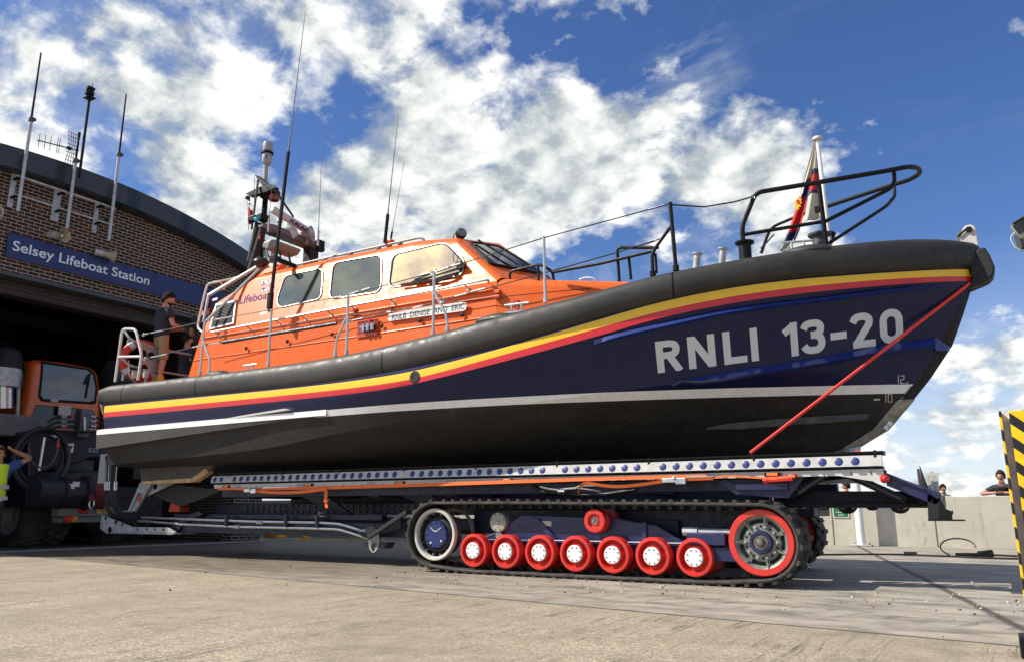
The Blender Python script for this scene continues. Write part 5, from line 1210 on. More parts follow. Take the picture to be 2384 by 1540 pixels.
def ribbon(path, wu, off, closed=False):
    HV = 252.0
    p = [V((u, v*HV, 0)) for u, v in path]
    if len(p) > 2: p = fillet(p, 24, 5)
    d = []
    for i in range(len(p)-1):
        L_ = (p[i+1]-p[i]).length; k = max(1, int(L_/12))
        for j in range(k): d.append(p[i].lerp(p[i+1], j/k))
    d.append(p[-1]); rr_ = []
    for i in range(len(d)):
        if closed and i in (0, len(d)-1): t = ((d[1]-d[0]).normalized()+(d[-1]-d[-2]).normalized()).normalized()
        else: t = (d[min(i+1, len(d)-1)]-d[max(0, i-1)]).normalized()
        n_ = V((-t.y, t.x, 0)); hw = 26+2.5*abs(n_.x)
        q = []
        for s_ in (-1, -.5, 0, .5, 1): c = d[i]+n_*hw*s_; q.append((wu+c.x, min(1, max(0, c.y/HV))))
        rr_.append([on_hull(*lettermap(*w_), off) for w_ in q])
    return rr_
m = MB()
for u0, paths in letter_strokes():
    for j, pth in enumerate(paths):
        m.grid(ribbon(pth, u0, .0045+.0012*j, closed=(pth[0] == pth[-1])))
m.build('registration_lettering', white_l, lb, smooth=60)
# draught marks
def hull_seg(x0, y0, x1, y1, w_, mb, off=.006):
    d = V((x1-x0, y1-y0, 0)).normalized(); n_ = V((-d.y, d.x, 0))*w_/2
    q = [on_hull(x, y, off) for x, y in ((x0+n_.x, y0+n_.y), (x1+n_.x, y1+n_.y), (x1-n_.x, y1-n_.y), (x0-n_.x, y0-n_.y))]
    if all(q): mb.quad(*q)
m = MB()
def seg_digits(ox, oy, s_, mb, which):
    if which == '12':
        hull_seg(ox, oy, ox, oy+19*s_, 1.7, mb)
        for a, b in (((4.5, 1), (4.5, .3)), ((4.5, .8), (13, .8)), ((13, 0), (13, 9)), ((13, 9.5), (5.5, 9.5)), ((5.5, 9.5), (5.5, 19)), ((5, 18.3), (14, 18.3)), ((16.5, 17.5), (24, 17.5))): hull_seg(ox+a[0], oy+a[1], ox+b[0], oy+b[1], 1.7, mb)
    else:
        hull_seg(ox, oy, ox, oy+19*s_, 1.7, mb)
        for a, b in (((5, .8), (14, .8)), ((14, 0), (14, 19)), ((14, 18.3), (5, 18.3)), ((5.5, 19), (5.5, 0))): hull_seg(ox+a[0], oy+a[1], ox+b[0], oy+b[1], 1.7, mb)
seg_digits(2091, 872.5, 1, m, '12'); m.build('draught_mark_upper', white_l, lb, smooth=0)
m = MB(); seg_digits(2062, 916, 1, m, '10')
for i, (x, y) in enumerate(((2084, 936), (2091, 932), (2087, 940), (2082, 944), (2079, 948), (2095, 928), (2098, 924))): hull_seg(x, y, x+(9 if i == 0 else 5), y-.3, 1.3, m)
hull_seg(2034, 929, 2048, 928.4, 4, m); m.build('draught_mark_lower', pm('aged_cream', (.55, .52, .40), .6), lb, smooth=0)
m = MB()
for x, y in ((2101, 919.5), (2104, 915.5), (2107, 911.5), (2110, 907.5), (2113, 903.5), (2116, 899.5)): hull_seg(x, y, x+5.5, y-.3, 1.3, m, .008)
m.build('draught_ticks', black_l, lb, smooth=0)
# ------------------------------------------------------------------ cabin
ST_ = [ # x-offset points: bottom, knuckle, side top, roof edge, centre  (x, half breadth, z)
 [(-12.40, 1.42, 2.80), (-12.09, 1.38, 3.93), (-11.93, 1.235, 4.48), (-11.88, 1.06, 4.60), (-11.84, 0, 4.68)],
 [(-11.05, 1.42, 2.80), (-11.05, 1.38, 3.93), (-11.05, 1.13, 4.84), (-11.05, .97, 4.975), (-11.05, 0, 5.13)],
 [(-9.6, 1.42, 2.80), (-9.6, 1.38, 3.93), (-9.6, 1.13, 4.84), (-9.6, .97, 4.975), (-9.6, 0, 5.14)],
 [(-7.45, 1.42, 2.85), (-7.45, 1.38, 3.93), (-7.45, 1.13, 4.84), (-7.45, .97, 4.95), (-7.45, 0, 5.12)],
 [(-5.72, 1.42, 3.0), (-5.74, 1.37, 3.93), (-6.60, 1.12, 4.745), (-6.70, .98, 4.855), (-6.58, 0, 5.04)]]
def cp(p, s_): return V((p[0], YC-p[1] if s_ > 0 else YC+p[1], p[2]))
m = MB()
for s_ in (1, -1):
    for i in range(4):
        a, b = ST_[i], ST_[i+1]
        for k in range(4): m.quad(cp(a[k], s_), cp(b[k], s_), cp(b[k+1], s_), cp(a[k+1], s_))
    a = ST_[0]; m.poly([cp(a[k], s_) for k in range(5)]+[V((-12.4, YC, 2.8))])
    b = ST_[4]; f0 = (-5.70, 1.32, 3.985); f1 = (-5.35, 0, 4.06)
    m.poly([cp(b[1], s_), cp(b[2], s_), cp(f0, s_)]); m.poly([cp(b[2], s_), cp(b[3], s_), cp(b[4], s_), cp(f1, s_), cp(f0, s_)])
    # forward trunk
    t0 = [(-5.72, 1.42, 3.0), (-5.74, 1.37, 3.90), (-5.72, 1.30, 3.975), (-5.40, 0, 4.05)]; t1 = [(-3.85, 1.06, 3.2), (-3.88, 1.03, 3.685), (-3.9, .95, 3.745), (-3.8, 0, 3.80)]
    for k in range(3): m.quad(cp(t0[k], s_), cp(t1[k], s_), cp(t1[k+1], s_), cp(t0[k+1], s_))
    m.poly([cp(t1[k], s_) for k in range(4)]+[V((-3.8, YC, 3.2))])
cab = m.build('cabin', orange, lb, smooth=0, bevel=.035, merge=True)
def side_y(z): return YC-(1.38-(z-3.93)/(4.84-3.93)*.25) if z > 3.93 else YC-(1.42-(z-2.8)/1.13*.04)
SN = V((0, -.964, .265))     # outward normal of the window panel
def on_side(px, py, off=0.0):
    # point on the upper cabin side
    Y_ = 9.1
    for _ in range(12): p = PY(px, py, Y_); Y_ = side_y(p.z)
    return p+SN*off
def rounded(ps, rad, n=6): return fillet(ps, rad, n, closed=True)
def window(pxs, rad, glass, idx):
    c = [on_side(x, y) for x, y in pxs]; cen = sum(c, V())/len(c)
    outer = [p for p in rounded([cen+(p-cen)*1.06 for p in c], rad*1.2)]; inner = rounded(c, rad)
    mid = [cen+(p-cen)*1.035 for p in rounded(c, rad*1.1)]
    m_ = MB(); m_.grid([[p+SN*.0 for p in outer], [p+SN*.022 for p in outer], [p+SN*.026 for p in mid], [p+SN*.012 for p in inner]], closed=True)
    o_ = m_.build('side_window', pm('window_rubber', (.025, .028, .03), .5), lb, smooth=40)
    MB().poly([p+SN*.013 for p in inner]).build('window_glass', glass, o_, smooth=0)
    t_ = MB(); rim = [cen+(p-cen)*1.075 for p in rounded(c, rad*1.2)]; t_.tube([p+SN*.010 for p in rim], .010, 6, closed=True); t_.build('window_trim', pm('trim_silver', (.55, .58, .58), .35, .6), o_)
    return o_
window([(667, 645), (748.7, 628.5), (744.5, 694), (655, 714), (648, 700)], .10, glass_side, 0)
window([(781, 615), (886, 597), (883, 677), (771, 694)], .12, glass_side, 1)
glass_sun = glassy('gold_reflection_glass', (.66, .54, .33), .03, .85, .8)  # gold of the reflected sunlit cloud put into the glass colour
window([(920, 596), (1036, 568), (1078, 612), (1070, 640), (910, 668)], .12, glass_sun, 2)
# windscreen (near half visible) on the raked front
wb = [V((-6.64, YC-1.0, 4.835)), V((-6.55, YC-.05, 4.99)), V((-5.42, YC-.05, 4.12)), V((-5.72, YC-1.24, 4.03))]
wn_ = (wb[1]-wb[0]).cross(wb[3]-wb[0]).normalized()
if wn_.x < 0: wn_ = -wn_
for s_ in (1, -1):
    q = [p.copy() for p in ((wb[0]*.92+wb[2]*.08), (wb[1]*.93+wb[3]*.07), (wb[2]*.74+wb[1]*.26), (wb[3]*.72+wb[0]*.28))]
    if s_ < 0: q = [V((p.x, 2*YC-p.y, p.z)) for p in q]
    n2 = V((wn_.x, wn_.y*s_, wn_.z)); cen = sum(q, V())/4
    ou = rounded(q, .12); inn = [cen+(p-cen)*.93 for p in ou]
    m_ = MB(); m_.grid([[p-n2*.03 for p in ou], [p+n2*.03 for p in ou], [p+n2*.032 for p in inn], [p+n2*.015 for p in inn]], closed=True); o_ = m_.build('windscreen', black, lb, smooth=40)
    MB().poly([p+n2*.018 for p in inn]).build('windscreen_glass', glass_dark, o_, smooth=0)
    k = MB(); a = q[3].lerp(q[2], .55)+n2*.06; b = q[0].lerp(q[1], .25)+n2*.06; k.bar(a, a.lerp(b, .75), .02, .02); k.bar(a.lerp(b, .45)+(q[1]-q[0])*.02-(b-a)*.25, b, .012, .03); k.box(a, (.08, .14, .05)); k.build('wiper', black, o_, smooth=0)
# trims and fittings on the cabin side
def pt(px, py, Y): return PY(px, py, Y)
YS = YC-1.40
m = MB()
for x0, x1, z, d in ((-12.05, -5.76, 3.80, .022), (-12.1, -5.76, 3.70, .018)): m.box2((x0, side_y(z)-d, z-.012), (x1, side_y(z)+.02, z+.012))
m.box2((-12.2, side_y(3.42)-.012, 3.41), (-5.74, side_y(3.42)+.02, 3.425))
m.build('side_moulding', orange, lb, smooth=0, bevel=.006)
# louvre vent
c = [on_side(505, 709), on_side(553.5, 700), on_side(547, 755), on_side(489, 769)]
vo = MB().prism([p+SN*.004 for p in c], SN*.03).build('louvre_vent', pm('vent_frame', (.55, .57, .57), .4, .3), lb, smooth=0, bevel=.004)
def inset(q, f): cen = sum(q, V())/len(q); return [cen+(p-cen)*f for p in q]
MB().poly([p+SN*.036 for p in inset(c, .86)]).build('vent_opening', black, vo, smooth=0)
m = MB(); i4 = inset(c, .86)
for k in range(14):
    t = (k+.5)/14; a = i4[0].lerp(i4[3], t)+SN*.038; b = i4[1].lerp(i4[2], t)+SN*.038; m.quad(a, b, b+V((0, .0, -.012))+SN*.012, a+V((0, 0, -.012))+SN*.012)
m.build('vent_slats', pm('slat_grey', (.30, .31, .31), .4, .3), vo, smooth=0)
# name board, lifeboats lettering, service emblem, small labels
q = [(904, 744), (907, 731), (1075, 703), (1088, 706), (1086, 720), (1080, 724), (918, 746), (908, 748)]
Yn = YC-1.425
nb = MB().prism([PY(x, y, Yn) for x, y in q], (0, -.012, 0)).build('name_board', pm('name_board_white', (.74, .76, .72), .4, var=.05), lb, smooth=0)
put_text('RNLB  DENISE  AND  ERIC', PY(912, 745, Yn-.014), PY(1081, 718.5, Yn-.014), PY(913, 732.5, Yn-.014)-PY(912, 745, Yn-.014), 'name_lettering', black_l, nb, bold=.006)
put_text('Lifeboats', on_side(557, 708, .004), on_side(637, 692, .004), on_side(560, 690.5, .004)-on_side(557, 708, .004), 'service_lettering', blue_l, lb, bold=.015)
m = MB(); e = lambda x, y: on_side(x, y, .004)
m.poly([e(610, 654), e(637, 650), e(639, 674), e(610, 680)]); em = m.build('service_emblem', pm('emblem_white', (.78, .74, .74), .5, var=.05), lb, smooth=0)
e2 = lambda x, y: on_side(x, y, .007); m = MB(); m.poly([e2(609, 664), e2(638, 659.5), e2(638.5, 668), e2(609, 672)]); m.poly([e2(621, 652.5), e2(628, 651.3), e2(629, 677), e2(622, 678.5)]); m.build('emblem_cross', pm('emblem_crimson', (.42, .02, .05), .5, var=.05), em, smooth=0)
m = MB(); e3 = lambda x, y: on_side(x, y, .010)
for a, b, c_, d_ in ((608, 662.5, 621, 660.5), (608, 673, 621, 671), (629, 659, 638, 657.6), (629, 669.8, 639, 668.2)): m.poly([e3(a, b), e3(c_, d_), e3(c_, d_+1.6), e3(a, b+1.6)])
m.build('emblem_edging', blue_l, em, smooth=0)
m = MB()
m.poly([e3(622, 663), e3(621.5, 658), e3(623, 660.5), e3(624.6, 656.8), e3(626.2, 660), e3(628.2, 657), e3(627.6, 662.2)])
m.poly([e3(624.4, 665), e3(625.6, 664.8), e3(626, 674.5), e3(624.8, 674.8)]); m.poly([e3(621.6, 670.5), e3(622.6, 670), e3(625.4, 674.2), e3(628, 669.3), e3(629, 669.8), e3(625.8, 676.8)]); m.poly([e3(622.8, 667), e3(627.6, 666.2), e3(627.7, 667.1), e3(622.9, 667.9)])
m.build('emblem_crown_anchor', gold, em, smooth=0)
for s_, x, y in (('R', 612.5, 661.5), ('L', 613, 678)): put_text(s_, on_side(x, y, .012), on_side(x+5, y-.9, .012), on_side(x+.2, y-6, .012)-on_side(x, y, .012), 'emblem_letter', blue_l, em, bold=.02)
m = MB(); m.prism([on_side(x, y, .0) for x, y in ((607, 745-17), (622.5, 725), (621.5, 731), (606, 734))], SN*.006); m.prism([on_side(x, y, 0) for x, y in ((496, 696), (507, 693), (506, 698), (495, 701))], SN*.006); m.build('label_plate', white, lb, smooth=0)
# red recessed filling point with silver taps
q = [(834, 750), (878, 743), (876, 770), (833, 777)]; P4 = [PY(x, y, YC-1.43) for x, y in q]
rc = MB().poly([p for p in P4]).build('filling_recess', pm('deep_red', (.22, .012, .008), .5), lb, smooth=0)
m = MB(); m.prism([PY(x, y, YC-1.425) for x, y in ((832, 748), (880, 740.5), (878, 779), (829, 786))], (0, .01, 0)); m.build('recess_flange', orange_d, lb, smooth=0)
m = MB(); a = PY(838, 762, YC-1.46); b = PY(872, 755, YC-1.46); m.tube([a, b], .012, 6)
for t in (.25, .55, .85): p = a.lerp(b, t); m.cyl(p+V((0, 0, .03)), p+V((0, 0, -.08)), .03, n=10)
m.build('filling_taps', steel, rc)
MB().cyl(PY(861, 756, YC-1.45), PY(861, 744, YC-1.45), .022, n=10).build('red_handle', red, rc)
# foredeck locker panel, crimson panel
m = MB(); yq = YC-1.34; m.prism([PY(x, y, 9.06) for x, y in ((1189, 700), (1206, 697), (1206, 731), (1189, 735))], (0, .02, 0)); m.build('crimson_panel', pm('crimson', (.38, .015, .05), .5), lb, smooth=0)
m = MB()
for zx, zy in ((990, 912), (1382, 850), (628, 972), (1820, 778), (2155, 733)): px = (700+zx/2.2)*.58203; py = (950+zy/2.2)*.58203; p = PY(px, py, YC-1.425); m.lathe([(0, .02), (.03, .015), (.034, 0)], p, (0, -1, 0), 12)
for zx, zy in ((605, 937), (970, 888)): px = (1400+zx/2.167)*.58203; py = (850+zy/2.167)*.58203; p = PY(px, py, YC-1.425); m.lathe([(0, .02), (.03, .015), (.034, 0)], p, (0, -1, 0), 12)
m.build('bung_caps', black, lb)
m = MB()
for px, py in ((825, 730), (907, 733-6), (1158, 690)):
    p = PY(px, py+2, YC-1.41); m.box(p, (.09, .05, .05)); m.box(p+V((0, 0, .075)), (.09, .05, .05))
m.build('jackstay_lug', orange_d, lb, smooth=0, bevel=.006)
# --- tubular handrails on the cabin
tubem = pm('rail_alloy', (.50, .54, .53), .35, .55, var=.12)
m = MB(); pts = [pt(492, 773, 8.9), pt(815, 711.6, 8.9), pt(1007, 676, 8.9), pt(1117, 654, 8.9), pt(1138, 652, 8.93), pt(1137, 659, 9.0)]; m.tube(fillet(pts, .08), .019, 8)
for px in (498, 572, 640, 700, 760, 815, 905, 1008, 1080): 
    t = (px-492)/(1117-492); p = pt(px, 773-(773-654)*t*1.0, 8.9); m.tube([p, V((p.x, side_y(p.z-.05)+.02, p.z-.05))], .012, 6); m.cyl(V((p.x, side_y(p.z-.05)-.012, p.z-.05)), V((p.x, side_y(p.z-.05)+.02, p.z-.05)), .03, n=10)
m.build('cabin_handrail', tubem, lb)
m = MB(); z0 = 5.09
rr = [pt(664, 632, 9.42), pt(670, 622, 9.42), pt(760, 601, 9.42), pt(870, 577, 9.42), pt(975, 554, 9.42), pt(985, 556, 9.42), pt(989, 563, 9.42)]; m.tube(fillet(rr, .06), .020, 8)
for px, py in ((704, 614), (756, 602), (815, 590), (880, 575.5), (930, 564)): p = pt(px, py, 9.42); m.tube([p, V((p.x, 9.44, 4.98))], .013, 6); m.cyl((p.x, 9.44, 4.96), (p.x, 9.44, 4.985), .045, n=10)
m.build('roof_rail', pm('roof_rail_grey', (.22, .24, .22), .4, .4), lb)
# --- guard rail stanchions along the side deck
def post(pts, r_=.020, mat=tubem, name='stanchion', extra=()):
    m_ = MB(); m_.tube(pts, r_, 8)
    for e_ in extra: m_.tube(fillet(e_, .08), r_*.9, 8)
    for b_ in [pts[0]]+[e_[0] for e_ in extra]: m_.cyl(b_-V((0, 0, .03)), b_+V((0, 0, .035)), r_*1.5, n=10)
    return m_.build(name, mat, lb)
Yg = 8.45
post([pt(465.6, 868, Yg), pt(476.7, 748.7, Yg)], extra=[[pt(486.8, 866, Yg), pt(489.4, 838, Yg), pt(472, 789, Yg)]])
post([pt(624.4, 847, Yg), pt(632.3, 719.6, Yg)])
post([pt(806.9, 820, Yg), pt(810.9, 685.3, Yg)], extra=[[pt(780.5, 824, Yg), pt(783, 791, Yg), pt(808, 735.5, Yg)]])
post([pt(1008.2, 774, Yg), pt(1010.9, 631.7, Yg)], extra=[[pt(1041.8, 766, Yg), pt(1040.4, 736.5, Yg), pt(1011.5, 679, Yg)]])
post([pt(1270, 700, 8.55), pt(1266, 551.1, 8.55)])
pbk = black
post([pt(1573.7, 625, 8.85), pt(1560, 471.7, 8.85)], .026, pbk, extra=[[pt(1520, 638, 8.85), pt(1518, 592.8, 8.85), pt(1526, 577, 8.85), pt(1563, 525.4, 8.85)]])
m = MB(); m.tube([pt(1528.7, 636, 8.95), pt(1525.8, 590.8, 8.95)], .018, 8); m.tube(fillet([pt(1441.8, 655, 9.1), pt(1437, 582, 9.1), pt(1443.8, 576.5, 9.1), pt(1533, 577, 9.1)], .05), .022, 8); m.tube([pt(1469, 650, 9.1), pt(1464, 598.6, 9.1)], .020, 8); m.tube([pt(1288, 634, 9.1), pt(1396.9, 614, 9.1), pt(1524, 584, 9.0)], .022, 8)
m.tube(fillet([pt(1187, 656, 9.2), pt(1187, 632, 9.2), pt(1256, 616, 9.2), pt(1266, 620, 9.2), pt(1287, 633, 9.3), pt(1289, 656, 9.3)], .06), .020, 8); m.tube([pt(1254, 655, 9.2), pt(1253, 618, 9.2)], .018, 8)
m.build('foredeck_handrail', pbk, lb)
MB().tube(fillet([pt(1350, 655, 9.5), pt(1350, 650, 9.5), pt(1362, 646, 9.5), pt(1375, 646, 9.5), pt(1386, 650, 9.5), pt(1386, 655, 9.5)], .04), .012, 6).build('hatch_handle', tubem, lb)
# stern frame (pushpit)
wrail = pm('white_rail', (.66, .68, .62), .4, .1)
m = MB(); m.tube(fillet([pt(268, 888, Yg), pt(285, 765.5, Yg), pt(316, 766, Yg), pt(330, 825, Yg), pt(321, 884, Yg)], .10), .026, 8); m.tube([pt(276.5, 830, Yg), pt(326, 829, Yg)], .022, 8)
a = pt(291, 768, Yg); z1 = a.z; x1_ = a.x; m.tube([pt(285, 885, 8.75), pt(299, 790, 8.75)], .022, 8); m.build('stern_rail', wrail, lb)
m = MB(); p0 = pt(289, 768, Yg); p1 = PX(303, 790, -13.35); p2 = PX(372, 812, -13.35)
m.tube(fillet([p0, p1, p2, V((-13.35, 12.2, p2.z))], .1), .022, 8); p3 = PX(283, 832, -13.45); p4 = PX(300, 850, -13.35); p5 = PX(360, 862, -13.35); m.tube(fillet([p3, p4, p5, V((-13.35, 12.2, p5.z))], .1), .020, 8)
for px in (346,): a = PX(px, 812, -13.35); m.tube([a, V((a.x, a.y, 2.95))], .022, 8)
m.build('transom_rail', galv, lb)
m = MB(); m.lathe([(0, .05), (.05, .05), (.07, .04), (.045, .03), (.045, -.1)], pt(313, 868, 8.62)+V((0, 0, 0)), (0, 0, 1), 14); m.lathe([(0, .05), (.05, .05), (.07, .04), (.045, .03), (.045, -.1)], pt(340, 866, 8.62), (0, 0, 1), 14); m.build('stern_bollard', offwhite, lb)
# raised mast stays over the aft cabin: two long pipes, vertical, rear grab hoop
m = MB(); m.tube([pt(473.5, 749, 8.85), pt(485.5, 685, 8.95)], .024, 8); m.tube([pt(485.5, 688, 8.95), pt(611, 614, 9.45)], .030, 8); m.tube([pt(478, 750, 8.8), pt(609, 621, 9.42)], .026, 8); m.build('diagonal_stay', tubem, lb)
m = MB(); m.tube(fillet([pt(473, 774, 9.15), pt(459, 762, 9.15), pt(475, 690, 9.2), pt(483, 661, 9.2), pt(499, 658, 9.25), pt(545, 648, 9.5), pt(553, 646, 9.5)], .12), .020, 8); m.tube(fillet([pt(497, 657, 9.25), pt(510, 655, 9.45), pt(522, 666, 9.6), pt(521, 674, 9.7)], .1), .020, 8); m.build('rear_grab_hoop', wrail, lb)
# cleats
def cleat(c, d, s_=1):
    m_ = MB(); d = V(d).normalized(); m_.tube([c-d*.17*s_+V((0, 0, .10*s_)), c+d*.17*s_+V((0, 0, .10*s_))], .016*s_, 8); m_.bar(c-d*.17*s_, c+d*.17*s_, .05*s_, .02*s_)
    for k in (-.07, .07): m_.cyl(c+d*k*s_, c+d*k*s_+V((0, 0, .1*s_)), .016*s_, n=8)
    return m_.build('mooring_cleat', tubem, lb)
cleat(pt(582, 861, 8.5), (1, 0, 0), .9); cleat(pt(1203, 726, 8.7), (1, .1, 0), 1.05); cleat(pt(1858, 581, 9.65), (1, .3, 0), 1.0)
# bollards and vents on the foredeck
for px, py, Y_, r_, h_, mt in ((1735, 589, 9.5, .085, .14, pbk), (1910, 574, 9.95, .10, .16, greyd), (1622, 612, 9.6, .05, .13, galv), (1682, 600, 9.9, .05, .13, galv)):
    b_ = pt(px, py, Y_); z_ = b_.z
    MB().lathe([(r_*.9, -.12), (r_*.9, h_*.75), (r_*1.35, h_*.85), (r_*1.4, h_), (0, h_+.01)], b_, (.0, 0, 1) if mt is not galv else (.18, -.1, 1), 20).build('deck_bollard' if mt is not galv else 'deck_vent', mt, lb)
# bow pulpit: black tube frame leaning out over the stem
m = MB(); PN = lambda x, y, Y_: PY(x, y, Y_)
top = [PN(1733, 596, 9.45), PN(1727, 528, 9.45), PN(1757, 455, 9.45), PN(1770, 447, 9.45), PN(1910, 424, 9.6), PN(2070, 397, 9.95), PN(2115, 388, 10.1), PN(2138, 391, 10.3), PN(2143, 403, 10.5), PN(2120, 418, 10.7), PN(2080, 430, 10.85), PN(1921, 482, 11.2)]
m.tube(fillet(top, .10), .030, 10)
m.tube([PN(1729, 547, 9.45), PN(1917, 516, 9.7)], .024, 8); m.tube([PN(1906, 426, 9.6), PN(1924, 570, 9.75)], .028, 8)
m.tube(fillet([PN(1921, 516, 9.7), PN(2072, 440, 9.98), PN(2083, 424, 10.0), PN(2081, 399, 10.0)], .10), .024, 8)
m.tube(fillet([PN(1931, 566, 10.0), PN(2064, 480, 10.45), PN(2082, 459, 10.75), PN(2083, 448, 10.8), PN(2080, 431, 10.85)], .10), .022, 8)
m.tube(fillet([PN(1904, 484, 11.2), PN(1793, 530, 11.3), PN(1772, 590, 11.3)], .12), .024, 8)
m.box(PN(1903, 488, 9.68), (.06, .05, .07)); m.build('bow_pulpit', pbk, lb)
# --- wire guard lines with rigging screws
m = MB()
def wire(pts, r_=.007, sag=0):
    p = [V(q) for q in pts]
    if sag:
        q = []
        for i in range(len(p)-1):
            for k in range(8): t = k/8; w_ = p[i].lerp(p[i+1], t); w_.z -= sag*4*t*(1-t); q.append(w_)
        p = q+[p[-1]]
    m.tube(p, r_, 5)
wire([pt(329, 780, Yg), pt(476, 748, Yg), pt(632, 721, Yg), pt(811, 687, Yg), pt(1011, 634, Yg), pt(1266, 554, 8.55), pt(1560, 475, 8.85)], .008)
wire([pt(1560, 477, 8.85), pt(1640, 482, 9.1), pt(1712, 470, 9.3), pt(1756, 457, 9.45)], .010)
wire([pt(331, 836, Yg), pt(470, 803, Yg)], .008); wire([pt(788, 753, Yg), pt(812, 749, Yg), pt(1008, 706, Yg), pt(1267, 636, 8.55), pt(1441, 587, 8.8), pt(1536, 557, 8.85)], .008)
wire([pt(467, 788, 8.75), pt(815, 734, 8.9), pt(1156, 692, 8.95), pt(1376, 671, 9.25)], .006)
wire([pt(1802, 546, 10.6), pt(1784, 566, 10.0), pt(1772, 578, 9.8)], .010)
m.build('guard_wire', black, lb)
m = MB(); m.tube([pt(518, 796, 8.46), pt(783, 753, 8.46)], .028, 8); m.build('boathook_pole', navy_dk, lb)
def screws(segs):
    m_ = MB()
    for a, b, r_ in segs: m_.tube([a, b], r_, 7)
    return m_
segs = []
def scr(px0, py0, px1, py1, Y_, r_=.013):
    a = pt(px0, py0, Y_); b = pt(px1, py1, Y_); segs.append((a, b, r_))
for s_ in ((352, 775, 380, 769), (337, 778, 346, 776), (500, 744, 540, 737), (352, 831, 388, 824), (448, 808, 470, 803), (486, 801, 512, 797), (773, 694, 795, 690), (815, 685, 836, 678), (842, 676, 862, 670), (978, 641, 1003, 635), (1013, 633, 1045, 622), (1050, 620, 1072, 613), (820, 746, 846, 740), (962, 717, 985, 711), (1060, 690, 1087, 683), (1095, 680, 1130, 671), (1510, 488, 1548, 478), (1490, 572, 1528, 560), (758, 758, 782, 753)): scr(*s_, Yg if s_[0] < 1300 else 8.85)
screws(segs).build('rigging_screw', steel, lb)
m = MB()
for px, py in ((334, 779), (337, 835), (816, 684), (824, 681), (800, 750), (812, 748), (1004, 634), (1016, 631), (1030, 700), (1753, 458)):
    p = pt(px, py, Yg if px < 1300 else 9.43); m.tube([p+V((.022*math.cos(t), 0, .026*math.sin(t))) for t in [R(x) for x in range(0, 360, 45)]], .008, 5, closed=True)
m.build('shackle', steel, lb)
MB().box2(tuple(pt(516, 788, 8.43)), tuple(pt(521, 799, 8.47))).build('boathook_clip', yellow, lb, smooth=0, bevel=.005)
# --- tall whip aerials on the cabin and at the stanchion
def aerial(base, tip, r0, split, mat0=black):
    b, t = V(base), V(tip); o_ = MB().tube([b, b.lerp(t, split)], r0, 8).build('whip_aerial', mat0, lb)
    MB().tube([b.lerp(t, split), b.lerp(t, split+.05), t], [r0*.6, r0*.35, r0*.18], 6).build('aerial_tip', pm('aerial_grey', (.20, .20, .19), .4, .3), o_); return o_
aerial(pt(627, 725, 8.75), pt(711, 25, 9.15), .031, .50)
aerial(pt(740, 572, 9.8), pt(752, 292, 9.8), .020, .12, mastg)
aerial(pt(896, 566, 9.4), pt(927, 270, 9.4), .028, .22); aerial(pt(909, 562, 9.5), pt(941, 378, 9.5), .017, .12)
m = MB(); p = pt(640, 602, 9.0); m.box(p, (.10, .14, .09)); m.bar(p, V((p.x+.1, 9.4, 4.95)), .05, .08); p = pt(629, 700, 8.78); m.box(p, (.1, .06, .28)); m.build('aerial_bracket', black, lb, smooth=0, bevel=.01)
m = MB(); p = pt(906, 563, 9.45); m.box(p, (.16, .10, .05)); m.box(p+V((0, 0, -.06)), (.1, .06, .05)); m.build('aerial_foot', orange_d, lb, smooth=0, bevel=.01)
# search lamp on the roof corner
c = pt(1072, 546, 9.55); m = MB(); m.lathe([(0, .09), (.07, .09), (.085, .06), (.085, .0), (.06, -.06), (0, -.08)], c, (.8, -.6, .05), 20); m.cyl(c, c+V((0, 0, -.16)), .014, n=8); m.tube(fillet([c+V((-.05, 0, .0)), c+V((-.12, 0, .04)), c+V((-.15, 0, -.1))], .05), .008, 6); sl2 = m.build('search_lamp', black, lb)
MB().lathe([(0, .012), (.066, .010), (.07, 0)], c+V((.8, -.6, .05)).normalized()*.085, (.8, -.6, .05), 20).build('lamp_lens', pm('lamp_grey', (.20, .21, .22), .1), sl2)
# side wipers below the front side window
m = MB()
def wp(x, y, o_=.05): return on_side(x, y, o_)
m.bar(wp(938, 667), wp(1058, 648), .02, .03); m.bar(wp(964, 660), wp(1082, 628), .018, .02); m.bar(wp(970, 655), wp(1076, 618), .018, .02); m.box(wp(1078, 626), (.14, .05, .05)); m.box(wp(1074, 618), (.12, .05, .05)); m.bar(wp(1005, 668), wp(1068, 640), .03, .03); m.tube(fillet([wp(1062, 614), wp(1060, 600, .07), wp(1069, 590)], .05), .006, 5)
m.build('side_wiper', black, lb, smooth=0)
# --- mast structure: plinth, arch wing, radar, lights
MB().prism([V((-12.0, YC-.75, 4.66)), V((-11.0, YC-.75, 5.06)), V((-11.0, YC-.55, 5.30)), V((-11.55, YC-.55, 5.26)), V((-11.9, YC-.68, 4.92))], (0, 1.3, 0)).build('mast_plinth', orange, lb, smooth=0, bevel=.05)
mx, my = -12.3, YC
m = MB(); m.tube([pt(605, 612, 10.1), pt(620, 440, 10.4)], .055, 12); mast_o = m.build('mast', black, lb)
m = MB(); m.tube([PY(616, 463, YC), PY(619, 380, YC)], .05, 12); m.tube([pt(608, 610, 10.25), pt(613, 560, 10.25)], .05, 12); m.build('mast_upper', mastg, lb)
m = MB(); m.tube([pt(584, 610, 9.9), pt(604, 520, 9.9)], .085, 12); m.build('mast_leg', blackm, lb)
c = PY(622.5, 357, YC)
m = MB(); m.lathe([(0, .22), (.095, .21), (.10, .19), (.10, .02), (.09, .0)], c+V((0, 0, .02)), (0, 0, 1), 24); m.lathe([(.09, -.02), (.10, -.05), (.10, -.20), (.08, -.24), (.045, -.27)], c+V((0, 0, 0)), (0, 0, 1), 24); tl = m.build('camera_turret', mastg, lb)
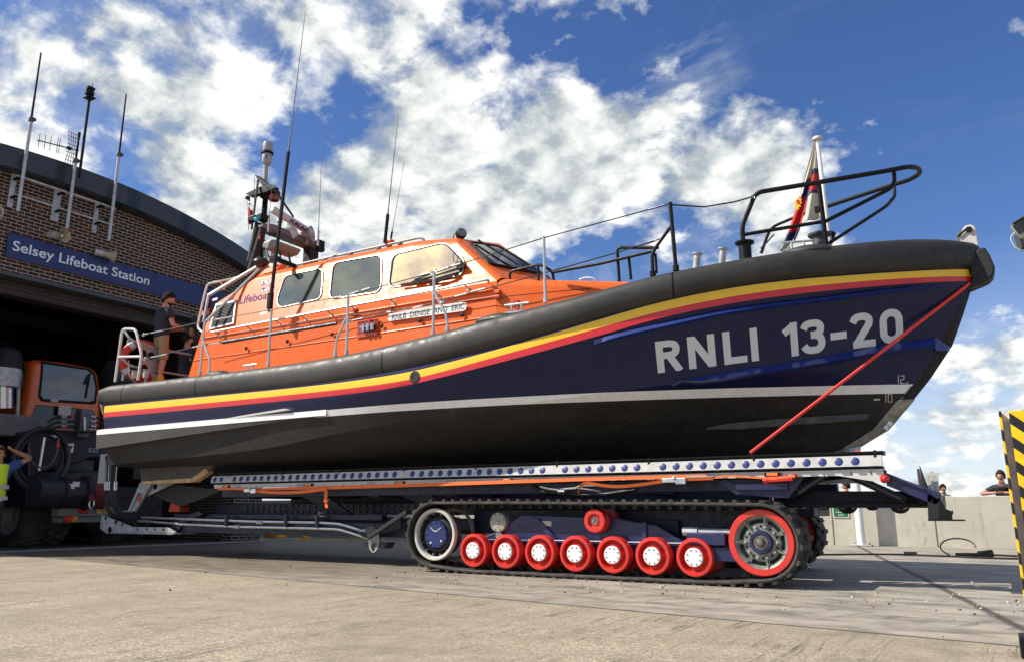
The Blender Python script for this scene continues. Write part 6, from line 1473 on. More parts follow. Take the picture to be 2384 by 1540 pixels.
MB().lathe([(.09, -.03), (.125, -.02), (.125, .02), (.09, .03)], c, (0, 0, 1), 24).build('turret_band', black, tl)
MB().box(c+V((.05, -.09, -.12)), (.06, .04, .07)).build('turret_window', greyd, tl, smooth=0)
def wedge(p0, p1, w0, w1, mb): mb.bar(p0, p1, w0, w1)
m = MB(); a = PY(617, 452, YC)
m.prism([pt(592, 407, 10.2), pt(598, 408, 10.2), pt(617, 424, 10.2), pt(640, 440, 10.2), pt(643, 447, 10.2), pt(620, 444, 10.2)], (0, .12, 0)); m.prism([pt(572, 451, 10.1), pt(600, 437, 10.1), pt(628, 428, 10.1), pt(641, 436, 10.1), pt(620, 446, 10.1), pt(580, 457, 10.1)], (0, .12, 0)); m.bar(pt(612, 458, 10.3), pt(646, 452, 10.3), .14, .10)
m.tube([pt(601, 420, 10.1), pt(586, 533, 9.8)], .022, 7); m.tube([pt(638, 440, 10.1), pt(683, 505, 10.3)], .022, 7)
m.tube([pt(592, 412, 10.1), pt(592, 500, 10.1)], .005, 5); m.cyl(pt(577, 458, 10.1), pt(576, 464, 10.1), .05, n=10); m.build('yard_arm', pm('yard_black', (.006, .006, .007), .7), mast_o, smooth=0)
MB().lathe([(.09, -.06), (.11, -.04), (.11, .05), (.08, .07)], pt(638, 461, 10.3), (0, 0, 1), 16).build('nav_lamp', pm('lamp_red_lens', (.25, .06, .04), .3), mast_o)
aerial(pt(624, 540, 9.7), pt(633, 436, 9.7), .018, .3, mastg)
WX = -11.5; wa0 = PX(606, 525, WX); wa1 = PX(752, 583, WX)
m = MB(); rr_ = []
for t in [i/14 for i in range(15)]:
    p = wa0.lerp(wa1, t); k = .35 if t in (0, 1) else (.8 if t in (1/14, 13/14) else 1); ring = []
    for a in range(20):
        th = 2*math.pi*a/20; cc, ss = math.cos(th), math.sin(th); ring.append(p+V((.17*k*abs(cc)**.6*(1 if cc > 0 else -1), 0, .085*k*abs(ss)**.7*(1 if ss > 0 else -1))))
    rr_.append(ring)
m.grid(rr_, closed=True); m.poly(rr_[0]); m.poly(rr_[-1]); m.build('radar_wing', pm('wing_grey', (.13, .14, .15), .5, var=.1), lb, smooth=50)
m = MB()
for t in (.2, .75): m.lathe([(0, .0), (.11, .0)], wa0.lerp(wa1, t)+V((.0, 0, -.087)), (0, 0, -1), 16)
m.build('wing_cover', greyd, lb)
m = MB(); p = wa0.lerp(wa1, .80); m.box2((p.x-.1, p.y-.12, 5.0), (p.x+.1, p.y+.12, p.z-.02)); MB().tube([wa0.lerp(wa1, .05), V((WX-.3, 9.75, 5.1))], .07, 10).build('wing_leg', blackm, lb); m.build('wing_support', blackm, lb, smooth=0, bevel=.01)
MB().prism([pt(608, 575, 9.9), pt(612, 562, 9.9), pt(634, 556, 9.9), pt(650, 562, 9.9), pt(640, 576, 9.9), pt(620, 583, 9.9)], (0, .6, 0)).build('lower_wing', pm('wing_cream', (.27, .28, .26), .5), lb, bevel=.04, smooth=0)
c = PX(671, 540, WX); m = MB(); m.lathe([(.15, -.16), (.19, -.10), (.20, -.02), (.17, .05), (.10, .10), (.07, .22)], c, (0, 0, 1), 24); ra = m.build('radar_gearbox', pm('radar_white', (.50, .53, .56), .4, var=.04), lb)
r0 = PX(634, 487, WX); r1 = PX(722, 541, WX); r1 = PX(724, 543, WX+.22); r0 = PX(632, 486, WX+.16); ra_ = MB()
rr_ = []; dd = (r1-r0).normalized(); ux = V((0, 0, 1)); ux = (ux-dd*ux.dot(dd)).normalized(); vx = dd.cross(ux)
for t, k in ((0, .1), (.004, .8), (.03, 1), (.5, 1), (.97, 1), (.996, .8), (1, .1)): rr_.append([r0.lerp(r1, t)+(ux*.072*math.sin(a)+vx*.080*math.cos(a))*k for a in [2*math.pi*i/18 for i in range(18)]])
ra_.grid(rr_, closed=True); sc = ra_.build('radar_scanner', pm('radar_white', (.80, .80, .78), .4), ra)
nf = -vx if (-vx).x > 0 else vx
nf = (CAM-(r0+r1)/2).normalized(); nf = (nf-dd*nf.dot(dd)).normalized()
uu = nf.cross(dd); uu = uu if uu.z > 0 else -uu
fb = [r0.lerp(r1, .42)+nf*.088-uu*.036, r0.lerp(r1, .90)+nf*.088-uu*.036]
put_text('FURUNO', fb[0], fb[1], uu*.07, 'scanner_lettering', blue_l, sc, bold=.03)
c = PX(722, 545, WX+.25); d = V((.75, .35, .10)); m = MB(); m.lathe([(.04, -.30), (.055, -.28), (.06, -.12), (.09, -.05), (.165, .04), (.16, .045), (.08, -.04), (.0, -.06)], c, d, 24); m.bar(c+V((0, 0, -.03)), c+V((-.1, 0, -.2)), .05, .03); m.sphere(c-d.normalized()*.02, .05, 10); m.build('loud_hailer', mastg, lb)
m = MB(); p = pt(651, 517, 10.0); m.lathe([(0, .05), (.05, .045), (.06, .0), (.02, -.02), (.018, -.14)], p, (0, 0, 1), 14); m.build('gps_dome', offwhite, lb)
m = MB(); m.box(pt(590, 510, 9.75), (.2, .12, .12)); m.box(pt(612, 508, 9.8), (.14, .2, .14)); bl = m.build('blue_lamp', black, lb, smooth=0, bevel=.02); MB().sphere(pt(597, 511, 9.66), .05, 10).build('blue_lens', pm('cyan_lens', (.02, .45, .60), .2), bl)
m = MB(); c = pt(608, 611, 9.35); m.lathe([(0, .08), (.10, .07), (.14, .03), (.15, .0), (.12, -.06), (.05, -.10), (0, -.11)], c, (0, 0, 1), 20); m.build('dome_light', pm('dome_black', (.03, .022, .02), .3), lb)
m = MB()
for k, (x0, x1) in enumerate(((612, 622), (616, 628), (621, 630))): MB().tube(fillet([pt(x0, 578, 9.8), pt(x0+3, 592, 9.75), pt(x1, 603, 9.7), pt(x1+1, 612, 9.7)], .1), .013, 5).build('mast_cable', hose_b, lb)
MB().tube([pt(651, 579, 10.1), pt(654, 612, 10.1)], .016, 6).build('mast_strut', hose_b, lb); MB().tube([pt(671, 590, 10.0), pt(677, 615, 10.0)], .020, 6).build('mast_strut', hose_b, lb); MB().tube([pt(639, 580, 10.1), pt(636, 612, 10.1)], .055, 8).build('mast_strut', mastg, lb)
m = MB(); m.box(pt(745, 573, 10.9), (.1, .16, .22)); m.build('wing_end_box', black, lb, smooth=0)
MB().box2(tuple(pt(605, 545, 9.7)), tuple(pt(611, 560, 9.8))).build('red_box', redpl, lb, smooth=0)
# water jet housing at the transom, seen behind the hull edge
MB().box2((-13.95, 9.2, 1.35), (-13.6, 10.1, 2.0)).build('jet_housing', blackm, lb, smooth=0, bevel=.03)
MB().prism([PX(233, 940, -13.62), PX(246, 946, -13.62), PX(244, 968, -13.62), PX(238, 962, -13.62)], (.02, 0, 0)).build('transom_edge', offwhite, lb, smooth=0)
# ------------------------------------------------------------------ red tie-down webbing lying on the bow
ts = [on_hull(2258+(1747-2258)*t, 660+(1053-660)*t, .02) for t in [i/40 for i in range(41)]]
ts = [p for p in ts if p]
end = PY(1747, 1054, 8.98)
# pull the free run straight where the hull falls away
st = ts[0]; path = [st]
for i, p in enumerate(ts[1:]):
    path.append(p)
ln = []
for i in range(41):
    t = i/40; d = ray(2258+(1747-2258)*t, 660+(1053-660)*t).normalized(); l_ = st.lerp(end, t)
    tt = (l_-CAM).dot(d); h = HB.ray_cast(CAM, d); dist = (h[0]-CAM).length-.03 if h[0] else tt
    ln.append(CAM+d*min(tt, dist))
o = MB(); o.tube(ln, .019, 6); o = o.build('tie_down_strap', rope_r, smooth=50); tag(origin(o, st), 'bright red tie-down strap running down across the bow to the carriage', 'strap')
m = MB(); m.tube([PY(1845, 1112, 8.97), PY(1790, 1116, 8.97), PY(1778, 1120, 8.97)], .03, 6); m.tube([PY(1848, 1108, 9.0), PY(2000, 1050, 9.6)], .02, 6); o = m.build('lower_tie_strap', rope_r); tag(origin(o, PY(1820, 1113, 8.97)), 'short red strap knotted below the carriage rail near the front', 'strap')
m = MB(); m.sphere(PY(1984, 1047, YC-.3), .04, 8); m.tube([PY(1975, 1050, YC-.35), PY(2000, 1042, YC-.2)], .03, 6); m.build('keel_hook', galv, lb)
# ================================================================== PEOPLE
def skin_mesh(name, verts, edges, radii, root, mat, parent, sub=2):
    me = bpy.data.meshes.new(name); me.from_pydata([tuple(v) for v in verts], edges, []); me.materials.append(mat)
    o = bpy.data.objects.new(name, me); COL.objects.link(o); o.parent = parent; WL[o.name] = V((0, 0, 0))
    md = o.modifiers.new('skin', 'SKIN'); md.use_smooth_shade = True; md.branch_smoothing = .3
    sv = me.skin_vertices[0].data
    for i, r in enumerate(radii):
        r = r if isinstance(r, tuple) else (r, r); sv[i].radius = r; sv[i].use_root = (i == root)
    sb = o.modifiers.new('sub', 'SUBSURF'); sb.levels = sub; sb.render_levels = sub
    return o
BASE = {'pelvis': (0, 0, .94), 'waist': (0, 0, 1.08), 'chest': (.01, 0, 1.28), 'collar': (0, 0, 1.42), 'neck': (.005, 0, 1.50), 'h0': (.02, 0, 1.57), 'h1': (.035, 0, 1.635), 'h2': (.025, 0, 1.69), 'h3': (.01, 0, 1.735)}
for s_, n_ in ((1, 'L'), (-1, 'R')):
    BASE.update({'sh'+n_: (0, .17*s_, 1.40), 'el'+n_: (-.02, .24*s_, 1.12), 'wr'+n_: (.06, .25*s_, .88), 'hip'+n_: (0, .09*s_, .90), 'kn'+n_: (.02, .10*s_, .50), 'an'+n_: (-.01, .105*s_, .10), 'toe'+n_: (.15, .13*s_, .035)})
RAD = {'pelvis': (.145, .115), 'waist': (.135, .10), 'chest': (.155, .115), 'collar': (.10, .085), 'neck': .058, 'h0': (.062, .07), 'h1': (.074, .088), 'h2': (.078, .094), 'h3': (.050, .06), 'sh': .054, 'el': .043, 'wr': .029, 'hip': .085, 'kn': .058, 'an': .040, 'toe': .034}
def person(label, loc, rz, pose=None, hair_m=None, sk=None, top=None, sleeve=.55, legs=None, shorts=True, boots=None, vest=False, scale=1.0, beard=False, turn=0, group=None, bare=False):
    J = {k: V(v) for k, v in BASE.items()}
    for k, v in (pose or {}).items(): J[k] = V(v)
    sk = sk or skin; root = thing('person', label, 'person', loc, rz, group, scale)
    # turn the head about the neck
    nk = J['neck']
    rot = Matrix.Rotation(turn, 3, 'Z')
    for k in ('h0', 'h1', 'h2', 'h3'): J[k] = nk+rot @ (J[k]-nk)
    hx = rot @ V((1, 0, 0)); hy = rot @ V((0, 1, 0))
    tilt = (J['h2']-J['h0']).normalized()
    names = []; vs = []; es = []; rs = []
    def vtx(p, r): vs.append(V(p)); rs.append(r); return len(vs)-1
    idx = {}
    for k in ('pelvis', 'waist', 'chest', 'collar', 'neck', 'h0', 'h1', 'h2', 'h3'): idx[k] = vtx(J[k], RAD[k])
    for a, b in (('pelvis', 'waist'), ('waist', 'chest'), ('chest', 'collar'), ('collar', 'neck'), ('neck', 'h0'), ('h0', 'h1'), ('h1', 'h2'), ('h2', 'h3')): es.append((idx[a], idx[b]))
    fwd_h = (hx-tilt*hx.dot(tilt)).normalized()
    ns = vtx(J['h1']+fwd_h*.085+tilt*.02, .014); n2 = vtx(J['h1']+fwd_h*.108, .013); es += [(idx['h1'], ns), (ns, n2)]
    ch = vtx(J['h0']+fwd_h*.062-tilt*.005, .028); es.append((idx['h0'], ch))
    for n_ in 'LR':
        s_ = 1 if n_ == 'L' else -1
        a = vtx(J['sh'+n_], RAD['sh']); b = vtx(J['el'+n_], RAD['el']); c = vtx(J['wr'+n_], RAD['wr'])
        m1 = vtx(J['el'+n_].lerp(J['wr'+n_], .3), .044)
        es += [(idx['collar'], a), (a, b), (b, m1), (m1, c)]
        d = (J['wr'+n_]-J['el'+n_]).normalized(); side = d.cross(V((0, 0, 1)) if abs(d.z) < .8 else V((1, 0, 0))).normalized()
        pl = vtx(J['wr'+n_]+d*.05, (.036, .022)); es.append((c, pl)); pb = J['wr'+n_]+d*.085; up_ = d.cross(side)
        for k in range(4):
            f0 = vtx(pb+side*(.0085*(2*k-3)), .0095); f1 = vtx(pb+side*(.0095*(2*k-3))+d*(.03+.006*(k in (1, 2)))-up_*.008, .0085); f2 = vtx(pb+side*(.0095*(2*k-3))+d*(.055+.010*(k in (1, 2)))-up_*.024, .0075)
            es += [(pl, f0), (f0, f1), (f1, f2)]
        t0 = vtx(J['wr'+n_]+d*.045+side*.036, .011); t1 = vtx(J['wr'+n_]+d*.08+side*.052-up_*.012, .009); es += [(pl, t0), (t0, t1)]
        h = vtx(J['hip'+n_], RAD['hip']); k_ = vtx(J['kn'+n_], RAD['kn']); cf = vtx(J['kn'+n_].lerp(J['an'+n_], .3)+V((-.015, 0, 0)), .056); an = vtx(J['an'+n_], RAD['an']); he = vtx(J['an'+n_]+V((-.03, 0, -.05)), .034); to = vtx(J['toe'+n_], RAD['toe'])
        es += [(idx['pelvis'], h), (h, k_), (k_, cf), (cf, an), (an, he), (an, to)]
    def shr(r, f): return tuple(x*f for x in r) if isinstance(r, tuple) else r*f
    if top or vest:
        for k in ('pelvis', 'waist', 'chest', 'collar'): rs[idx[k]] = shr(rs[idx[k]], .70)
    skin_mesh('body', vs, es, rs, 0, sk, root)
    # ears and eyes follow the head
    m_ = MB()
    for s_ in (1, -1): m_.sphere(J['h1']+hy*.078*s_+tilt*.01-fwd_h*.012, .024, 8, sc=(.8, .45, 1.15))
    m_.build('ears', sk, root, local=True)
    m_ = MB()
    for s_ in (1, -1): m_.sphere(J['h1']+hy*.032*s_+tilt*.028+fwd_h*.079, .011, 8)
    m_.build('eyes', black, root, local=True)
    # hair as a cap shell over skull, lower at the back
    if hair_m:
        m_ = MB(); rows_ = []; C_ = J['h1'].lerp(J['h2'], .45)-fwd_h*.012
        for i in range(9):
            row_ = []
            for k in range(20):
                a = 2*math.pi*k/20; front = math.cos(a); lim = R(60) if front > .62 else (R(80) if front > .25 else R(80+38*min(1, (.25-front)/.8))); p = lim*i/8
                r_ = 1+.05*math.sin(7*a+3*i)*.5
                dv = (fwd_h*(.108*math.cos(a))+hy*(.094*math.sin(a)))*math.sin(p)*r_+tilt*(.140*math.cos(p)*r_)
                row_.append(C_+dv)
            rows_.append(row_)
        m_.grid([r_+[r_[0]] for r_ in rows_]); o_ = m_.build('hair', hair_m, root, local=True, smooth=80)
        sd = o_.modifiers.new('thick', 'SOLIDIFY'); sd.thickness = .012; sd.offset = 0
    if beard:
        m_ = MB(); 
        m_.sphere(J['h0']+fwd_h*.036-tilt*.002, .062, 12, sc=(.9, .98, .8)); m_.build('beard', hair_m, root, local=True)
    def cloth(nm, keys, edges, extra, mat, f=1.0, tail=None):
        ii = {k: i for i, k in enumerate(keys)}; v_ = []; r_ = []
        for k in keys:
            base = k[:-1] if k[-1] in 'LR' and k[:-1] in RAD else k
            p, rr_ = (tail[k] if tail and k in tail else (J.get(k), RAD.get(base)))
            rr_ = rr_ if isinstance(rr_, tuple) else (rr_, rr_)
            v_.append(p); r_.append((rr_[0]*f+extra, rr_[1]*f+extra))
        return skin_mesh(nm, v_, [(ii[a], ii[b]) for a, b in edges], r_, 0, mat, root)
    if top:
        tl = {'slL': (J['shL'].lerp(J['elL'], sleeve), .056), 'slR': (J['shR'].lerp(J['elR'], sleeve), .056), 'hem': (J['pelvis']+V((0, 0, -.07)), (.160, .13)), 'nk': (J['collar'].lerp(J['neck'], .35), .066)}
        cloth('shirt', ['chest', 'hem', 'waist', 'collar', 'nk', 'shL', 'shR', 'slL', 'slR'], [('chest', 'waist'), ('waist', 'hem'), ('chest', 'collar'), ('collar', 'nk'), ('collar', 'shL'), ('collar', 'shR'), ('shL', 'slL'), ('shR', 'slR')], .030, top, tail=tl)
    if top:
        m_ = MB()
        for n_ in 'LR': m_.tube([J['collar'].lerp(J['sh'+n_], .15), J['sh'+n_], J['shR' if n_ == 'R' else 'shL'].lerp(J['el'+n_], sleeve)], [.085, .080, .066], 12)
        m_.build('sleeves', top, root, local=True, smooth=80)
    if vest:
        tl = {'hem': (J['pelvis']+V((0, 0, -.14)), (.165, .135)), 'nk': (J['collar'].lerp(J['neck'], .2), .07), 'vl': (J['collar'].lerp(J['shL'], .85), .075), 'vr': (J['collar'].lerp(J['shR'], .85), .075)}
        cloth('hi_vis_vest', ['chest', 'hem', 'waist', 'collar', 'nk', 'vl', 'vr'], [('chest', 'waist'), ('waist', 'hem'), ('chest', 'collar'), ('collar', 'nk'), ('collar', 'vl'), ('collar', 'vr')], .055, hivis, tail=tl)
        m_ = MB()
        for z, w_ in ((.92, .032), (1.10, .032)):
            for i in range(24):
                a0, a1 = 2*math.pi*i/24, 2*math.pi*(i+1)/24; f_ = 1.0
                q = lambda a, zz: V((.182*math.cos(a)*f_, .222*math.sin(a)*f_, zz))+V((J['waist'].x, J['waist'].y, 0))
                m_.quad(q(a0, z-w_), q(a1, z-w_), q(a1, z+w_), q(a0, z+w_))
        m_.build('reflective_bands', reflect, root, local=True)
    if legs:
        e_ = .55 if shorts else 1.0
        tl = {}
        for n_ in 'LR':
            tl['md'+n_] = (J['hip'+n_].lerp(J['kn'+n_], .5), .085)
            tl['cu'+n_] = (J['kn'+n_]+V((0, 0, .0 if shorts else 0)), .078 if shorts else .066)
            tl['bt'+n_] = (J['an'+n_]+V((0, 0, .03)), .062)
        keys = ['pelvis', 'waist2', 'hipL', 'hipR', 'mdL', 'mdR', 'cuL', 'cuR']; tl['waist2'] = (J['pelvis'].lerp(J['waist'], .85), (.142, .112))
        ed = [('pelvis', 'waist2'), ('pelvis', 'hipL'), ('pelvis', 'hipR'), ('hipL', 'mdL'), ('hipR', 'mdR'), ('mdL', 'cuL'), ('mdR', 'cuR')]
        if not shorts: keys += ['btL', 'btR']; ed += [('cuL', 'btL'), ('cuR', 'btR')]
        cloth('shorts' if shorts else 'trousers', keys, ed, .012, legs, tail=tl)
    if boots:
        for n_ in 'LR':
            a = J['an'+n_]; t = J['toe'+n_]; k_ = J['kn'+n_]
            skin_mesh('boot', [a.lerp(k_, .42), a, a+V((-.035, 0, -.055)), t, a.lerp(t, .5)+V((0, 0, -.01))], [(0, 1), (1, 2), (1, 4), (4, 3)], [(.072, .072), (.062, .062), (.052, .052), (.052, .052), (.058, .058)], 1, boots, root)
    return root
DZ = 2.98
a = PY(388, 880, 9.2)
person('man in navy T-shirt, khaki shorts and yellow boots standing on the aft deck', (a.x-.10, 9.08, DZ), R(80), pose={
    'elR': (.06, -.27, 1.14), 'wrR': (.27, -.06, 1.18), 'elL': (.08, .26, 1.13), 'wrL': (.27, .05, 1.13), 'h0': (.03, 0, 1.565), 'h1': (.065, 0, 1.625), 'h2': (.065, 0, 1.685), 'h3': (.05, 0, 1.735),
    'knL': (.02, .12, .5), 'anL': (-.02, .14, .1), 'toeL': (.13, .18, .035)}, hair_m=hair, top=tshirt, legs=khaki, boots=bootm, beard=True, turn=R(-28), scale=1.06)
a = PY(463, 870, 9.75)
person('man in dark clothes half hidden behind the aft end of the cabin', (a.x+.02, 9.75, DZ), R(120), pose={'elR': (.04, -.25, 1.14), 'wrR': (.22, -.14, 1.02), 'elL': (.06, .27, 1.14), 'wrL': (.25, .12, 1.1)}, hair_m=hair2, top=tshirt, legs=trous, shorts=True, boots=bootm, scale=1.03)
a = PY(432, 860, 10.4)
person('shaded crew member crouching and pointing behind the man in shorts', (a.x-.05, 10.4, DZ-.35), R(60), pose={'elR': (.16, -.25, 1.12), 'wrR': (.40, -.22, 1.10), 'elL': (.1, .25, 1.15), 'wrL': (.3, .1, 1.08)}, hair_m=hair, top=tshirt, legs=trous, shorts=False, boots=blackm)
# worker in hi-vis vest at the left edge with a hand to his brow
a = PX(-12, 1140, -15.3)
person('worker in yellow hi-vis vest shading his eyes with one raised hand', (-15.3, a.y-.02, .02), R(-5), pose={'elL': (.10, .47, 1.60), 'wrL': (.16, .19, 1.70), 'shL': (0, .20, 1.43), 'elR': (.05, -.30, 1.15), 'h0': (.04, 0, 1.56), 'h1': (.06, 0, 1.625)}, hair_m=hair2, sk=skin2, top=bluesh, legs=trous, shorts=False, boots=blackm, vest=True, scale=1.06)
# people beyond the sea wall
a = PY(1972, 1140, 22.2); person('man with short brown hair seen in profile beyond the wall', (a.x, 22.2, -.27), R(185), pose={}, hair_m=hair2, top=tshirt, legs=trous, shorts=False, scale=1.0)
a = PY(2195, 1140, 22.0); person('child peering over the sea wall beside the information board', (a.x, 22.0, .0), R(-60), hair_m=hair, sk=skin2, top=offwhite, legs=trous, shorts=False, scale=.78)
a = PY(2338, 1140, 20.9); person('person in black leaning on folded arms on the sea wall, partly behind the striped column', (a.x, 21.05, -.12), R(-100), pose={'elR': (.22, -.42, 1.26), 'wrR': (.33, -.10, 1.28), 'elL': (.30, .28, 1.26), 'wrL': (.36, .02, 1.28), 'chest': (.08, 0, 1.26), 'collar': (.12, 0, 1.40), 'shL': (.12, .17, 1.38), 'shR': (.12, -.17, 1.38), 'neck': (.15, 0, 1.48), 'h0': (.18, 0, 1.55), 'h1': (.20, 0, 1.61), 'h2': (.19, 0, 1.67), 'h3': (.17, 0, 1.715)}, hair_m=hair2, sk=skin2, top=blackm, legs=trous, shorts=False)
a = PZ(572, 1259); person('person standing behind the drawbar, only brown boots and lower legs showing', (a.x, a.y, 0), R(20), pose={'anL': (-.01, .16, .1), 'toeL': (.15, .2, .035), 'anR': (.1, -.16, .1), 'toeR': (.26, -.18, .035)}, hair_m=hair, top=tshirt, legs=trous, shorts=True, boots=pm('brown_leather', (.06, .04, .03), .7))
# yellow hoses lying behind
m = MB(); m.tube(fillet([PZ(540, 1258), PZ(640, 1255), PZ(720, 1258), PZ(800, 1256), PZ(900, 1259)], .4), .03, 6); tag(origin(m.build('yellow_hose', pm('yellow_hose', (.50, .42, .02), .5)), PZ(640, 1255)), 'yellow hose lying on the ground behind the carriage', 'hose')
m = MB(); c = PZ(640, 1256); m.box(c+V((0, 0, .12)), (.5, .3, .12)); m.box(c+V((.8, .3, .1)), (.14, .14, .25)); m.box(c+V((-.1, 0, .22)), (.25, .2, .1)); tag(origin(m.build('yellow_toolbox', bootm, bevel=.02), c), 'yellow toolbox on the ground behind the drawbar', 'toolbox')
# ================================================================== LIFE RING AND FLAGS
c = PX(330, 840, -13.5)
o = thing('life_ring', 'red and white life ring held in a grey rack at the stern rail', 'life ring', c)
m = MB(); u = V((0, .9, 0)); R_ = .33
pts = [c+V((.08*math.cos(t), .33*math.cos(t), .33*math.sin(t))) for t in [2*math.pi*i/48 for i in range(48)]]; m.tube(pts, .075, 12, closed=True); m.build('ring', pm('ring_red', (.55, .04, .02), .55), o)
for a0 in (40, 130, 220, 310):
    k = MB(); k.tube([c+V((.08*math.cos(R(a0+d)), .33*math.cos(R(a0+d)), .33*math.sin(R(a0+d)))) for d in (-8, -4, 0, 4, 8)], .078, 12); k.build('band', reflect, o)
m = MB(); m.tube(fillet([c+V((.12, -.34, -.05)), c+V((.12, -.3, -.35)), c+V((.12, -.1, -.47)), c+V((.12, .2, -.40))], .1), .010, 6); m.build('grab_line', offwhite, o)
o = thing('ring_rack', 'light grey tapered rack panel with round holes behind the stern rail', 'rack', V((-13.35, 9.3, 2.9)))
q = [PX(x, y, -13.36) for x, y in ((322, 796), (371, 812), (356, 868), (330, 874))]; m = MB(); m.prism(q, (.04, 0, 0)); m.build('rack_panel', pm('rack_grey', (.30, .31, .32), .5), o, smooth=0, bevel=.01)
m = MB()
for x, y in ((334, 822), (352, 827), (336, 856)): m.lathe([(0, .0), (.07, .0)], PX(x, y, -13.30), (1, 0, 0), 16)
m.build('rack_holes', black, o, smooth=0)
# bow flag: white flag with navy edged red cross, hanging in folds from the white staff
fs = thing('bow_flagstaff', 'white flagstaff with a round truck standing inside the bow pulpit', 'flagpole', PY(1932, 572, 10.15))
m = MB(); a = PY(1932, 572, 10.15); b = PY(1903, 326, 10.15); m.tube([a, b], [.030, .024], 12); m.build('staff', white, fs)
MB().lathe([(0, .045), (.05, .04), (.065, .015), (.065, .0), (.03, -.02)], b, (0, 0, 1), 20).build('truck', offwhite, fs)
MB().tube([PY(1925, 566, 10.2), PY(1934, 540, 10.2)], .07, 10).build('staff_socket', black, fs)
fl = thing('bow_flag', 'white flag with navy edged red cross hanging limp at the bow', 'flag', PY(1895, 360, 10.2))
def fold_sheet(left, right, nseg, colf, depth, amp, waves, name, Y0):
    # sheet between two hanging edges given as image surveyed points, with real folds in depth
    lp = fillet([PY(x, y, Y0) for x, y in left], .12); rp = fillet([PY(x, y, Y0) for x, y in right], .12)
    def samp(P_, t):
        L = [0]
        for i in range(len(P_)-1): L.append(L[-1]+(P_[i+1]-P_[i]).length)
        s_ = t*L[-1]
        for i in range(len(P_)-1):
            if s_ <= L[i+1]: return P_[i].lerp(P_[i+1], (s_-L[i])/max(1e-9, L[i+1]-L[i]))
        return P_[-1]
    nv = 44; nu = 22; vs = []; fs_ = []; ms = []
    for j in range(nv+1):
        for i in range(nu+1):
            t = j/nv; u = i/nu; p = samp(lp, t).lerp(samp(rp, t), u)
            p = p+V((.0, amp*math.sin(waves*2*math.pi*u+2.2*t)*(.35+.65*t)+depth*u, 0)); vs.append(p)
    for j in range(nv):
        for i in range(nu):
            a0 = j*(nu+1)+i; fs_.append([a0, a0+1, a0+nu+2, a0+nu+1]); ms.append(colf((i+.5)/nu, (j+.5)/nv))
    mb_ = MB(); mb_.v = vs; mb_.f = fs_; mb_.m = ms
    o_ = mb_.build(name, [pm('flag_white', (.46, .43, .35), .9, var=.15), pm('flag_navy', (.012, .018, .075), .8), pm('flag_red', (.50, .018, .012), .8)], fl, smooth=70)
    s_ = o_.modifiers.new('thick', 'SOLIDIFY'); s_.thickness = .004; return o_
def z6(x, y): return ((3000+x/2.961)*.58203, (530+y/2.961)*.58203)
def c1(u, v):
    d = v+.10*(u-.5)
    if d < .34: return 0
    if d < .46: return 0 if u < .35 else 1
    if d < .50: return 1
    if d < .80: return 2 if not (u > .80 and d < .56) else 1
    if d < .905: return 1
    return 0
fold_sheet([z6(*p) for p in ((760, 110), (700, 330), (620, 600), (560, 830), (500, 1010), (440, 1180), (390, 1300), (345, 1390))], [z6(*p) for p in ((775, 115), (770, 350), (720, 600), (680, 780), (640, 960), (590, 1160), (530, 1290), (420, 1440))], 1, c1, .02, .035, 1.6, 'hanging_fold', 10.28)
def c2(u, v):
    if v < .33: return 0
    if v < .40: return 1
    if v < .62: return 2
    if v < .66: return 1
    return 0
fold_sheet([z6(*p) for p in ((775, 110), (745, 380), (705, 600), (690, 720), (665, 860), (640, 1010), (615, 1080))], [z6(*p) for p in ((785, 112), (795, 380), (812, 560), (815, 700), (830, 850), (838, 960), (840, 990))], 1, c2, .05, .04, 1.3, 'hoist_fold', 10.16)
m = MB(); c = PY(*z6(572, 850), 10.19)
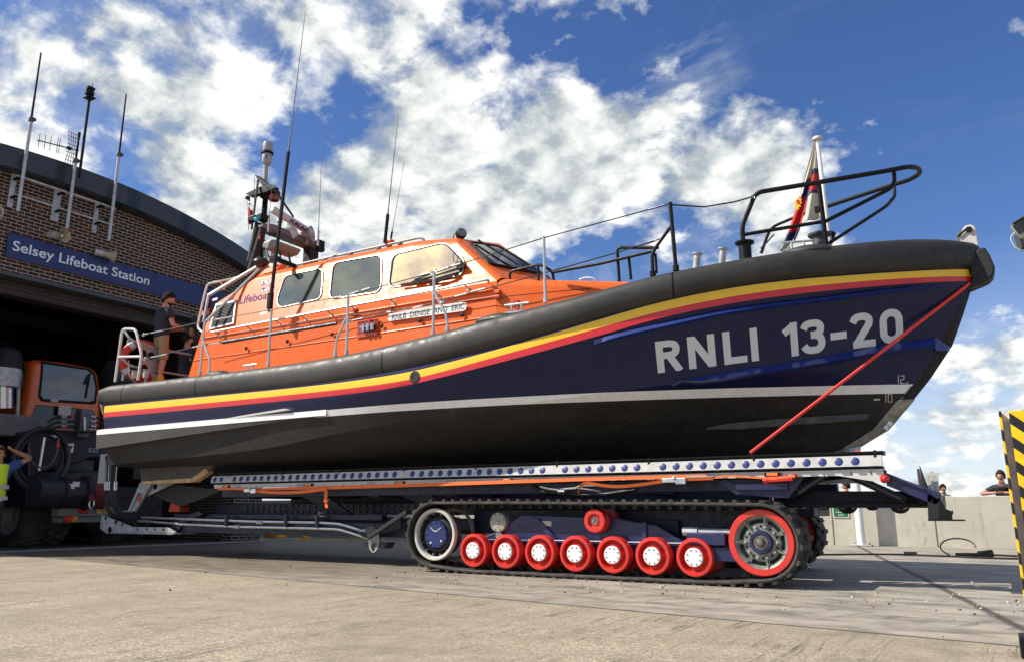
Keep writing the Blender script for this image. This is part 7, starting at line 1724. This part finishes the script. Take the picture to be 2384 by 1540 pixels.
m.poly([c+V(((.042+.012*(-1)**i)*math.cos(t)+.02*math.sin(t), -.03, (.085+.02*(-1)**i)*math.sin(t))) for i, t in enumerate([2*math.pi*i/24 for i in range(24)])]); em_ = m.build('flag_badge', gold, fl, smooth=0)
m = MB(); m.poly([c+V((.020*math.cos(t)+.004, -.036, .034*math.sin(t)+.02)) for t in [2*math.pi*i/12 for i in range(12)]]); m.build('badge_centre', pm('flag_red', (.50, .018, .012), .8), em_, smooth=0)
# small red ensign on the mast yard
en = thing('red_ensign', 'small red ensign drooping from the mast yard', 'flag', PY(579, 470, 10.1))
def z5b(x, y): return ((950+x/2.8)*.58203, (550+y/2.8)*.58203)
mb_ = MB(); L_ = [z5b(*p) for p in ((122, 690), (112, 780), (104, 860), (128, 900), (138, 978))]; R_p = [z5b(*p) for p in ((138, 692), (158, 780), (166, 850), (170, 900), (152, 975))]
rows_ = []
for j in range(len(L_)):
    a = PY(*L_[j], 10.1); b = PY(*R_p[j], 10.1); rows_.append([a.lerp(b, t)+V((0, .04*math.sin(5*t+j), 0)) for t in (0, .25, .5, .75, 1)])
mb_.grid(rows_); o_ = mb_.build('ensign_cloth', pm('ensign_red', (.45, .012, .015), .8), en, smooth=70); s_ = o_.modifiers.new('thick', 'SOLIDIFY'); s_.thickness = .004
mb_ = MB(); a = PY(*z5b(124, 715), 10.04); b = PY(*z5b(148, 720), 10.04); c = PY(*z5b(160, 810), 10.04); d = PY(*z5b(128, 775), 10.04); mb_.poly([a, b, c, d]); cn = mb_.build('canton', pm('flag_navy', (.012, .018, .075), .8), en, smooth=0)
mb_ = MB(); f_ = V((0, -.006, 0)); mb_.bar(a+f_, c+f_, .008, .03); mb_.bar(b+f_, d+f_, .008, .03); mb_.bar(a.lerp(d, .5)+f_, b.lerp(c, .5)+f_, .008, .03); mb_.build('canton_cross', white, cn, smooth=0)
mb_ = MB(); mb_.tube([PY(577, 462, 10.1), PY(579, 535, 10.05)], .006, 5); mb_.build('halyard', black, en)
# ------------------------------------------------------------------ render settings
scene.render.engine = 'CYCLES'
scene.cycles.max_bounces = 6
